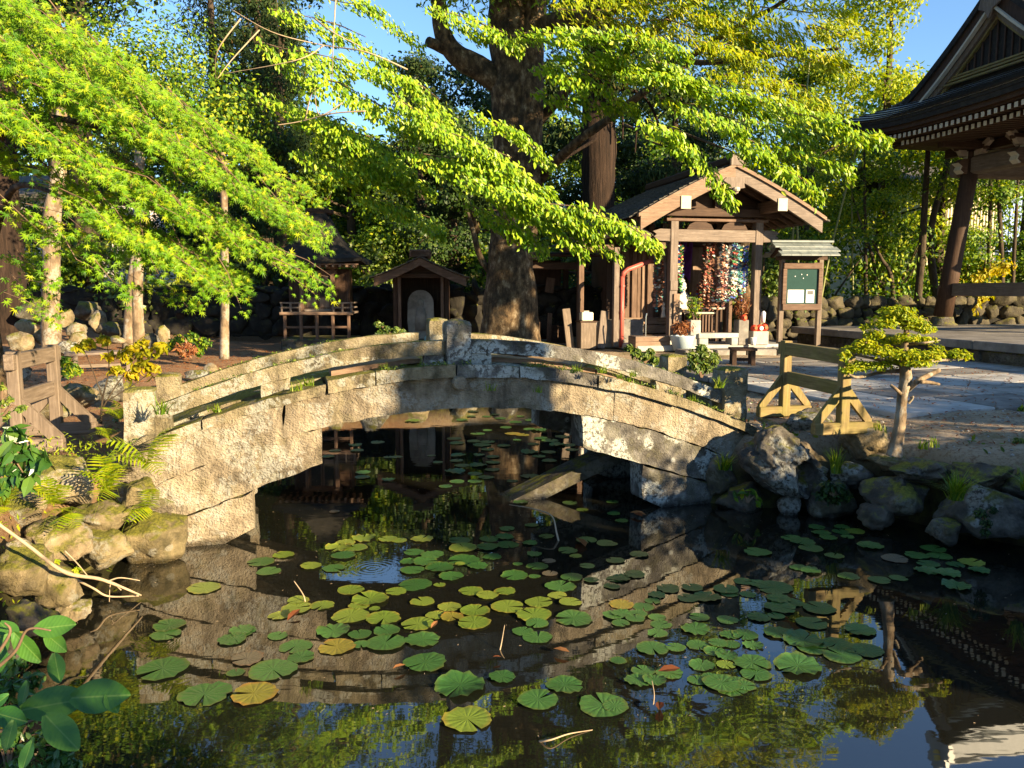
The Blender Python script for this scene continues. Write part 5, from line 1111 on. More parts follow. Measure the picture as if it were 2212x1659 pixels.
for q in range(2200):
    u, v = RNG.uniform(-160, 700), RNG.uniform(-60, 615)
    if not inpoly((u, v), MPOLY) or any(inpoly((u, v), h) for h in HOLES): continue
    dep = 5.2+2.0*RNG.random()**1.2+1.5*max(0, u/700)
    # sheets: quantise height a little so that the sprays form layers
    b = at(u, v, dep); lay = (b[2]+.55*b[0]+.1*b[1]); b[2] += -.62*((lay/.42) % 1-.5)*.42
    d = unit(dirs+RNG.normal(0, .17, 3)); L, W = RNG.uniform(.45, .8), RNG.uniform(.26, .42); n = int(RNG.uniform(44, 66)); b = b-d*L*.6
    A.append(spray(b-O, d, L, W, n, .12, .02, lift=.45)); tw.append((b-O, b-O+d*L*.9-[0, 0, .1*L], .005)); m += 1
    if m >= 620: break
for u, v, k in ((40, 560, 4), (90, 470, 5), (150, 505, 5), (240, 560, 4), (60, 610, 3), (630, 560, 4), (20, 450, 5)):
    for _ in range(k): b = at(u+RNG.normal(0, 22)-30, v+RNG.normal(0, 14)-10, RNG.uniform(5.6, 7)); d = unit(dirs+RNG.normal(0, .2, 3)); A.append(spray(b-O, d, .5, .3, 26, .15, .02)); tw.append((b-O, b-O+d*.45, .004))
pos, nrm, tip = (np.concatenate([a[i] for a in A]) for i in range(3)); sz = RNG.uniform(.04, .088, len(pos)); rn = np.clip(RNG.normal(.42, .27, len(pos)), 0, .99)
front = np.argsort(np.linalg.norm(pos+O-[0, 0, 2], axis=1)); vis = [i for i in front if -3.9 < (pos+O)[i, 0] and (pos+O)[i, 2] < 4.6][:300]; rest = np.setdiff1d(np.arange(len(pos)), vis)
mb = MB(); leaves(mb, pos[rest], nrm[rest], tip[rest], sz[rest], 'maple', rn[rest]); stuff(mb.obj('crown', M['maple_leaf'], mp, attr=True))
singles(mp, pos[vis], nrm[vis], tip[vis], sz[vis], 'maple', M['maple_leaf']); twigs(mp, tw)

# bare twig hanging above the maple
bt_ = tag(place('bare_branch', None) if 0 else thing('bare_branch', 'pale leafless branch hanging above the maple at upper left', 'branch', tuple(at(600, 100, 9))), 'pale leafless branch hanging above the maple at upper left', 'branch'); o0 = at(600, 100, 9)
for P in ([(880, 150), (790, 112), (700, 98), (590, 70), (500, 20)], [(560, 65), (500, 130), (470, 170)], [(520, 40), (470, 110), (466, 172)], [(700, 98), (640, 130), (480, 160)], [(725, 0), (720, 90), (717, 180)], [(680, 40), (720, 70), (800, 110)], [(790, 240), (720, 245), (650, 262), (600, 270)], [(740, 222), (690, 248), (680, 190)], [(660, 258), (672, 205), (690, 190)]):
    trunk(bt_, [at(u, v, 9+.2*sin(u))-o0 for u, v in P], np.linspace(.009, .003, len(P)), 'pale_twig', 'twig', 6, .1)

# slender trunks of the left bank with their own thin crowns
def slim(label, pts, rad, mat, crown=None, seed=1, group=None):
    b = np.array(pts[0]); t = thing('slender_tree', label, 'tree', tuple(b), 0, group); trunk(t, np.array(pts)-b, rad, mat, seed=seed)
    if crown:
        c, r, n, mt, sz = crown; mb = MB(); p, nr, tp = blob(np.array(c)-b, r, n, .2); leaves(mb, p, nr, tp, RNG.uniform(.7, 1.2, n)*sz, 'quad', RNG.random(n)); stuff(mb.obj('crown', M[mt], t, attr=True))
    return t
slim('speckled pale trunk behind the left barrier, sunlit on its right side', [at(112, 775, 14.2), at(110, 650, 14.2), at(112, 480, 14.2), at(125, 380, 14.2), at(135, 200, 14.4)], [.17, .155, .14, .12, .09], 'bark_pale', (at(150, 160, 15), (1.6, 1.4, 1.3), 5720, 'mid_leaf', .085), 2)
tw_ = slim('twin stemmed tan tree behind the slatted bench', [at(280, 752, 15), at(286, 650, 15), at(298, 540, 15), at(303, 420, 15), at(300, 250, 15.2)], [.15, .125, .115, .10, .08], 'bark_pale', (at(330, 160, 15.5), (1.7, 1.5, 1.4), 5720, 'mid_leaf', .085), 3)
b = at(280, 752, 15); trunk(tw_, [at(300, 752, 15)-b, at(297, 650, 14.95)-b, at(302, 540, 14.95)-b, at(318, 400, 15)-b], [.11, .10, .09, .07], 'bark_pale', 'second_stem', seed=5)
slim('thin straight young trunk standing alone left of the bridge', [at(484, 775, 13.4), at(486, 650, 13.4), at(485, 520, 13.4), at(483, 330, 13.4)], [.085, .07, .065, .05], 'bark_pale', (at(480, 260, 13.6), (1.2, 1.1, .9), 3300, 'mid_leaf', .085), 4)
slim('thick dark fibrous trunk at the left picture edge', [at(10, 790, 17), at(12, 600, 17), at(5, 420, 17), at(0, 200, 17), at(-5, -100, 17)], [.42, .36, .33, .3, .25], 'bark_cedar', (at(-30, -60, 17.5), (2.6, 2, 2.4), 4000, 'cedar_leaf', .2), 6)
slim('dark trunk among the cedars at upper left', [at(200, 700, 22), at(175, 300, 22), at(160, -80, 22)], [.36, .3, .24], 'bark_dark', (at(170, -200, 22), (3, 2.5, 3), 5000, 'cedar_leaf', .24), 7)

# great tree behind the bridge
bgt = thing('great_tree', 'massive mottled broadleaf tree rising behind the bridge centre', 'tree', tuple(at(1096, 745, 16.3)*[1, 1, 0]+[0, 0, .72]))
O = np.array(bgt.location); Q = lambda u, v, y=16.3: at(u, v, y)-O
trunk(bgt, [Q(1096, 760), Q(1097, 715), Q(1098, 640), Q(1104, 540), Q(1112, 450), Q(1116, 350), Q(1116, 260), Q(1112, 150), Q(1105, 30), Q(1100, -120), Q(1095, -300)], [.72, .60, .53, .47, .42, .43, .47, .5, .46, .38, .25], 'bark_grey', n=22, wob=.12, wsc=1.6)
trunk(bgt, [Q(1140, 560, 16.1), Q(1140, 400, 16.0), Q(1145, 250, 16.0), Q(1150, 120, 16.0), Q(1165, -60, 16)], [.18, .24, .25, .22, .18], 'bark_grey', 'fused_stem', 16, .12, 9)
for P, r in (([(1095, 190), (1040, 150), (985, 118), (955, 70), (948, 10), (930, -120)], (.26, .24, .2, .17, .15, .1)), ([(1000, 125), (960, 105), (925, 90)], (.15, .12, .10)), ([(1030, 500), (1022, 470), (1018, 440)], (.07, .05, .03)), ([(1085, 620), (1040, 560), (1022, 500), (1005, 440)], (.06, .06, .05, .03)),
             ([(1130, 300), (1180, 245), (1256, 165), (1367, 104), (1440, 45), (1560, -40)], (.15, .10, .085, .075, .06, .03)), ([(1140, 410), (1175, 375), (1240, 312), (1325, 250), (1395, 196), (1500, 130)], (.14, .11, .085, .07, .055, .03)), ([(1150, 60), (1280, 30), (1420, -30)], (.2, .15, .1)),
             ([(1100, 300), (1165, 130), (1160, 60), (1158, -40)], (.03, .055, .05, .04)), ([(1440, 130), (1527, 135), (1640, 123), (1811, 105)], (.06, .05, .04, .02)), ([(1480, 130), (1596, 55), (1665, 20), (1740, -30)], (.06, .05, .04, .02)), ([(1395, 260), (1510, 300), (1600, 335)], (.03, .02, .01)), ([(1350, 270), (1420, 300), (1480, 330)], (.03, .02, .01))):
    y0 = 16.3; n = len(P); trunk(bgt, [Q(u, v, y0-(i/(n-1))*(3.5 if u > 1200 else .6)) for i, (u, v) in enumerate(P)], r, 'bark_grey', 'limb', 10, .12, 3)
def strips(specs, root, kind, mat, size, seed=0, per=210, keep=0, name='crown'):
    A = []; tw = []
    for pts, wd, dens, dep in specs:
        for i in range(len(pts)-1):
            p, q = Q(*pts[i], dep), Q(*pts[i+1], dep-.25); L = np.linalg.norm(q-p); k = max(1, int(L/.5))
            for s in range(k):
                a = p+(q-p)*s/k; n = int(per*dens*wd*L/k*2.9)
                A.append(spray(a, (q-p)/L+RNG.normal(0, .12, 3), L/k*1.5, wd*RNG.uniform(.9, 1.5), n, .15, .05, lift=.5))
            tw.append((p, q, .014))
    pos, nrm, tip = (np.concatenate([a[i] for a in A]) for i in range(3)); sz = RNG.uniform(.7, 1.15, len(pos))*size; rn = np.clip(RNG.normal(.45, .25, len(pos)), 0, .99)
    mb = MB(); idx = np.arange(len(pos))
    if keep:
        pick = RNG.permutation(len(pos))[:keep]; singles(root, pos[pick], nrm[pick], tip[pick], sz[pick], kind, M[mat]); idx = np.setdiff1d(idx, pick)
    leaves(mb, pos[idx], nrm[idx], tip[idx], sz[idx], kind, rn[idx]); stuff(mb.obj(name, M[mat], root, attr=True)); twigs(root, tw); return len(pos)
NEAR = [([(905, 268), (1010, 300), (1105, 340)], .55, 1.2, 11.5), ([(960, 360), (1060, 385), (1150, 388)], .5, 1.1, 11.5), ([(990, 395), (1110, 420), (1240, 445), (1320, 475), (1392, 510)], .5, 1.3, 11), ([(1040, 480), (1110, 500), (1165, 515)], .35, 1.1, 11.4),
        ([(1175, 490), (1240, 515), (1305, 540)], .28, 1.1, 11), ([(1000, 440), (1090, 455), (1170, 470)], .4, 1.0, 11.8), ([(1110, 78), (1200, 72), (1303, 70), (1430, 85)], .5, 1.2, 11.5), ([(1180, 130), (1290, 120), (1400, 130), (1490, 150)], .8, 1.1, 12), ([(1330, 165), (1450, 180), (1568, 205), (1720, 232)], .6, 1.2, 11.5),
        ([(1500, 250), (1570, 282), (1640, 312), (1775, 345)], .5, 1.2, 10.8), ([(1385, 272), (1440, 300), (1490, 325), (1546, 398)], .45, 1.2, 10.8), ([(1580, 328), (1640, 342), (1690, 365), (1750, 402)], .4, 1.2, 10.6), ([(1715, 245), (1790, 268), (1850, 292), (1892, 302)], .45, 1.2, 10.6), ([(1150, 200), (1230, 215), (1300, 230)], .5, .8, 12.5), ([(850, 200), (900, 240), (960, 280)], .6, .9, 12), ([(870, 330), (960, 340), (1040, 360)], .5, .9, 11.8), ([(1020, 250), (1100, 280), (1160, 320)], .45, .8, 11.8), ([(1050, 420), (1140, 440), (1230, 470)], .5, 1.1, 11.2), ([(800, 150), (870, 170), (950, 215)], .6, .8, 12.5), ([(720, 300), (800, 340), (880, 400)], .7, .8, 13), ([(760, 420), (840, 440), (930, 470)], .7, .7, 13), ([(1160, 150), (1240, 165), (1330, 200)], .6, .9, 12.2), ([(1420, 210), (1500, 225), (1600, 260)], .5, 1., 11.6), ([(1600, 260), (1680, 280), (1740, 300)], .4, 1., 11), ([(930, 20), (1010, 40), (1090, 70)], .8, .7, 13), ([(690, 170), (780, 205), (870, 250)], .8, .7, 12.6), ([(660, 240), (760, 285), (860, 320)], .8, .7, 12.8), ([(640, 330), (730, 365), (830, 395)], .8, .7, 13), ([(640, 110), (720, 125), (800, 150)], .7, .45, 13), ([(560, 210), (640, 250), (720, 300)], .8, .6, 13.4), ([(580, 20), (680, 40), (790, 80)], .9, .4, 13.5), ([(680, -20), (770, 10), (860, 60)], .8, .4, 13.5), ([(560, 90), (640, 110), (720, 140)], .8, .45, 13.6)]
Q = lambda u, v, y=16.3: at(u, v, y)-O
strips(NEAR, bgt, 'oval', 'branch_leaf', .10, per=370, keep=290)
GOLD = [([(1440, 20), (1560, 40), (1680, 70)], 1.1, 1.0, 13), ([(1500, 90), (1620, 110), (1760, 130)], 1.1, 1.0, 12.6), ([(1600, 10), (1700, 20), (1800, 20)], 1.0, .9, 13), ([(1540, 160), (1640, 170), (1740, 185)], .9, 1.0, 12.4), ([(1620, 215), (1690, 220), (1760, 235)], .7, 1.0, 12), ([(1740, 60), (1800, 70), (1850, 70)], .7, .7, 13.5), ([(1700, 120), (1760, 130), (1820, 145)], .6, .7, 13.2), ([(1200, 20), (1330, 20), (1460, 0)], .9, .9, 12.5), ([(1290, 40), (1400, 45), (1500, 60)], .8, 1., 13)]
strips(GOLD, bgt, 'lance', 'gold_leaf', .145, per=185, name='sunlit_crown')  # yellower leaf tone puts sunlight into these sprays
# upper crown out of the picture (seen in the pond)
A = [blob(Q(u, v, y), (r, r, r*.6), int(n*1.6), .15) for u, v, y, r, n in ((1150, -160, 15, 1.9, 1500), (1000, -60, 15.5, 1.3, 900), (1300, -130, 13.5, 1.9, 1600), (1500, -120, 13, 1.8, 1500), (1700, -90, 12.8, 1.5, 1200), (1250, -330, 15, 2.4, 1500), (1550, -300, 13, 2.2, 1500), (1000, -280, 15.5, 2, 1200), (1780, -200, 12.6, 1.3, 900),
    (700, -300, 15.5, 2.0, 1300), (900, -420, 15.5, 2.2, 1300), (1150, -520, 15, 2.4, 1300), (1400, -480, 14, 2.4, 1400), (1650, -420, 13, 1.8, 900), (1350, -230, 12.5, 1.5, 1100), (1600, -200, 12, 1.4, 1100), (1100, -350, 13, 1.8, 1200), (300, -380, 14, 2, 1000), (500, -470, 14, 2.2, 1300), (650, -560, 14, 2.2, 1300), (420, -680, 14, 2.2, 1100), (820, -640, 14, 2.4, 1300), (220, -560, 14, 2, 1000), (980, -660, 14, 2.2, 1200), (580, -330, 15, 1.8, 1200), (1250, -640, 14, 2.4, 1200))]
pos, nrm, tip = (np.concatenate([a[i] for a in A]) for i in range(3)); n = len(pos); mb = MB(); leaves(mb, pos, nrm, tip, RNG.uniform(.12, .2, n), 'lance', RNG.random(n)); stuff(mb.obj('upper_crown', M['branch_leaf'], bgt, attr=True))

# cedar with the straight dark red trunk, and the woods behind
def clump_tree(label, x, y, h, cr, n, mat, sz, tr=.18, bark='bark_dark', lo=.25, name='woodland_tree', group='woodland trees behind the shrines', clumps=26, shape='quad', rxy=None):
    z0 = float(ground_z(np.array([x]), np.array([y]))[0]); t = thing(name, label, 'tree', (x, y, z0-.1), 0, group)
    bend = RNG.normal(0, .25, 2); top = np.array([bend[0], bend[1], h*.85])
    trunk(t, [(0, 0, 0), (bend[0]*.2, bend[1]*.2, h*.3), (bend[0]*.6, bend[1]*.6, h*.6), top], [tr*1.2, tr, tr*.7, tr*.25], bark, seed=int(x*7) % 50)
    mb = MB(); A = []
    for c in range(clumps):
        a = RNG.uniform(0, 2*pi); f = RNG.uniform(lo, 1); rr = cr*math.sin(min(1, max(.12, (1-f)*1.5+.15))*pi/2)*math.sqrt(RNG.random()) if shape != 'cone' else cr*(1.05-f)*RNG.uniform(.5, 1)
        cz = h*f; c0 = np.array([bend[0]*f+rr*cos(a), bend[1]*f+rr*sin(a), cz]); s = cr*RNG.uniform(.22, .38)
        A.append(blob(c0, (s*1.25, s*1.25, s*.62), int(n*2.2)//clumps, .35))
        if c % 3 == 0: mb2 = MB(); mb2.tube([(bend[0]*f*.8, bend[1]*f*.8, cz*.86), (c0+[0, 0, -.1])*.98], [tr*.25, .02], 6); mb2.obj('limb', M[bark], t)
    pos, nrm, tip = (np.concatenate([a[i] for a in A]) for i in range(3)); k = len(pos); leaves(mb, pos, nrm, tip, RNG.uniform(.5, .9, k)*sz, 'quad' if shape != 'cone' else 'needle', np.clip(RNG.normal(.45, .27, k), 0, .99)); stuff(mb.obj('crown', M[mat], t, attr=True)); return t
cd = thing('cedar_tree', 'tall cedar with straight reddish brown trunk behind the shrine roof', 'tree', (2.55, 23.0, .7)); O = np.array(cd.location); Q = lambda u, v, y=23.0: at(u, v, y)-O
trunk(cd, [Q(1293, 720), Q(1293, 500), Q(1293, 300), Q(1292, 100), Q(1290, -100), Q(1290, -500)], [.56, .48, .46, .44, .40, .25], 'bark_cedar', n=22, wob=.10, wsc=2.5)
A = []
for u, v, y, r, n in ((1330, 150, 22, 1.2, 900), (1250, 60, 22.5, 1.5, 1200), (1400, 60, 22, 1.5, 1200), (1460, 200, 22, 1.0, 900), (1500, 300, 22.5, .9, 800), (1300, -80, 22, 2.2, 1800), (1200, 180, 23.5, 1.2, 900), (1430, 380, 23, .9, 700), (1210, 300, 23.8, 1.1, 800), (960, 330, 23.5, 1.6, 1400), (1000, 420, 23, 1.5, 1400), (1230, 420, 24, 1.0, 700)): A.append(blob(Q(u, v, y), (r, r*.8, r*.6), n, .2))
pos, nrm, tip = (np.concatenate([a[i] for a in A]) for i in range(3)); tip[:, 2] -= .8; k = len(pos); mb = MB(); leaves(mb, pos, nrm, tip, RNG.uniform(.12, .26, k), 'needle', RNG.random(k)); stuff(mb.obj('crown', M['cedar_leaf'], cd, attr=True))
for P in ([(1293, 190), (1380, 200), (1420, 260), (1425, 300)], [(1293, 190), (1340, 230), (1345, 300)], [(1310, 205), (1370, 240), (1372, 330)], [(1290, 300), (1240, 330), (1200, 360)]): trunk(cd, [Q(u, v, 22.4) for u, v in P], np.linspace(.06, .02, len(P)), 'bark_cedar', 'limb', 6)

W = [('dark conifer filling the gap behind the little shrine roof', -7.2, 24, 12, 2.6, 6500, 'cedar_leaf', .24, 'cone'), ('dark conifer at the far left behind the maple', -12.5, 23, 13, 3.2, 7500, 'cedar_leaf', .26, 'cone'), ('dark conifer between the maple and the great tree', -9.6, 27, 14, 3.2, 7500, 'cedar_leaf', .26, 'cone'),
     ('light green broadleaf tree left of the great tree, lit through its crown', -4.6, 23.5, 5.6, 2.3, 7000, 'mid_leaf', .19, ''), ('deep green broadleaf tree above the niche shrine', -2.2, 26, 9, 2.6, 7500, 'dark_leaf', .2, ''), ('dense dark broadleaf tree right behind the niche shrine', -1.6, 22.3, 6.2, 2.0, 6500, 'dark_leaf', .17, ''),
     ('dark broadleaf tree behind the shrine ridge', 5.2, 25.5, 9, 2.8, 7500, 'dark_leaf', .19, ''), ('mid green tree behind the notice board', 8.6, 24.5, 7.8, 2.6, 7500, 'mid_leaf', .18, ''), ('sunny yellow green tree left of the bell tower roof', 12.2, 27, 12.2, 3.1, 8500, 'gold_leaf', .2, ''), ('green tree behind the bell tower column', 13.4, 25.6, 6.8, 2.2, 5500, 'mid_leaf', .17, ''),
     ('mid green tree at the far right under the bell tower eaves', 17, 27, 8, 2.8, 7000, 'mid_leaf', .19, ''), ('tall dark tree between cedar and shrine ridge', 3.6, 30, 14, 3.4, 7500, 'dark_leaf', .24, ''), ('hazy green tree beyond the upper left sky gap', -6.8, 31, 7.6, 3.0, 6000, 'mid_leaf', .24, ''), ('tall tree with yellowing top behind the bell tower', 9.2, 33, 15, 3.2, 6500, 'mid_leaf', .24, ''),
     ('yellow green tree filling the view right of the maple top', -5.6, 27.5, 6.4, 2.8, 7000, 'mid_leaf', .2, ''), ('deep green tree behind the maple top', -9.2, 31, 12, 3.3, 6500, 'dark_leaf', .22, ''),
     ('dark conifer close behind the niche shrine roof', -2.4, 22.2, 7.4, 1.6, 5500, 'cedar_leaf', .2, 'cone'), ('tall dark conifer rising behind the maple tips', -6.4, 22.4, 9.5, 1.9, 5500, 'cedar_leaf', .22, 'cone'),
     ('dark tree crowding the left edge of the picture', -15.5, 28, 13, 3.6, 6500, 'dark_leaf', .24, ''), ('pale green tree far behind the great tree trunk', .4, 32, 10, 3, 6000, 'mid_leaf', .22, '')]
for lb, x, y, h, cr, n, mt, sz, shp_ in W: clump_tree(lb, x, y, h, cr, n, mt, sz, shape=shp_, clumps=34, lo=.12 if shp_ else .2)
for lb, x, y, h, cr in (('tall tree whose high crown tops the picture above the maple', -8.2, 29, 20, 3.2),): clump_tree(lb, x, y, h, cr, 6000, 'dark_leaf', .24, clumps=30, lo=.6)
# far wood closing the view, one mass nobody could count
A = []
for q in range(260):
    x = RNG.uniform(-46, 52); y = RNG.uniform(40, 58); z0 = float(ground_z(np.array([x]), np.array([y]))[0]); z = z0+RNG.uniform(0, 1)**1.1*(9.5+2.5*sin(x*.35)); A.append(blob((x, y, z), (2.2, 1.6, 1.5), 260, .3))
pos, nrm, tip = (np.concatenate([a[i] for a in A]) for i in range(3)); k = len(pos); mb = MB(); leaves(mb, pos, nrm, tip, RNG.uniform(.3, .6, k), 'quad', RNG.random(k)); o = stuff(mb.obj('far_woods', M['mid_leaf'], None, attr=True)); o['label'] = 'green woodland closing the view behind the trees'
# understory bushes behind the retaining wall and along the right
US = [('sunlit yellowish bush behind the little shrine', -6.6, 21.6, 2.6, 1.6, 'bush_leaf'), ('sunlit loose bush between the two little shrines', -3.4, 21.5, 2.8, 1.5, 'bush_leaf'), ('green bush right of the niche shrine', -.3, 21.3, 2.4, 1.2, 'mid_leaf'), ('low bush at the left behind the rockery', -9.6, 21, 2.2, 1.8, 'bush_leaf'), ('bush at the far left under the dark trunk', -12.2, 20.8, 2.2, 1.5, 'mid_leaf'),
      ('yellow green bush behind the right porch post', 6.6, 21.6, 3.2, 1.4, 'bush_leaf'), ('dark bush right of the notice board', 8.6, 22, 3.0, 1.6, 'mid_leaf'), ('green bush left of the tower column', 10.6, 22.6, 3.2, 1.6, 'mid_leaf'), ('bush behind the tower tie beam', 13.6, 24.6, 2.6, 1.4, 'mid_leaf'), ('bush at the right edge behind the cobble wall', 16.2, 24.8, 3.2, 1.6, 'bush_leaf'), ('bush behind the lattice fence', 1.6, 22, 2.6, 1.2, 'bush_leaf')]
for lb, x, y, h, r, mt in US:
    z0 = float(ground_z(np.array([x]), np.array([y]))[0]); t = thing('bush', lb, 'bush', (x, y, z0), 0, 'bushes behind the walls'); mb = MB(); A = [blob((RNG.normal(0, r*.45), RNG.normal(0, r*.3), h*RNG.uniform(.15, .9)), (r*.5, r*.45, r*.3), 130, .3) for _ in range(24)]
    pos, nrm, tip = (np.concatenate([a[i] for a in A]) for i in range(3)); k = len(pos); leaves(mb, pos, nrm, tip, RNG.uniform(.08, .17, k), 'quad', RNG.random(k)); stuff(mb.obj('foliage', M[mt], t, attr=True))
    for q in range(5): mb2 = MB(); a = RNG.uniform(0, 6.3); mb2.tube([(0, 0, 0), (.2*cos(a), .2*sin(a), h*.4), (.6*r*cos(a), .6*r*sin(a), h*.8)], [.04, .03, .012], 6); mb2.obj('stem', M['bark_dark'], t)
# slender poles and bamboo at the right
BP = [(1700, 700, 1708, 560, 1730, 330, .035, 'bamboo', 21.5), (1760, 700, 1790, 560, 1830, 400, .03, 'bamboo', 21), (1724, 690, 1724, 560, 1722, 470, .03, 'bamboo', 20.8), (1870, 690, 1870, 560, 1868, 420, .05, 'bark_dark', 22), (1900, 690, 1890, 580, 1865, 500, .045, 'bark_dark', 22), (1935, 700, 1925, 600, 1905, 560, .06, 'bark_dark', 21.8), (1975, 700, 1990, 560, 2000, 400, .10, 'bark_dark', 21.5), (2035, 700, 2010, 520, 2040, 380, .10, 'bark_dark', 22.5), (2130, 690, 2135, 600, 2140, 380, .06, 'bark_dark', 24), (2160, 690, 2165, 600, 2155, 380, .07, 'bark_dark', 24), (2185, 690, 2190, 560, 2200, 380, .05, 'bark_dark', 24), (1845, 690, 1842, 600, 1840, 440, .03, 'bamboo', 22), (1660, 690, 1655, 600, 1660, 480, .05, 'bark_dark', 22.5), (1640, 690, 1600, 600, 1615, 480, .16, 'bark_grey', 19.6)]
for q, (u0, v0, u1, v1, u2, v2, r, mt, y) in enumerate(BP):
    wh = 'leaning thick mossy trunk behind the paper cranes' if r > .15 else ('thin olive bamboo pole behind the notice board' if mt == 'bamboo' else 'thin dark stem in the thicket near the bell tower')
    if r <= .15: wh = ('thin pale bamboo pole leaning right, just right of the notice board', 'bamboo pole leaning far right behind the pine top', 'short upright bamboo pole close beside the notice board post', 'straight dark stem midway between notice board and tower column', 'dark stem leaning left midway between board and column', 'short dark stem leaning left of the column', 'thick dark trunk bending right just left of the column', 'thick dark trunk passing behind the tower column', 'dark stem right of the column rising above the tie beam', 'thickest dark stem above the right half of the tie beam', 'slim dark stem nearest the right picture edge', 'thin upright bamboo pole behind the pine top', 'dark stem between porch post and notice board')[q]
    t = thing('bamboo_pole' if mt == 'bamboo' else 'thicket_stem', wh, 'bamboo' if mt == 'bamboo' else 'tree', tuple(at(u0, v0, y)), 0, 'bamboo poles on the right' if mt == 'bamboo' else 'stems of the thicket on the right')
    b = at(u0, v0, y); trunk(t, [at(u0, v0+25, y)-b, at(u1, v1, y)-b, at(u2, v2, y)-b, at(u2*2-u1, v2*2-v1, y)-b], [r*1.1, r, r*.8, r*.4], mt, 'trunk', 8, .08, q)
    e = at(u2, v2, y)-b; mb = MB(); A = [blob(e+RNG.normal(0, .5, 3)+[0, 0, .3], (.5, .5, .35), 50, .2) for _ in range(7)]; pos, nrm, tip = (np.concatenate([a[i] for a in A]) for i in range(3)); k = len(pos); leaves(mb, pos, nrm, tip, RNG.uniform(.1, .2, k), 'lance', RNG.random(k)); stuff(mb.obj('crown', M['mid_leaf'], t, attr=True))
# yellow leaved sprig behind the tie beam
yl = thing('yellow_sapling', 'sapling with bright yellow leaves behind the bell tower column', 'tree', tuple(at(2100, 700, 23.4))); O = np.array(yl.location)
trunk(yl, [(0, 0, 0), at(2110, 640, 23.4)-O, at(2130, 560, 23.4)-O], [.04, .03, .02], 'bark_dark', n=8); A = [blob(at(u, v, 23.3)-O, (.35, .3, .3), 60, .1) for u, v in ((2130, 590), (2110, 600), (2150, 585), (2100, 650), (2120, 640), (2095, 665), (2145, 620), (2060, 620), (2170, 575))]
pos, nrm, tip = (np.concatenate([a[i] for a in A]) for i in range(3)); k = len(pos); mb = MB(); leaves(mb, pos, nrm, tip, RNG.uniform(.12, .2, k), 'oval', RNG.random(k)); stuff(mb.obj('crown', M['yellow_leaf'], yl, attr=True))
# ------------------------------------------------------------------ pruned pine on the right bank
pp = thing('pruned_pine', 'small pruned tree with tiered yellow green foliage beside the right barrier', 'tree', tuple(at(1938, 965, z=.70))); O = np.array(pp.location); yb = O[1]; Q = lambda u, v, dy=0: at(u, v, yb+dy)-O
trunk(pp, [Q(1932, 985), Q(1938, 950), Q(1944, 905), Q(1950, 850), Q(1957, 815), Q(1952, 770), Q(1958, 720), Q(1955, 690)], [.07, .055, .046, .042, .05, .032, .02, .012], 'bark_pale', n=12, wob=.2, wsc=7)
for P, r in (([(1960, 842), (1985, 822), (2028, 800)], (.03, .026, .022)), ([(1990, 825), (2010, 826), (2028, 830)], (.018, .015, .014)), ([(1945, 850), (1935, 840), (1924, 832)], (.018, .014, .012)), ([(1952, 800), (1900, 805), (1850, 815), (1825, 800)], (.022, .016, .012, .006)), ([(1954, 790), (1890, 775), (1840, 765)], (.02, .014, .008)), ([(1955, 785), (2010, 780), (2085, 775)], (.02, .014, .008)), ([(1955, 750), (1900, 745), (1870, 740)], (.016, .01, .006)), ([(1956, 745), (2000, 740), (2030, 735)], (.016, .01, .006)), ([(1962, 870), (1970, 862), (1972, 856)], (.016, .012, .010))):
    trunk(pp, [Q(u, v, .12*sin(u*.1)) for u, v in P], r, 'bark_pale', 'branch', 7, .2, 3)
A = []; PADS = [(1938, 672, 42, 14), (1940, 690, 60, 17), (1912, 700, 30, 12), (1975, 702, 36, 14), (2000, 712, 25, 10), (1890, 722, 26, 12), (1870, 708, 16, 8), (1920, 735, 36, 14), (1995, 735, 30, 10), (1960, 730, 30, 12), (1868, 742, 26, 12), (1900, 758, 40, 15), (1850, 755, 30, 12), (1955, 765, 50, 14), (2005, 768, 36, 14), (2040, 770, 28, 10), (2070, 764, 28, 12), (2085, 772, 16, 8), (1860, 790, 34, 14), (1900, 790, 40, 12), (1825, 768, 14, 12), (1835, 800, 22, 8), (1985, 785, 40, 10), (1940, 778, 50, 12), (2025, 755, 18, 12)]
for u, v, a, b in PADS:
    s = yb/FOC; n = int(a*b*.6)+36; A.append(blob(Q(u, v, RNG.normal(0, .10)), (a*s*1.05, a*s*.8, b*s*.95), n, .3))
pos, nrm, tip = (np.concatenate([a[i] for a in A]) for i in range(3)); nrm[:, 2] += .5; tip[:, 2] += 1; k = len(pos); mb = MB(); leaves(mb, pos, nrm, tip, RNG.uniform(.022, .048, k), 'oval', np.clip(RNG.normal(.5, .25, k), 0, .99)); stuff(mb.obj('foliage', M['gold_leaf'], pp, attr=True))
# ------------------------------------------------------------------ ferns
def frond(L, n=15):
    mb = MB(); 
    for i in range(n):
        t = (i+.7)/n; x = L*t; z = .28*L*sin(t*2.4)-.35*L*t*t; l = L*.30*math.sin(min(1, t*1.15+.12)*pi)**.8+.004
        for s in (-1, 1):
            b = np.array([x, 0, z]); e = b+np.array([l*.35, s*l, -l*.25]); w_ = L/n*.42; m = (b+e)/2
            mb.add([b+[-w_*.5, 0, 0], b+[w_*.5, 0, 0], m+[w_*.75, 0, .004], e, m-[w_*.55, 0, -.004]], [[0, 1, 2, 3, 4][::s]], RNG.random())
    T = np.linspace(0, 1, 8); mb.tube([(L*t, 0, .28*L*sin(t*2.4)-.35*L*t*t) for t in T], np.linspace(.004, .001, 8), 4); return mb
FR = []
for i in range(4): me = frond(1., 13+i).data('frond', attr=True); me.materials.append(M['fern_leaf']); FR.append(me)
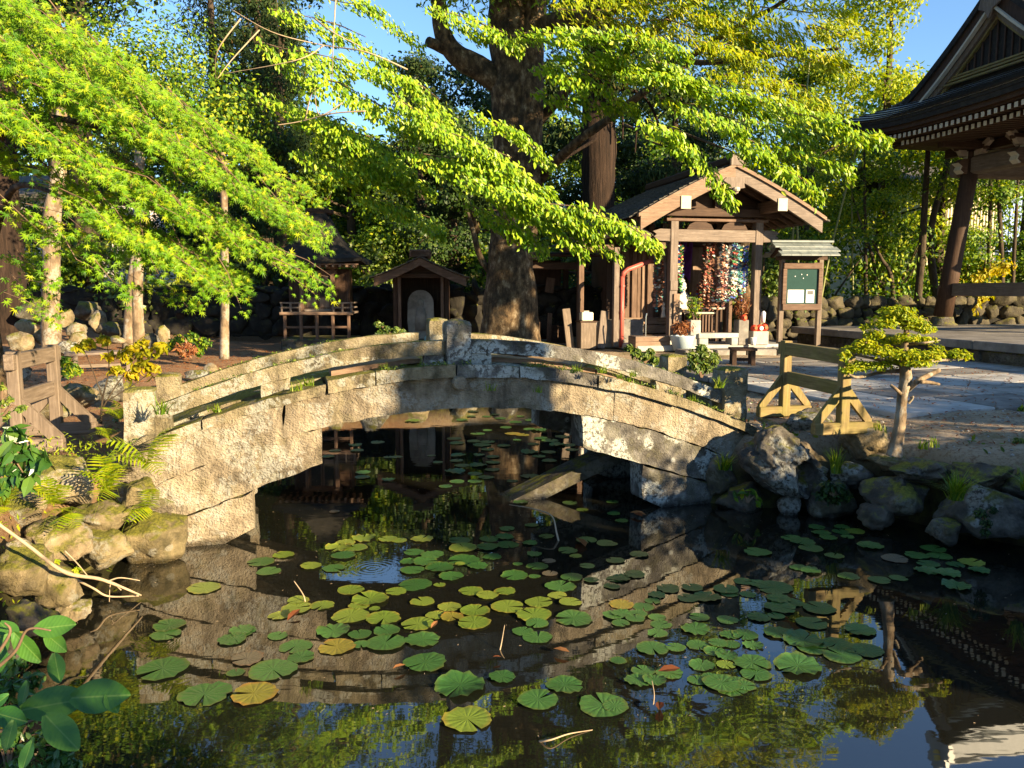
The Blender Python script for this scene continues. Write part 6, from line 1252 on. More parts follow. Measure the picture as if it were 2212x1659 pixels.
def fern(label, u, v, y, specs, sc=.30):
    sc *= 1.3; specs = list(specs)+[(a+RNG.uniform(-40, 40), e+RNG.uniform(-15, 15)) for a, e in specs[:3]]
    t = thing('fern', label, 'fern', tuple(at(u, v, y)), 0, 'ferns on the left bank')
    for q, (az, el) in enumerate(specs): place('frond', FR[q % 4], t, (0, 0, 0), (R(RNG.uniform(-25, 25)), -R(el), R(az)), sc*RNG.uniform(.75, 1.1))
fern('tall bright fern clump left of the mossy pear-shaped rock', 232, 1062, 5.35, [(-80, 60), (60, 70), (-20, 40), (-50, 15), (-110, 30), (-150, 40), (-75, -5), (-40, 50)], .30)
fern('fern fronds arching beside the bridge abutment face', 318, 1000, 5.75, [(-60, 20), (-20, 35), (-100, 10), (20, 50), (-45, -15), (-140, 30)], .32)
fern('bright fern hanging over the waterline rock under the abutment', 322, 1095, 5.6, [(-70, 5), (-110, -20), (-60, 40), (-30, 10)], .22)
fern('small fern in front of the big smooth boulder', 118, 1090, 5.0, [(-80, 50), (-30, 40), (-120, 30), (-170, 30), (-60, 5), (-100, 70)], .22)
fern('fern at the left picture edge below the boulder', 8, 1095, 4.9, [(-60, 20), (-20, 30), (-100, 50), (-80, -15), (20, 50)], .28)
fern('single hanging fern frond on the flat mossy slab', 152, 1108, 5.05, [(-85, -25), (-95, 5)], .22)
fern('small fern behind the right foot of the left barrier', 258, 905, 7.2, [(-60, 30), (-120, 30), (0, 40), (180, 30), (-90, 60)], .22)
fern('little fern at the bridge end beside the near post', 238, 948, 6.2, [(-60, 30), (-120, 20), (170, 30)], .16)
# ------------------------------------------------------------------ grass tufts
def tuft(label, u, v, y, n, L, mat='grass_leaf', spread=.55, w_=.007, group='grass tufts on the right bank', name='grass_tuft'):
    mb = MB()
    for q in range(n):
        a = RNG.uniform(0, 2*pi); l = L*RNG.uniform(.5, 1.1); s = RNG.uniform(.2, 1)*spread; d = np.array([cos(a), sin(a), 0]); sd = np.array([-sin(a), cos(a), 0]); T = (0, .35, .7, 1); P = [d*l*s*t**1.4+np.array([0, 0, l*(t-.55*s*t*t)]) for t in T]; b = RNG.normal(0, .02, 3)*[1, 1, 0]
        V = []; 
        for t, p in zip(T, P): wd = w_*(1-t*.9); V += [p+b-sd*wd, p+b+sd*wd]
        mb.add(V, [[0, 1, 3, 2], [2, 3, 5, 4], [4, 5, 7, 6]], RNG.random())
    t = thing(name, label, 'grass', tuple(at(u, v, y)), 0, group); stuff(mb.obj('blade', M[mat], t, attr=True)); return t
tuft('bright spiky grass tuft on the rocks in front of the right barrier', 1806, 1022, 6.95, 110, .26)
tuft('arching grass clump low on the shaded right bank', 2065, 1080, 6.05, 110, .30, spread=.95)
tuft('grass blades at the right picture edge', 2218, 1060, 5.9, 40, .26, spread=1.)
tuft('small pale sprouts in the sandy verge behind the pine', 1990, 970, 6.6, 16, .12); tuft('second small sprout cluster right along the sandy verge', 2018, 966, 6.7, 14, .12); tuft('tiny sprout on the verge nearest the pine trunk', 1900, 930, 6.9, 12, .10)
tuft('dark strappy plant in the cleft beside the bridge end', 1565, 1015, 7.2, 60, .22, 'mid_leaf', 1.)
tuft('little grass tuft in front of the right end post of the bridge', 1556, 838, 7.05, 30, .14, spread=1.1, group='grass on the bridge'); tuft('thin grass tuft beside the left end post of the bridge', 350, 895, 5.85, 26, .18, spread=1.1, group='grass on the bridge')
for u, v, l in ((1238, 800, 'weeds on the deck edge right of the crest post'), (1300, 800, 'weeds on the deck edge halfway down the right side'), (1340, 812, 'weeds near the right rail block'), (1060, 838, 'thin grass hanging under the cornice at the crest'), (1162, 842, 'thin grass hanging under the cornice right of the crest'), (1370, 808, 'last small weeds low on the right deck'), (640, 838, 'dry grass at the left rail block')):
    tuft(l, u, v+6, 6.72+(u-1070)*.0009*1.0-.08, 26, .11, spread=1.2, w_=.004, group='grass on the bridge', mat='grass_leaf')
for q, (s_, lb) in enumerate(((-1.95, 'yellow grass sprig on the lower left ledge'), (-1.25, 'yellow grass sprig at the step of the left ledge'), (-.62, 'dark moss tuft hanging below the left ledge'), (.75, 'grass sprig beside the right deck plank'), (1.05, 'broad leaf weed on the right deck edge'), (1.55, 'weed cluster above the right abutment'), (2.2, 'yellow weed near the right end of the ledge'))):
    p = BO+BA*s_+BB*.02; t = tuft(lb, 1000, 800, 6, 34, .10, spread=1.3, w_=.005, group='grass on the bridge'); t.location = (p[0], p[1], c_(s_)-.01)
# ------------------------------------------------------------------ leafy shrubs
def shrub(label, u, v, y, balls, mat, sz, kind='oval', n=90, group=None, name='shrub', stems=True, keep=0, trunkpts=None):
    O = at(u, v, y); t = thing(name, label, 'shrub', tuple(O), 0, group); A = []
    for bu, bv, r, *dy in balls:
        c = at(bu, bv, y+(dy[0] if dy else 0))-O; rr = r*y/FOC; A.append(blob(c, (rr, rr*.8, rr*.75), n, .3))
        if stems: mb2 = MB(); mb2.tube([(0, 0, 0), c*.5+[0, 0, .05], c], [.012*y/6, .008*y/6, .003], 5); mb2.obj('stem', M['twig'], t)
    pos, nrm, tip = (np.concatenate([a[i] for a in A]) for i in range(3)); k = len(pos); s = RNG.uniform(.7, 1.2, k)*sz; idx = np.arange(k)
    if keep: singles(t, pos[:keep], nrm[:keep], tip[:keep], s[:keep], kind, M[mat]); idx = idx[keep:]
    if len(idx): mb = MB(); leaves(mb, pos[idx], nrm[idx], tip[idx], s[idx], kind, RNG.random(len(idx))); stuff(mb.obj('foliage', M[mat], t, attr=True))
    return t
shrub('thin shrub with bright yellow leaves before the slatted bench', 218, 912, 7.4, [(190, 742, 14), (225, 735, 14), (170, 750, 10), (290, 755, 22), (320, 762, 22), (345, 750, 14), (270, 770, 16), (300, 790, 24), (330, 800, 22), (285, 812, 16), (250, 800, 14), (350, 820, 10), (310, 740, 12), (235, 770, 8)], 'yellow_leaf', .09, n=34, keep=280, stems=False)
ys = [o for o in bpy.data.objects if o.get('label', '').startswith('thin shrub with bright yellow')][0]; O = np.array(ys.location)
for P, r in (([(218, 915), (222, 860), (235, 800), (232, 745)], (.012, .009, .006, .003)), ([(222, 860), (200, 800), (180, 752)], (.008, .005, .002)), ([(222, 880), (260, 820), (300, 780)], (.009, .006, .003)), ([(225, 870), (290, 830), (330, 800)], (.007, .005, .002))): trunk(ys, [at(u, v, 7.4)-O for u, v in P], r, 'bark_dark', 'stem', 7, .15, 2, 9)
shrub('small blue green shrub beside the bench leg', 148, 800, 11, [(140, 780, 16), (155, 790, 16), (145, 805, 18), (165, 800, 12)], 'mid_leaf', .07)
shrub('dark green shrub against the retaining wall left of the thin trunk', 410, 765, 14.5, [(385, 735, 20), (415, 728, 18), (440, 740, 18), (395, 755, 16), (430, 758, 16), (370, 745, 12)], 'mid_leaf', .09)
shrub('rust brown cedar seedling in front of the dark green shrub', 402, 775, 13.6, [(402, 745, 10), (388, 752, 12), (416, 755, 10), (402, 765, 14)], 'rust_leaf', .10, 'needle', 70)
shrub('small bright shrub behind the bridge rail left of the crest posts', 835, 728, 9.3, [(818, 702, 12), (835, 712, 14), (855, 714, 12), (870, 718, 8), (822, 720, 12)], 'bush_leaf', .05)
shrub('round evergreen shrub at the bridge end before the shrine', 1515, 815, 10.6, [(1495, 770, 20), (1520, 765, 22), (1540, 775, 18), (1505, 790, 22), (1530, 795, 20), (1515, 752, 12)], 'bush_leaf', .07, n=160)
shrub('low green plants behind the right part of the bridge rail', 1395, 785, 10.2, [(1375, 762, 12), (1395, 770, 14), (1415, 778, 12), (1360, 752, 8), (1405, 760, 8)], 'bush_leaf', .08)
shrub('green leafed plant on the rock behind the pitted rock', 1706, 940, 7.4, [(1700, 932, 8), (1716, 938, 8), (1690, 934, 5)], 'grass_leaf', .06, n=12)
shrub('dark leaved plant growing under the bright grass tuft', 1800, 1075, 6.8, [(1790, 1050, 18), (1815, 1058, 18), (1800, 1075, 20), (1775, 1070, 14), (1830, 1072, 12)], 'dark_leaf', .06)
shrub('broad pale green leaves hanging below the right bridge end', 1615, 1085, 6.95, [(1600, 1068, 14), (1625, 1062, 10), (1640, 1085, 10)], 'mid_leaf', .10, n=7, keep=21)
shrub('small shrub cut by the right picture edge on the sand', 2205, 970, 6.9, [(2200, 955, 14), (2215, 962, 16), (2195, 968, 10)], 'bush_leaf', .04); shrub('dark green seedling at the right picture edge on the paving edge', 2212, 895, 8.4, [(2208, 885, 10), (2215, 895, 12)], 'mid_leaf', .05)
shrub('moss plant hanging on the pale grey boulder at right', 2125, 1130, 5.75, [(2120, 1110, 18), (2130, 1130, 16), (2128, 1150, 12), (2145, 1102, 10)], 'dark_leaf', .03, n=150)
shrub('green rosettes of narrow leaves left of the barrier foot', 20, 1010, 3.9, [(25, 965, 26), (60, 985, 26), (85, 1000, 22), (20, 1015, 24), (55, 1030, 22), (0, 1050, 22), (30, 940, 18), (-20, 985, 26)], 'glossy_leaf', .115, n=12, keep=96)
shrub('small yellow green sprigs on the first post of the left barrier', 5, 900, 5.6, [(10, 870, 14), (22, 862, 8), (40, 885, 10), (12, 900, 16), (50, 880, 6), (5, 835, 8)], 'bush_leaf', .045, n=22)
for lb, B in (('tiny weeds between the rocks under the big boulder', [(60, 1210, 14), (90, 1225, 12), (120, 1215, 10)]), ('light sprigs by the fallen branch on the bank', [(130, 1245, 10), (150, 1270, 10), (165, 1230, 8)])): shrub(lb, B[0][0], B[0][1]+25, 4.7, B, 'fern_leaf', .04, n=20)
# the shrub in the near left corner: big glossy leaves over a small-leaved bush
c0 = at(40, 1560, 1.95); fs = thing('broadleaf_shrub', 'near shrub with big glossy oval leaves in the lower left corner', 'shrub', tuple(c0))
def big_leaf_mesh():
    nu, nv = 9, 7; V = []
    for i in range(nu):
        t = i/(nu-1); wd = .27*math.sin(pi*min(1, t*.93+.035))**.75
        for j in range(nv): s = j/(nv-1)*2-1; V.append((t, s*wd, .06*abs(s)-.10*t*t+.006*sin(t*22)*s*s))
    mb = MB(); i, j = np.meshgrid(np.arange(nu-1), np.arange(nv-1), indexing='ij'); i = i.ravel(); j = j.ravel(); mb.add(V, np.stack([i*nv+j, (i+1)*nv+j, (i+1)*nv+j+1, i*nv+j+1], 1)); return mb
BL = []
k = NT('big_leaf'); sep = k.n("SeparateXYZ"); k.l(k.pos(None, True), sep.inputs[0]); vein = k.math('ABSOLUTE', sep.outputs[1])
side = k.math('SINE', k.math('MULTIPLY', k.math('SUBTRACT', sep.outputs[0], k.math('MULTIPLY', vein, .8)), 62.)); oi = k.n("ObjectInfo")
c = k.ramp(oi.outputs["Random"], [(0., (.03, .13, .02)), (1., (.07, .19, .022))]); c = k.mix(k.ramp(vein, [(.006, .75), (.018, 0.)]), c, (.16, .28, .06)); c = k.mix(k.ramp(side, [(.9, 0.), (1., .10)]), c, (.12, .26, .06)); c = k.mix(k.ramp(k.noise(k.pos(), 30, 5), [(.45, 0.), (.75, .45)]), c, (.03, .10, .02))
k.l(c, k.p.inputs["Base Color"]); k.p.inputs["Roughness"].default_value = .5; k.bump(k.math('ADD', side, k.math('MULTIPLY', vein, -12.)), .10, .004)
t_ = k.n("BsdfTranslucent"); k.l(c, t_.inputs[0]); mx = k.n("MixShader"); mx.inputs[0].default_value = .25; k.l(k.p.outputs[0], mx.inputs[1]); k.l(t_.outputs[0], mx.inputs[2]); k.l(mx.outputs[0], k.out.inputs[0])
for _ in range(2): me = big_leaf_mesh().data('leaf', True); me.materials.append(k.m); BL.append(me)
def leaf_at(u0, v0, u1, v1, dep, facing=(0, -.75, .65), dd=-.05):
    p, q = at(u0, v0, dep), at(u1, v1, dep+dd); L = np.linalg.norm(q-p); x, y, z = frames(np.array([facing])+RNG.normal(0, .15, (1, 3)), np.array([q-p])); x, y, z = x[0], y[0], z[0]; p = p-c0
    o = place('leaf', BL[random.randrange(2)], fs); o.matrix_local = Matrix(((x[0], y[0], z[0], p[0]), (x[1], y[1], z[1], p[1]), (x[2], y[2], z[2], p[2]), (0, 0, 0, 1)))@Matrix.Scale(L, 4)
for a in ((30, 1365, 60, 1438, 2.0), (20, 1370, -30, 1440, 2.0), (75, 1360, 120, 1342, 2.05), (98, 1368, 126, 1400, 2.05), (45, 1535, 125, 1490, 1.85), (155, 1508, 252, 1496, 1.85), (232, 1495, 247, 1530, 1.85), (98, 1545, 165, 1615, 1.75), (30, 1555, 5, 1618, 1.75), (-10, 1540, 30, 1555, 1.8), (10, 1395, -20, 1460, 1.95), (60, 1470, 30, 1520, 1.9), (130, 1475, 100, 1440, 2.1), (0, 1345, 30, 1360, 2.1), (20, 1500, -40, 1530, 1.8), (70, 1600, 40, 1660, 1.7)): leaf_at(*a)
for P in ([(-60, 1590), (40, 1540), (110, 1520), (160, 1505), (225, 1496)], [(-40, 1470), (30, 1410), (60, 1360), (110, 1362)], [(-60, 1600), (60, 1560), (100, 1545)], [(-40, 1460), (20, 1372), (10, 1345)]): trunk(fs, [at(u, v, 1.9)-c0 for u, v in P], np.linspace(.006, .002, len(P)), 'twig', 'stem', 6)
sb = shrub('dense small leaved bush under the big glossy leaves at lower left', 20, 1680, 2.15, [(20, 1440, 36), (60, 1475, 34), (10, 1490, 40), (100, 1520, 34), (50, 1540, 44), (120, 1570, 34), (20, 1590, 46), (80, 1610, 46), (130, 1630, 36), (30, 1650, 46), (100, 1670, 44), (-30, 1540, 50), (150, 1610, 18), (150, 1655, 24)], 'glossy_leaf', .032, n=75)
# ------------------------------------------------------------------ fallen branch over the bank, twigs on the water
fbz = thing('fallen_branch', 'bare pale branch fallen from the left bank onto the water', 'branch', tuple(at(140, 1235, 4.9))); O = np.array(fbz.location)
for P, r in (([(-20, 1120, 4.3), (60, 1178, 4.35), (140, 1236, 4.5), (220, 1252, 4.75), (305, 1286, 4.95)], (.008, .010, .012, .011, .005)), ([(150, 1245, 4.95), (200, 1270, 4.9), (235, 1288, 4.95), (300, 1287, 5.0)], (.009, .007, .006, .004)), ([(235, 1255, 5.0), (260, 1248, 5.1), (302, 1254, 5.2)], (.005, .004, .003)), ([(140, 1190, 4.9), (165, 1215, 4.9), (190, 1245, 4.95)], (.005, .004, .003)), ([(150, 1248, 4.9), (148, 1285, 4.85), (155, 1300, 4.8)], (.004, .003, .002)), ([(262, 1275, 5), (240, 1260, 5), (236, 1300, 4.95)], (.004, .003, .002))):
    trunk(fbz, [at(*p)-O for p in P], r, 'pale_twig', 'twig', 7, .15, 2, 20)
def wtwig(label, P, r, mat='pale_twig'):
    pts = [np.array([*at(u, v, z=max(h, .004))[:2], h]) for u, v, h in P]; b = pts[0]; t = thing('twig', label, 'twig', tuple(b)); trunk(t, [p-b for p in pts], np.linspace(r, r*.4, len(pts)), mat, 'stem', 6, .1, 2, 20)
wtwig('pale bent twig standing in the water under the arch', [(1208, 1168, -.02), (1202, 1150, .05), (1192, 1115, .14), (1155, 1100, .16), (1100, 1090, .15)], .009)
wtwig('short twig sticking up from the dark water in the middle', [(1078, 1402, -.02), (1083, 1390, .03), (1090, 1350, .10)], .005); wtwig('yellowish stalk rising from the raised lily pads at left', [(660, 1300, -.02), (655, 1285, .05), (635, 1255, .13)], .006)
wtwig('thin twig lying on the water near the lower edge', [(1165, 1600, .0), (1190, 1598, .02), (1230, 1585, .01), (1280, 1575, .0)], .005); wtwig('little twig upright in the water at the lower right', [(1410, 1525, -.01), (1413, 1500, .02), (1408, 1470, .05)], .004)
# ------------------------------------------------------------------ lily pads, each afloat on its own
Z6 = lambda x, y, w_: (493.7+.3968*x, 1152+.3968*y, w_*.3968); Z7 = lambda x, y, w_: (1316.7+.4048*x, 1097.2+.4048*y, w_*.4048); Z4 = lambda x, y, w_: (493.7+.3968*x, 822.9+.3968*y, w_*.3968); Z8 = lambda x, y, w_: (.2725*x, 1206.9+.2725*y, w_*.2725)
PD = [(Z6, "735 22 140 y,865 28 110 y,930 32 90 y,1052 25 130 y,1258 32 130,1420 25 110,1500 15 110,600 70 150 y,690 72 140 y,640 45 110 y,626 115 140,300 112 120 y,175 148 150,218 200 135,450 172 120 y,570 184 130,1010 95 120,1110 110 140,985 150 110,1070 150 150,1150 180 170,1000 195 140,1280 75 170 y,1285 140 200,1435 123 110,1357 174 120,1260 162 60 y,1215 230 145,1555 220 160,1680 172 130,1575 160 60,1845 88 115,1745 145 80 b,1665 108 90,1730 14 90,1640 48 90,1520 55 130,1410 70 130,1950 30 120,2055 50 110,1890 116 70 y,1952 172 90,2105 142 110,1665 228 70,1750 215 90 b,1870 235 130,1810 280 180,1975 250 90,2110 240 110,2080 280 80,665 300 150 y,910 310 120 y,1015 275 190,1150 275 70 y,770 350 215 y,710 385 120 y,795 403 65 y,1055 365 140 y,1320 308 140 y,1410 330 130 y,1505 312 125 y,380 360 120 y,370 400 170 y,510 385 140 y,275 440 120 y,665 440 210 y,845 455 200 y,570 525 190,715 545 130,860 525 150,855 590 220,1055 570 200,590 610 200 o,720 600 100,1030 490 190 y,1200 395 140 y,1130 440 120 y,1215 450 130 o,1345 415 170 y,1335 480 190 y,1520 395 190 y,1690 370 160 y,1790 330 110 y,1860 370 130 y,1660 440 200 y,1880 455 220,1680 485 130,1600 525 120,1685 558 170,2140 380 140 o,2100 440 130,1070 695 240,1260 820 290,1490 775 150,1830 815 205,1685 900 225,2040 925 265,1300 1005 265 y,75 525 150,40 575 100,270 550 110,365 605 180,100 675 170 b,395 665 150,240 735 255,40 750 100,140 865 240 o,2125 685 90"),
      (Z8, "1620 220 260 y,1340 520 240,1310 590 230,1910 560 190,1840 630 220,1290 865 370,1620 1060 390"),
      (Z7, "970 155 110,1030 175 130,1075 210 125,790 230 145,1105 100 90,1130 130 100,1170 155 95,1240 95 80,1235 120 90,1310 118 100 y,1270 148 70,1390 198 130,1200 250 100,1525 265 130 b,1730 215 120,1640 250 120,1765 250 120,1700 295 110,1690 330 120,1800 345 130,1845 295 90,1930 285 120 y,1970 330 100,1850 410 140,160 245 105,40 275 80,10 190 70,1010 312 100,1075 330 110,1275 358 110,1440 380 110,1540 368 90,130 350 120,60 370 110,20 415 80,250 460 100,310 425 130,440 420 120,715 385 110,790 395 110,880 420 190,620 430 140,420 475 120,520 470 150,640 450 100,740 455 90,230 490 90,60 510 120 o,180 520 120,150 555 110,60 560 110,140 585 110,60 610 100,255 575 100,275 615 120,480 575 110,630 590 115,795 580 120,890 570 90,910 525 170,900 480 130,980 500 110,1120 530 170,1080 610 160,900 660 155,455 640 155,255 665 115,640 670 110,720 670 140,580 715 110,650 720 100,475 725 130,765 725 110,230 745 175,355 740 110,560 755 120,625 780 120,1035 700 210,1080 740 160,1210 720 150,1240 780 190,1340 650 150,1375 755 160,1300 745 120,45 810 90,490 830 140,620 830 100 y,760 820 200,780 880 160,1005 835 245,180 865 130,150 915 150,320 870 150,240 915 130,470 910 110,540 900 100,600 930 200,680 920 120,720 940 120,650 950 180,30 1050 140"),
      (Z4, "1000 215 90 y,1270 210 70,1320 190 60,1330 165 70,1405 190 60,1450 180 60,1480 200 70,1560 220 80,1590 190 50,1650 210 80,1700 180 60,1740 210 80,1790 195 70,1830 215 90,1780 240 110,1870 240 60,1640 260 80,1690 265 90,1510 250 70,1545 285 90 o,1600 290 80 o,1410 265 60,1355 285 90,1230 310 90,1245 335 90,1335 325 80,1410 330 90,1380 345 110,1500 350 80,1410 370 80,1365 400 70,1440 410 80,1250 400 90,1240 430 80,1270 455 90,1360 455 110,1440 440 90,1435 480 90,1340 500 90,1230 490 120,1245 545 90,1340 545 90,1400 520 100,1180 570 80,1570 320 50,1660 340 70,1640 385 110,1690 405 80,1740 385 90,1790 345 100,1850 345 90,1870 370 80,1745 432 90,1700 310 80,1750 320 100,1820 300 90,580 375 70,690 345 80,700 375 80,810 330 80,545 410 70,870 410 60,915 410 70,1105 403 50,1140 440 60,730 495 90,730 520 90,870 535 80,1590 655 90,1640 515 110,1690 545 90,1545 540 70,1860 660 90,1925 695 70 y,1515 800 90,1650 780 80,2090 655 70,2095 720 80,2140 758 80,575 705 60 b")]
def pad_mesh(seed, warp):
    rs = np.random.default_rng(seed); n = 26; notch = rs.uniform(.04, .16); th = np.linspace(notch, 2*pi-notch, n); V = [(0, 0, 0)]
    ph = rs.uniform(0, 6, 3)
    for r in (.5, .85, 1.0):
        for a in th:
            rr = r*(.5)*(1+.035*sin(a*3+ph[0])+.028*sin(a*11+ph[1])*(r > .9)); z = warp*(.5*r*r*(.5+.5*sin(a*2+ph[2]))+.25*r**4*sin(a*9+ph[1]))
            if r > .9 and a in (th[0], th[-1]): rr *= .93
            if r > .9: rr *= 1-.20*max(0, vnoise(np.array([[a*1.7+seed*3.1, seed*.7, 2.]]), seed)[0]-.25)-.05*max(0, vnoise(np.array([[a*9., seed, 1.]]), seed)[0])
            V.append((rr*cos(a), rr*sin(a), z))
    F = [[0, 1+i, 2+i] for i in range(n-1)]
    for k in range(2):
        o = 1+k*n; F += [[o+i, o+n+i, o+n+i+1, o+i+1] for i in range(n-1)]
    mb = MB(); mb.add(V, F); return mb
def pad_mat(name, c1, c2, edge):
    k = NT(name); v = k.pos(None, True); s = k.n("SeparateXYZ"); k.l(v, s.inputs[0]); ang = k.math('ARCTAN2', s.outputs[1], s.outputs[0])
    ln = k.n("VectorMath", operation='LENGTH'); k.l(v, ln.inputs[0]); rad = ln.outputs["Value"]; oi = k.n("ObjectInfo")
    c = k.mix(oi.outputs["Random"], c1, c2); c = k.mix(k.ramp(k.math('ABSOLUTE', k.math('SINE', k.math('MULTIPLY', ang, 8.))), [(.0, .45), (.10, 0.)]), c, tuple(min(1, x*1.9) for x in c2))
    w_ = k.pos(); c = k.mix(k.ramp(k.noise(w_, 14, 5, .7), [(.5, 0.), (.7, .5)]), c, tuple(x*.5 for x in c1)); c = k.mix(k.math('MULTIPLY', k.ramp(rad, [(.38, 0.), (.5, 1.)]), k.ramp(k.noise(w_, 6, 4), [(.4, 0.), (.62, .8)])), c, edge)
    c = k.mix(k.ramp(k.noise(w_, 70, 3), [(.70, 0.), (.74, .8)]), c, (.05, .03, .012))
    k.l(c, k.p.inputs["Base Color"]); k.p.inputs["Roughness"].default_value = .36; k.p.inputs["Specular IOR Level"].default_value = .55
    k.bump(k.math('ADD', k.noise(w_, 55, 4), k.math('MULTIPLY', k.math('ABSOLUTE', k.math('SINE', k.math('MULTIPLY', ang, 8.))), .6)), .35, .006); return k.m
PM = {'': pad_mat('pad_green', (.030, .095, .018), (.06, .15, .03), (.12, .12, .02)), 'y': pad_mat('pad_yellow_sunlit', (.12, .19, .02), (.22, .26, .035), (.30, .2, .03)), 'o': pad_mat('pad_ochre', (.18, .17, .02), (.26, .2, .03), (.35, .14, .03)), 'b': pad_mat('pad_brown', (.10, .085, .05), (.15, .12, .075), (.16, .08, .04))}  # yellow pads also carry the sunlight of the mid-pond band in their colour
CN = {'': 'green', 'y': 'yellow green', 'o': 'yellowing', 'b': 'brownish'}
PME = {}
for cm, m_ in PM.items():
    for i in range(10): me = pad_mesh(i*5+len(cm)*3+ord((cm+'a')[0]), (.012, .05, .03, .02, .035, .025, .05, .08, .04, .13)[i]).data('lily_pad', True); me.materials.append(m_); PME[cm, i] = me
ORD = ['zeroth', 'first', 'second', 'third', 'fourth', 'fifth', 'sixth', 'seventh', 'eighth', 'ninth', 'tenth', 'eleventh', 'twelfth', 'thirteenth', 'fourteenth', 'fifteenth', 'sixteenth', 'seventeenth', 'eighteenth', 'nineteenth', 'twentieth']
pads = []
for fn, s in PD:
    for it in s.split(','):
        f = it.split(); u, v, w_ = fn(float(f[0]), float(f[1]), float(f[2])); cm = f[3] if len(f) > 3 else ''; p = at(u, v, z=.012); pads.append([u, v, float(w_*np.linalg.norm(p-[0, 0, CAMH])/FOC), cm, p])
pads = [q for q in pads if pond_dist(np.array([q[4][0]]), np.array([q[4][1]]))[0] < -.05]
def zone(u, v):
    if v < 935: return 'farthest off beyond the arch'
    if v < 985: return 'in the upper arch water'
    if v < 1065: return 'in the middle arch water'
    if v < 1140: return 'just this side of the arch'
    if u > 1590 and v < 1270: return 'near the right bank rocks'
    if u < 690 and v > 1300: return 'on the left reflection'
    if u < 690: return 'beside the left abutment'
    if v < 1262: return 'in the middle raft below the arch'
    if v < 1345: return ('in the sunlit raft at mid pond' if u < 1330 else 'in the upper right raft')
    if v < 1440: return ('in the lower sunlit raft' if u < 1290 else 'in the middle right raft')
    return ('among the loose foreground pads' if u < 1330 else 'in the front right raft')
zs = {}
for q in pads: zs.setdefault((CN[q[3]], zone(q[0], q[1])), []).append(q)
npad = 0
for (cn, zn), L in zs.items():
    L.sort(key=lambda q: -q[1]); rows = [L] if len(L) <= 7 else [L[i*len(L)//((len(L)+5)//6):(i+1)*len(L)//((len(L)+5)//6)] for i in range((len(L)+5)//6)]
    for r, row in enumerate(rows):
        row.sort(key=lambda q: q[0]); rw = '' if len(rows) == 1 else (', nearest row' if r == 0 else ', farthest row' if r == len(rows)-1 else ', %s row back' % ORD[r+1])
        for i, q in enumerate(row):
            pl_ = '' if len(row) == 1 else (', leftmost' if i == 0 else ', rightmost' if i == len(row)-1 else ', %s from left' % ORD[i+1])
            npad += 1; u, v, dia, cm, p = q; i6 = RNG.integers(10) if dia > .12 else RNG.integers(6)
            o = place('lily_pad', PME[cm, int(i6)], None, (p[0], p[1], .003+.0016*(npad % 5)), (RNG.normal(0, .012), RNG.normal(0, .012), RNG.uniform(0, 6.28)), dia*.94)
            if len((cn+zn+rw+pl_).split()) > 13: pl_ = pl_.replace(' from left', ' along')
            size = 'Large' if dia > .22 else 'Medium' if dia > .14 else 'Small'
            tag(o, f'{size.lower()} {cn} pad {zn}{rw}{pl_}', 'lily pad', 'lily pads floating on the pond')
# fallen leaves on the water
lf_s = leaf_shape('oval'); mb = MB(); mb.add(lf_s[0], lf_s[1], .9); lme = mb.data('fallen_leaf', attr=True); lme.materials.append(M['rust_leaf'])
for q, (u, v, s, lb) in enumerate(((1370, 1107, .16, 'red fallen leaf spray floating below the right bridge end'), (1382, 1112, .14, 'second red fallen leaf beside the floating red spray'), (868, 1437, .08, 'orange fallen leaf touching the round pad at centre'), (941, 1345, .07, 'orange fallen leaf at the edge of the sunlit raft'), (1250, 1165, .22, 'large tan fallen leaf by the mid raft'), (1425, 1527, .10, 'curled tan leaf beside the twig at lower right'), (755, 1175, .06, 'small red leaf on the yellow pads'), (1220, 1405, .10, 'brown sunken leaf in the dark water'), (640, 1322, .12, 'brown leaf on the raised pads at left'), (1070, 1418, .05, 'pale petal leaf on the middle pad'), (1455, 1444, .12, 'orange leaf edge in the front right raft'))):
    p = at(u, v, z=.03); o = place('fallen_leaf', lme, None, tuple(p), (RNG.normal(0, .15), RNG.normal(0, .15), RNG.uniform(0, 6)), s); tag(o, lb, 'leaf', 'fallen leaves on the pond')
# one bright leaf falling past the tower gable is left hanging from its twig
# ------------------------------------------------------------------ litter on the ground: needles and dead leaves nobody could count
n = 9000; x = np.concatenate([RNG.uniform(-9, -3, 5200), RNG.uniform(1.8, 7.5, n-5200)]); y = np.concatenate([RNG.uniform(5.5, 17, 5200), RNG.uniform(6.8, 14, n-5200)]); ok = pond_dist(x, y) > .35
x, y = x[ok], y[ok]; k = len(x); px_ = (x-3.86)*cos(R(17))+(y-8.02)*sin(R(17)); py_ = -(x-3.86)*sin(R(17))+(y-8.02)*cos(R(17)); z = ground_z(x, y)+.012; z = np.where((px_ > 0) & (py_ > 0) & (py_ < 6.17), np.where(RNG.random(k) < .35, .79, -.5), z); pos = np.stack([x, y, z], 1); mb = MB(); leaves(mb, pos, RNG.normal(0, .35, (k, 3))+[0, 0, 1], RNG.normal(size=(k, 3)), RNG.uniform(.03, .075, k), 'lance', RNG.random(k)); o = stuff(mb.obj('leaf_litter', M['rust_leaf'], None, attr=True)); o['label'] = 'dry brown leaf litter scattered over the ground'
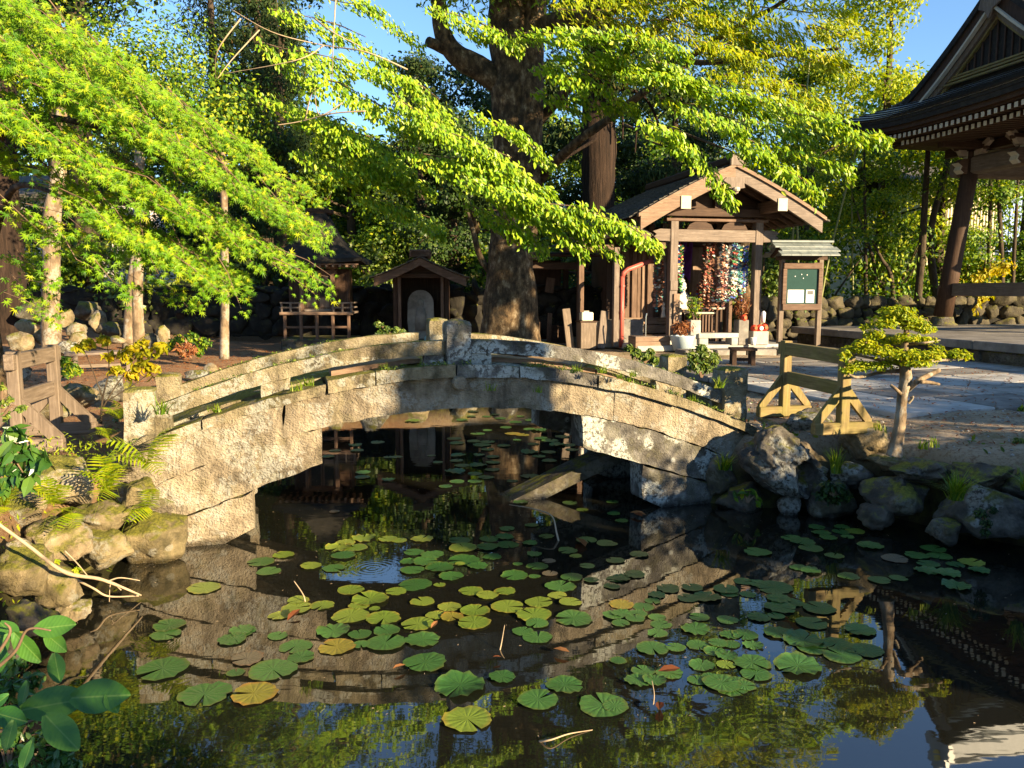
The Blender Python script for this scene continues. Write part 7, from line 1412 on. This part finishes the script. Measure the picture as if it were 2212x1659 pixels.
n = 3400; x = RNG.uniform(-4.4, -2.2, n); y = RNG.uniform(3.6, 6.6, n); d = pond_dist(x, y); ok = d > .05; x, y = x[ok], y[ok]; k = len(x); z = ground_z(x, y)+RNG.uniform(0, .22, k); pos = np.stack([x, y, z], 1); mb = MB(); leaves(mb, pos, RNG.normal(0, .5, (k, 3))+[.4, -.5, .6], RNG.normal(0, .5, (k, 3))+[0, 0, .7], RNG.uniform(.02, .06, k), 'lance', RNG.random(k)); o = stuff(mb.obj('bank_ground_cover', M['fern_leaf'], None, attr=True)); o['label'] = 'bright mossy ground cover between the left bank rocks'
n = 5200; x = RNG.uniform(-6.5, 6.5, n); y = RNG.uniform(4.2, 14.5, n); d = pond_dist(x, y); ok = (d > -.05) & (d < .8); x, y = x[ok], y[ok]; k = len(x); z = ground_z(x, y); pos = np.stack([x, y, z+.02], 1); mb = MB(); leaves(mb, pos, RNG.normal(0, .6, (k, 3))+[0, -.3, .6], RNG.normal(0, .5, (k, 3))+[0, 0, .8], RNG.uniform(.03, .085, k), 'oval', RNG.random(k)); o = stuff(mb.obj('bank_weeds', M['bush_leaf'], None, attr=True)); o['label'] = 'low weeds and moss sprigs along the pond edge'
n = 900; x = RNG.uniform(-3, 4.5, n); y = RNG.uniform(3.0, 8.5, n); d = pond_dist(x, y); ok = (d < -.05) & (fbm(np.stack([x*1.3, y*1.3, 0*x], 1), 2, 4) > -.25); x, y = x[ok], y[ok]; k = len(x); pos = np.stack([x, y, np.full(k, .0025)], 1)
mb = MB(); leaves(mb, pos, RNG.normal(0, .04, (k, 3))+[0, 0, 1], RNG.normal(size=(k, 3)), RNG.uniform(.006, .022, k), 'lance', RNG.random(k)); o = stuff(mb.obj('floating_debris', M['pale_twig'], None)); o['label'] = 'tiny bits of leaf and seed floating on the dark water'
# small stones on the sandy ground
n = 1500; x = RNG.uniform(1.9, 8, n); y = RNG.uniform(6.5, 13, n); ok = pond_dist(x, y) > .3; x, y = x[ok], y[ok]; z = ground_z(x, y); OV = np.array([(1, 0, 0), (-1, 0, 0), (0, 1, 0), (0, -1, 0), (0, 0, .7), (0, 0, -.7)]); OF = np.array([[0, 2, 4], [2, 1, 4], [1, 3, 4], [3, 0, 4], [2, 0, 5], [1, 2, 5], [3, 1, 5], [0, 3, 5]])
k = len(x); S = RNG.uniform(.005, .022, k); V = (OV[None]*(1+RNG.normal(0, .2, (k, 6, 1))))*S[:, None, None]+np.stack([x, y, z+.004], 1)[:, None]; mb = MB(); mb.add(V.reshape(-1, 3), (OF[None]+np.arange(k)[:, None, None]*6).reshape(-1, 3)); o = stuff(mb.obj('gravel', M['slab_warm'], None)); o['label'] = 'scattered small stones on the sandy ground at right'
# ------------------------------------------------------------------ unseen hedges and trees added right and behind to cast shade on the scene
def nt(n, t): return n*.64+t*.77, n*.77-t*.64
def hedge(label, n0, n1, t, h, thick=1.0):
    a, b = np.array(nt(n0, t)), np.array(nt(n1, t)); L = np.linalg.norm(b-a); rz = math.atan2(*(b-a)[::-1]); r = thing('shade_hedge', label, 'hedge', (a[0], a[1], .6), rz, 'hedges outside the picture')
    hh = h-.6; mb = MB(); mb.box((L/2, 0, hh/2-.08), (L-.2, thick*.7, hh-.2), .1); mb.obj('shade_core', M['bark_dark'], r)  # solid box inside the added hedge, blocks the sun
    k = int(L*hh*420); P = np.stack([RNG.uniform(0, L, k), RNG.choice([-1, 1], k)*thick*.42+RNG.normal(0, .08, k), RNG.uniform(0, hh, k)], 1); top = RNG.random(k) < .3; P[top, 1] = RNG.uniform(-thick*.45, thick*.45, top.sum()); P[top, 2] = hh+RNG.normal(0, .09, top.sum())
    mb = MB(); leaves(mb, P, RNG.normal(size=(k, 3))+[0, 0, .4], RNG.normal(size=(k, 3)), RNG.uniform(.07, .13, k), 'oval', RNG.random(k)); stuff(mb.obj('foliage', M['dark_leaf'], r, attr=True))
hedge('evergreen hedge outside the picture beyond the right bank', 5.6, 8.6, 4.2, 2.32)
hedge('taller evergreen hedge outside the picture to the right', 4.35, 5.7, 4.6, 4.15)
hedge('low evergreen hedge outside the picture behind the viewer', -3.0, 1.75, 3.2, 2.35)
hedge('long evergreen hedge outside the picture beside the bell tower path', 8.6, 12.6, 8.5, 3.7)
for lb, n_, t_, h, cr in (('tall tree outside the picture right of the bell tower path', 12.1, 9, 9.5, 1.0), ('tree outside the picture behind the viewer', -4, 9, 9, 2.6)):
    x, y = nt(n_, t_); clump_tree(lb, x, y, h, cr, 12000, 'dark_leaf', .2, group='trees outside the picture', lo=.25, clumps=44)
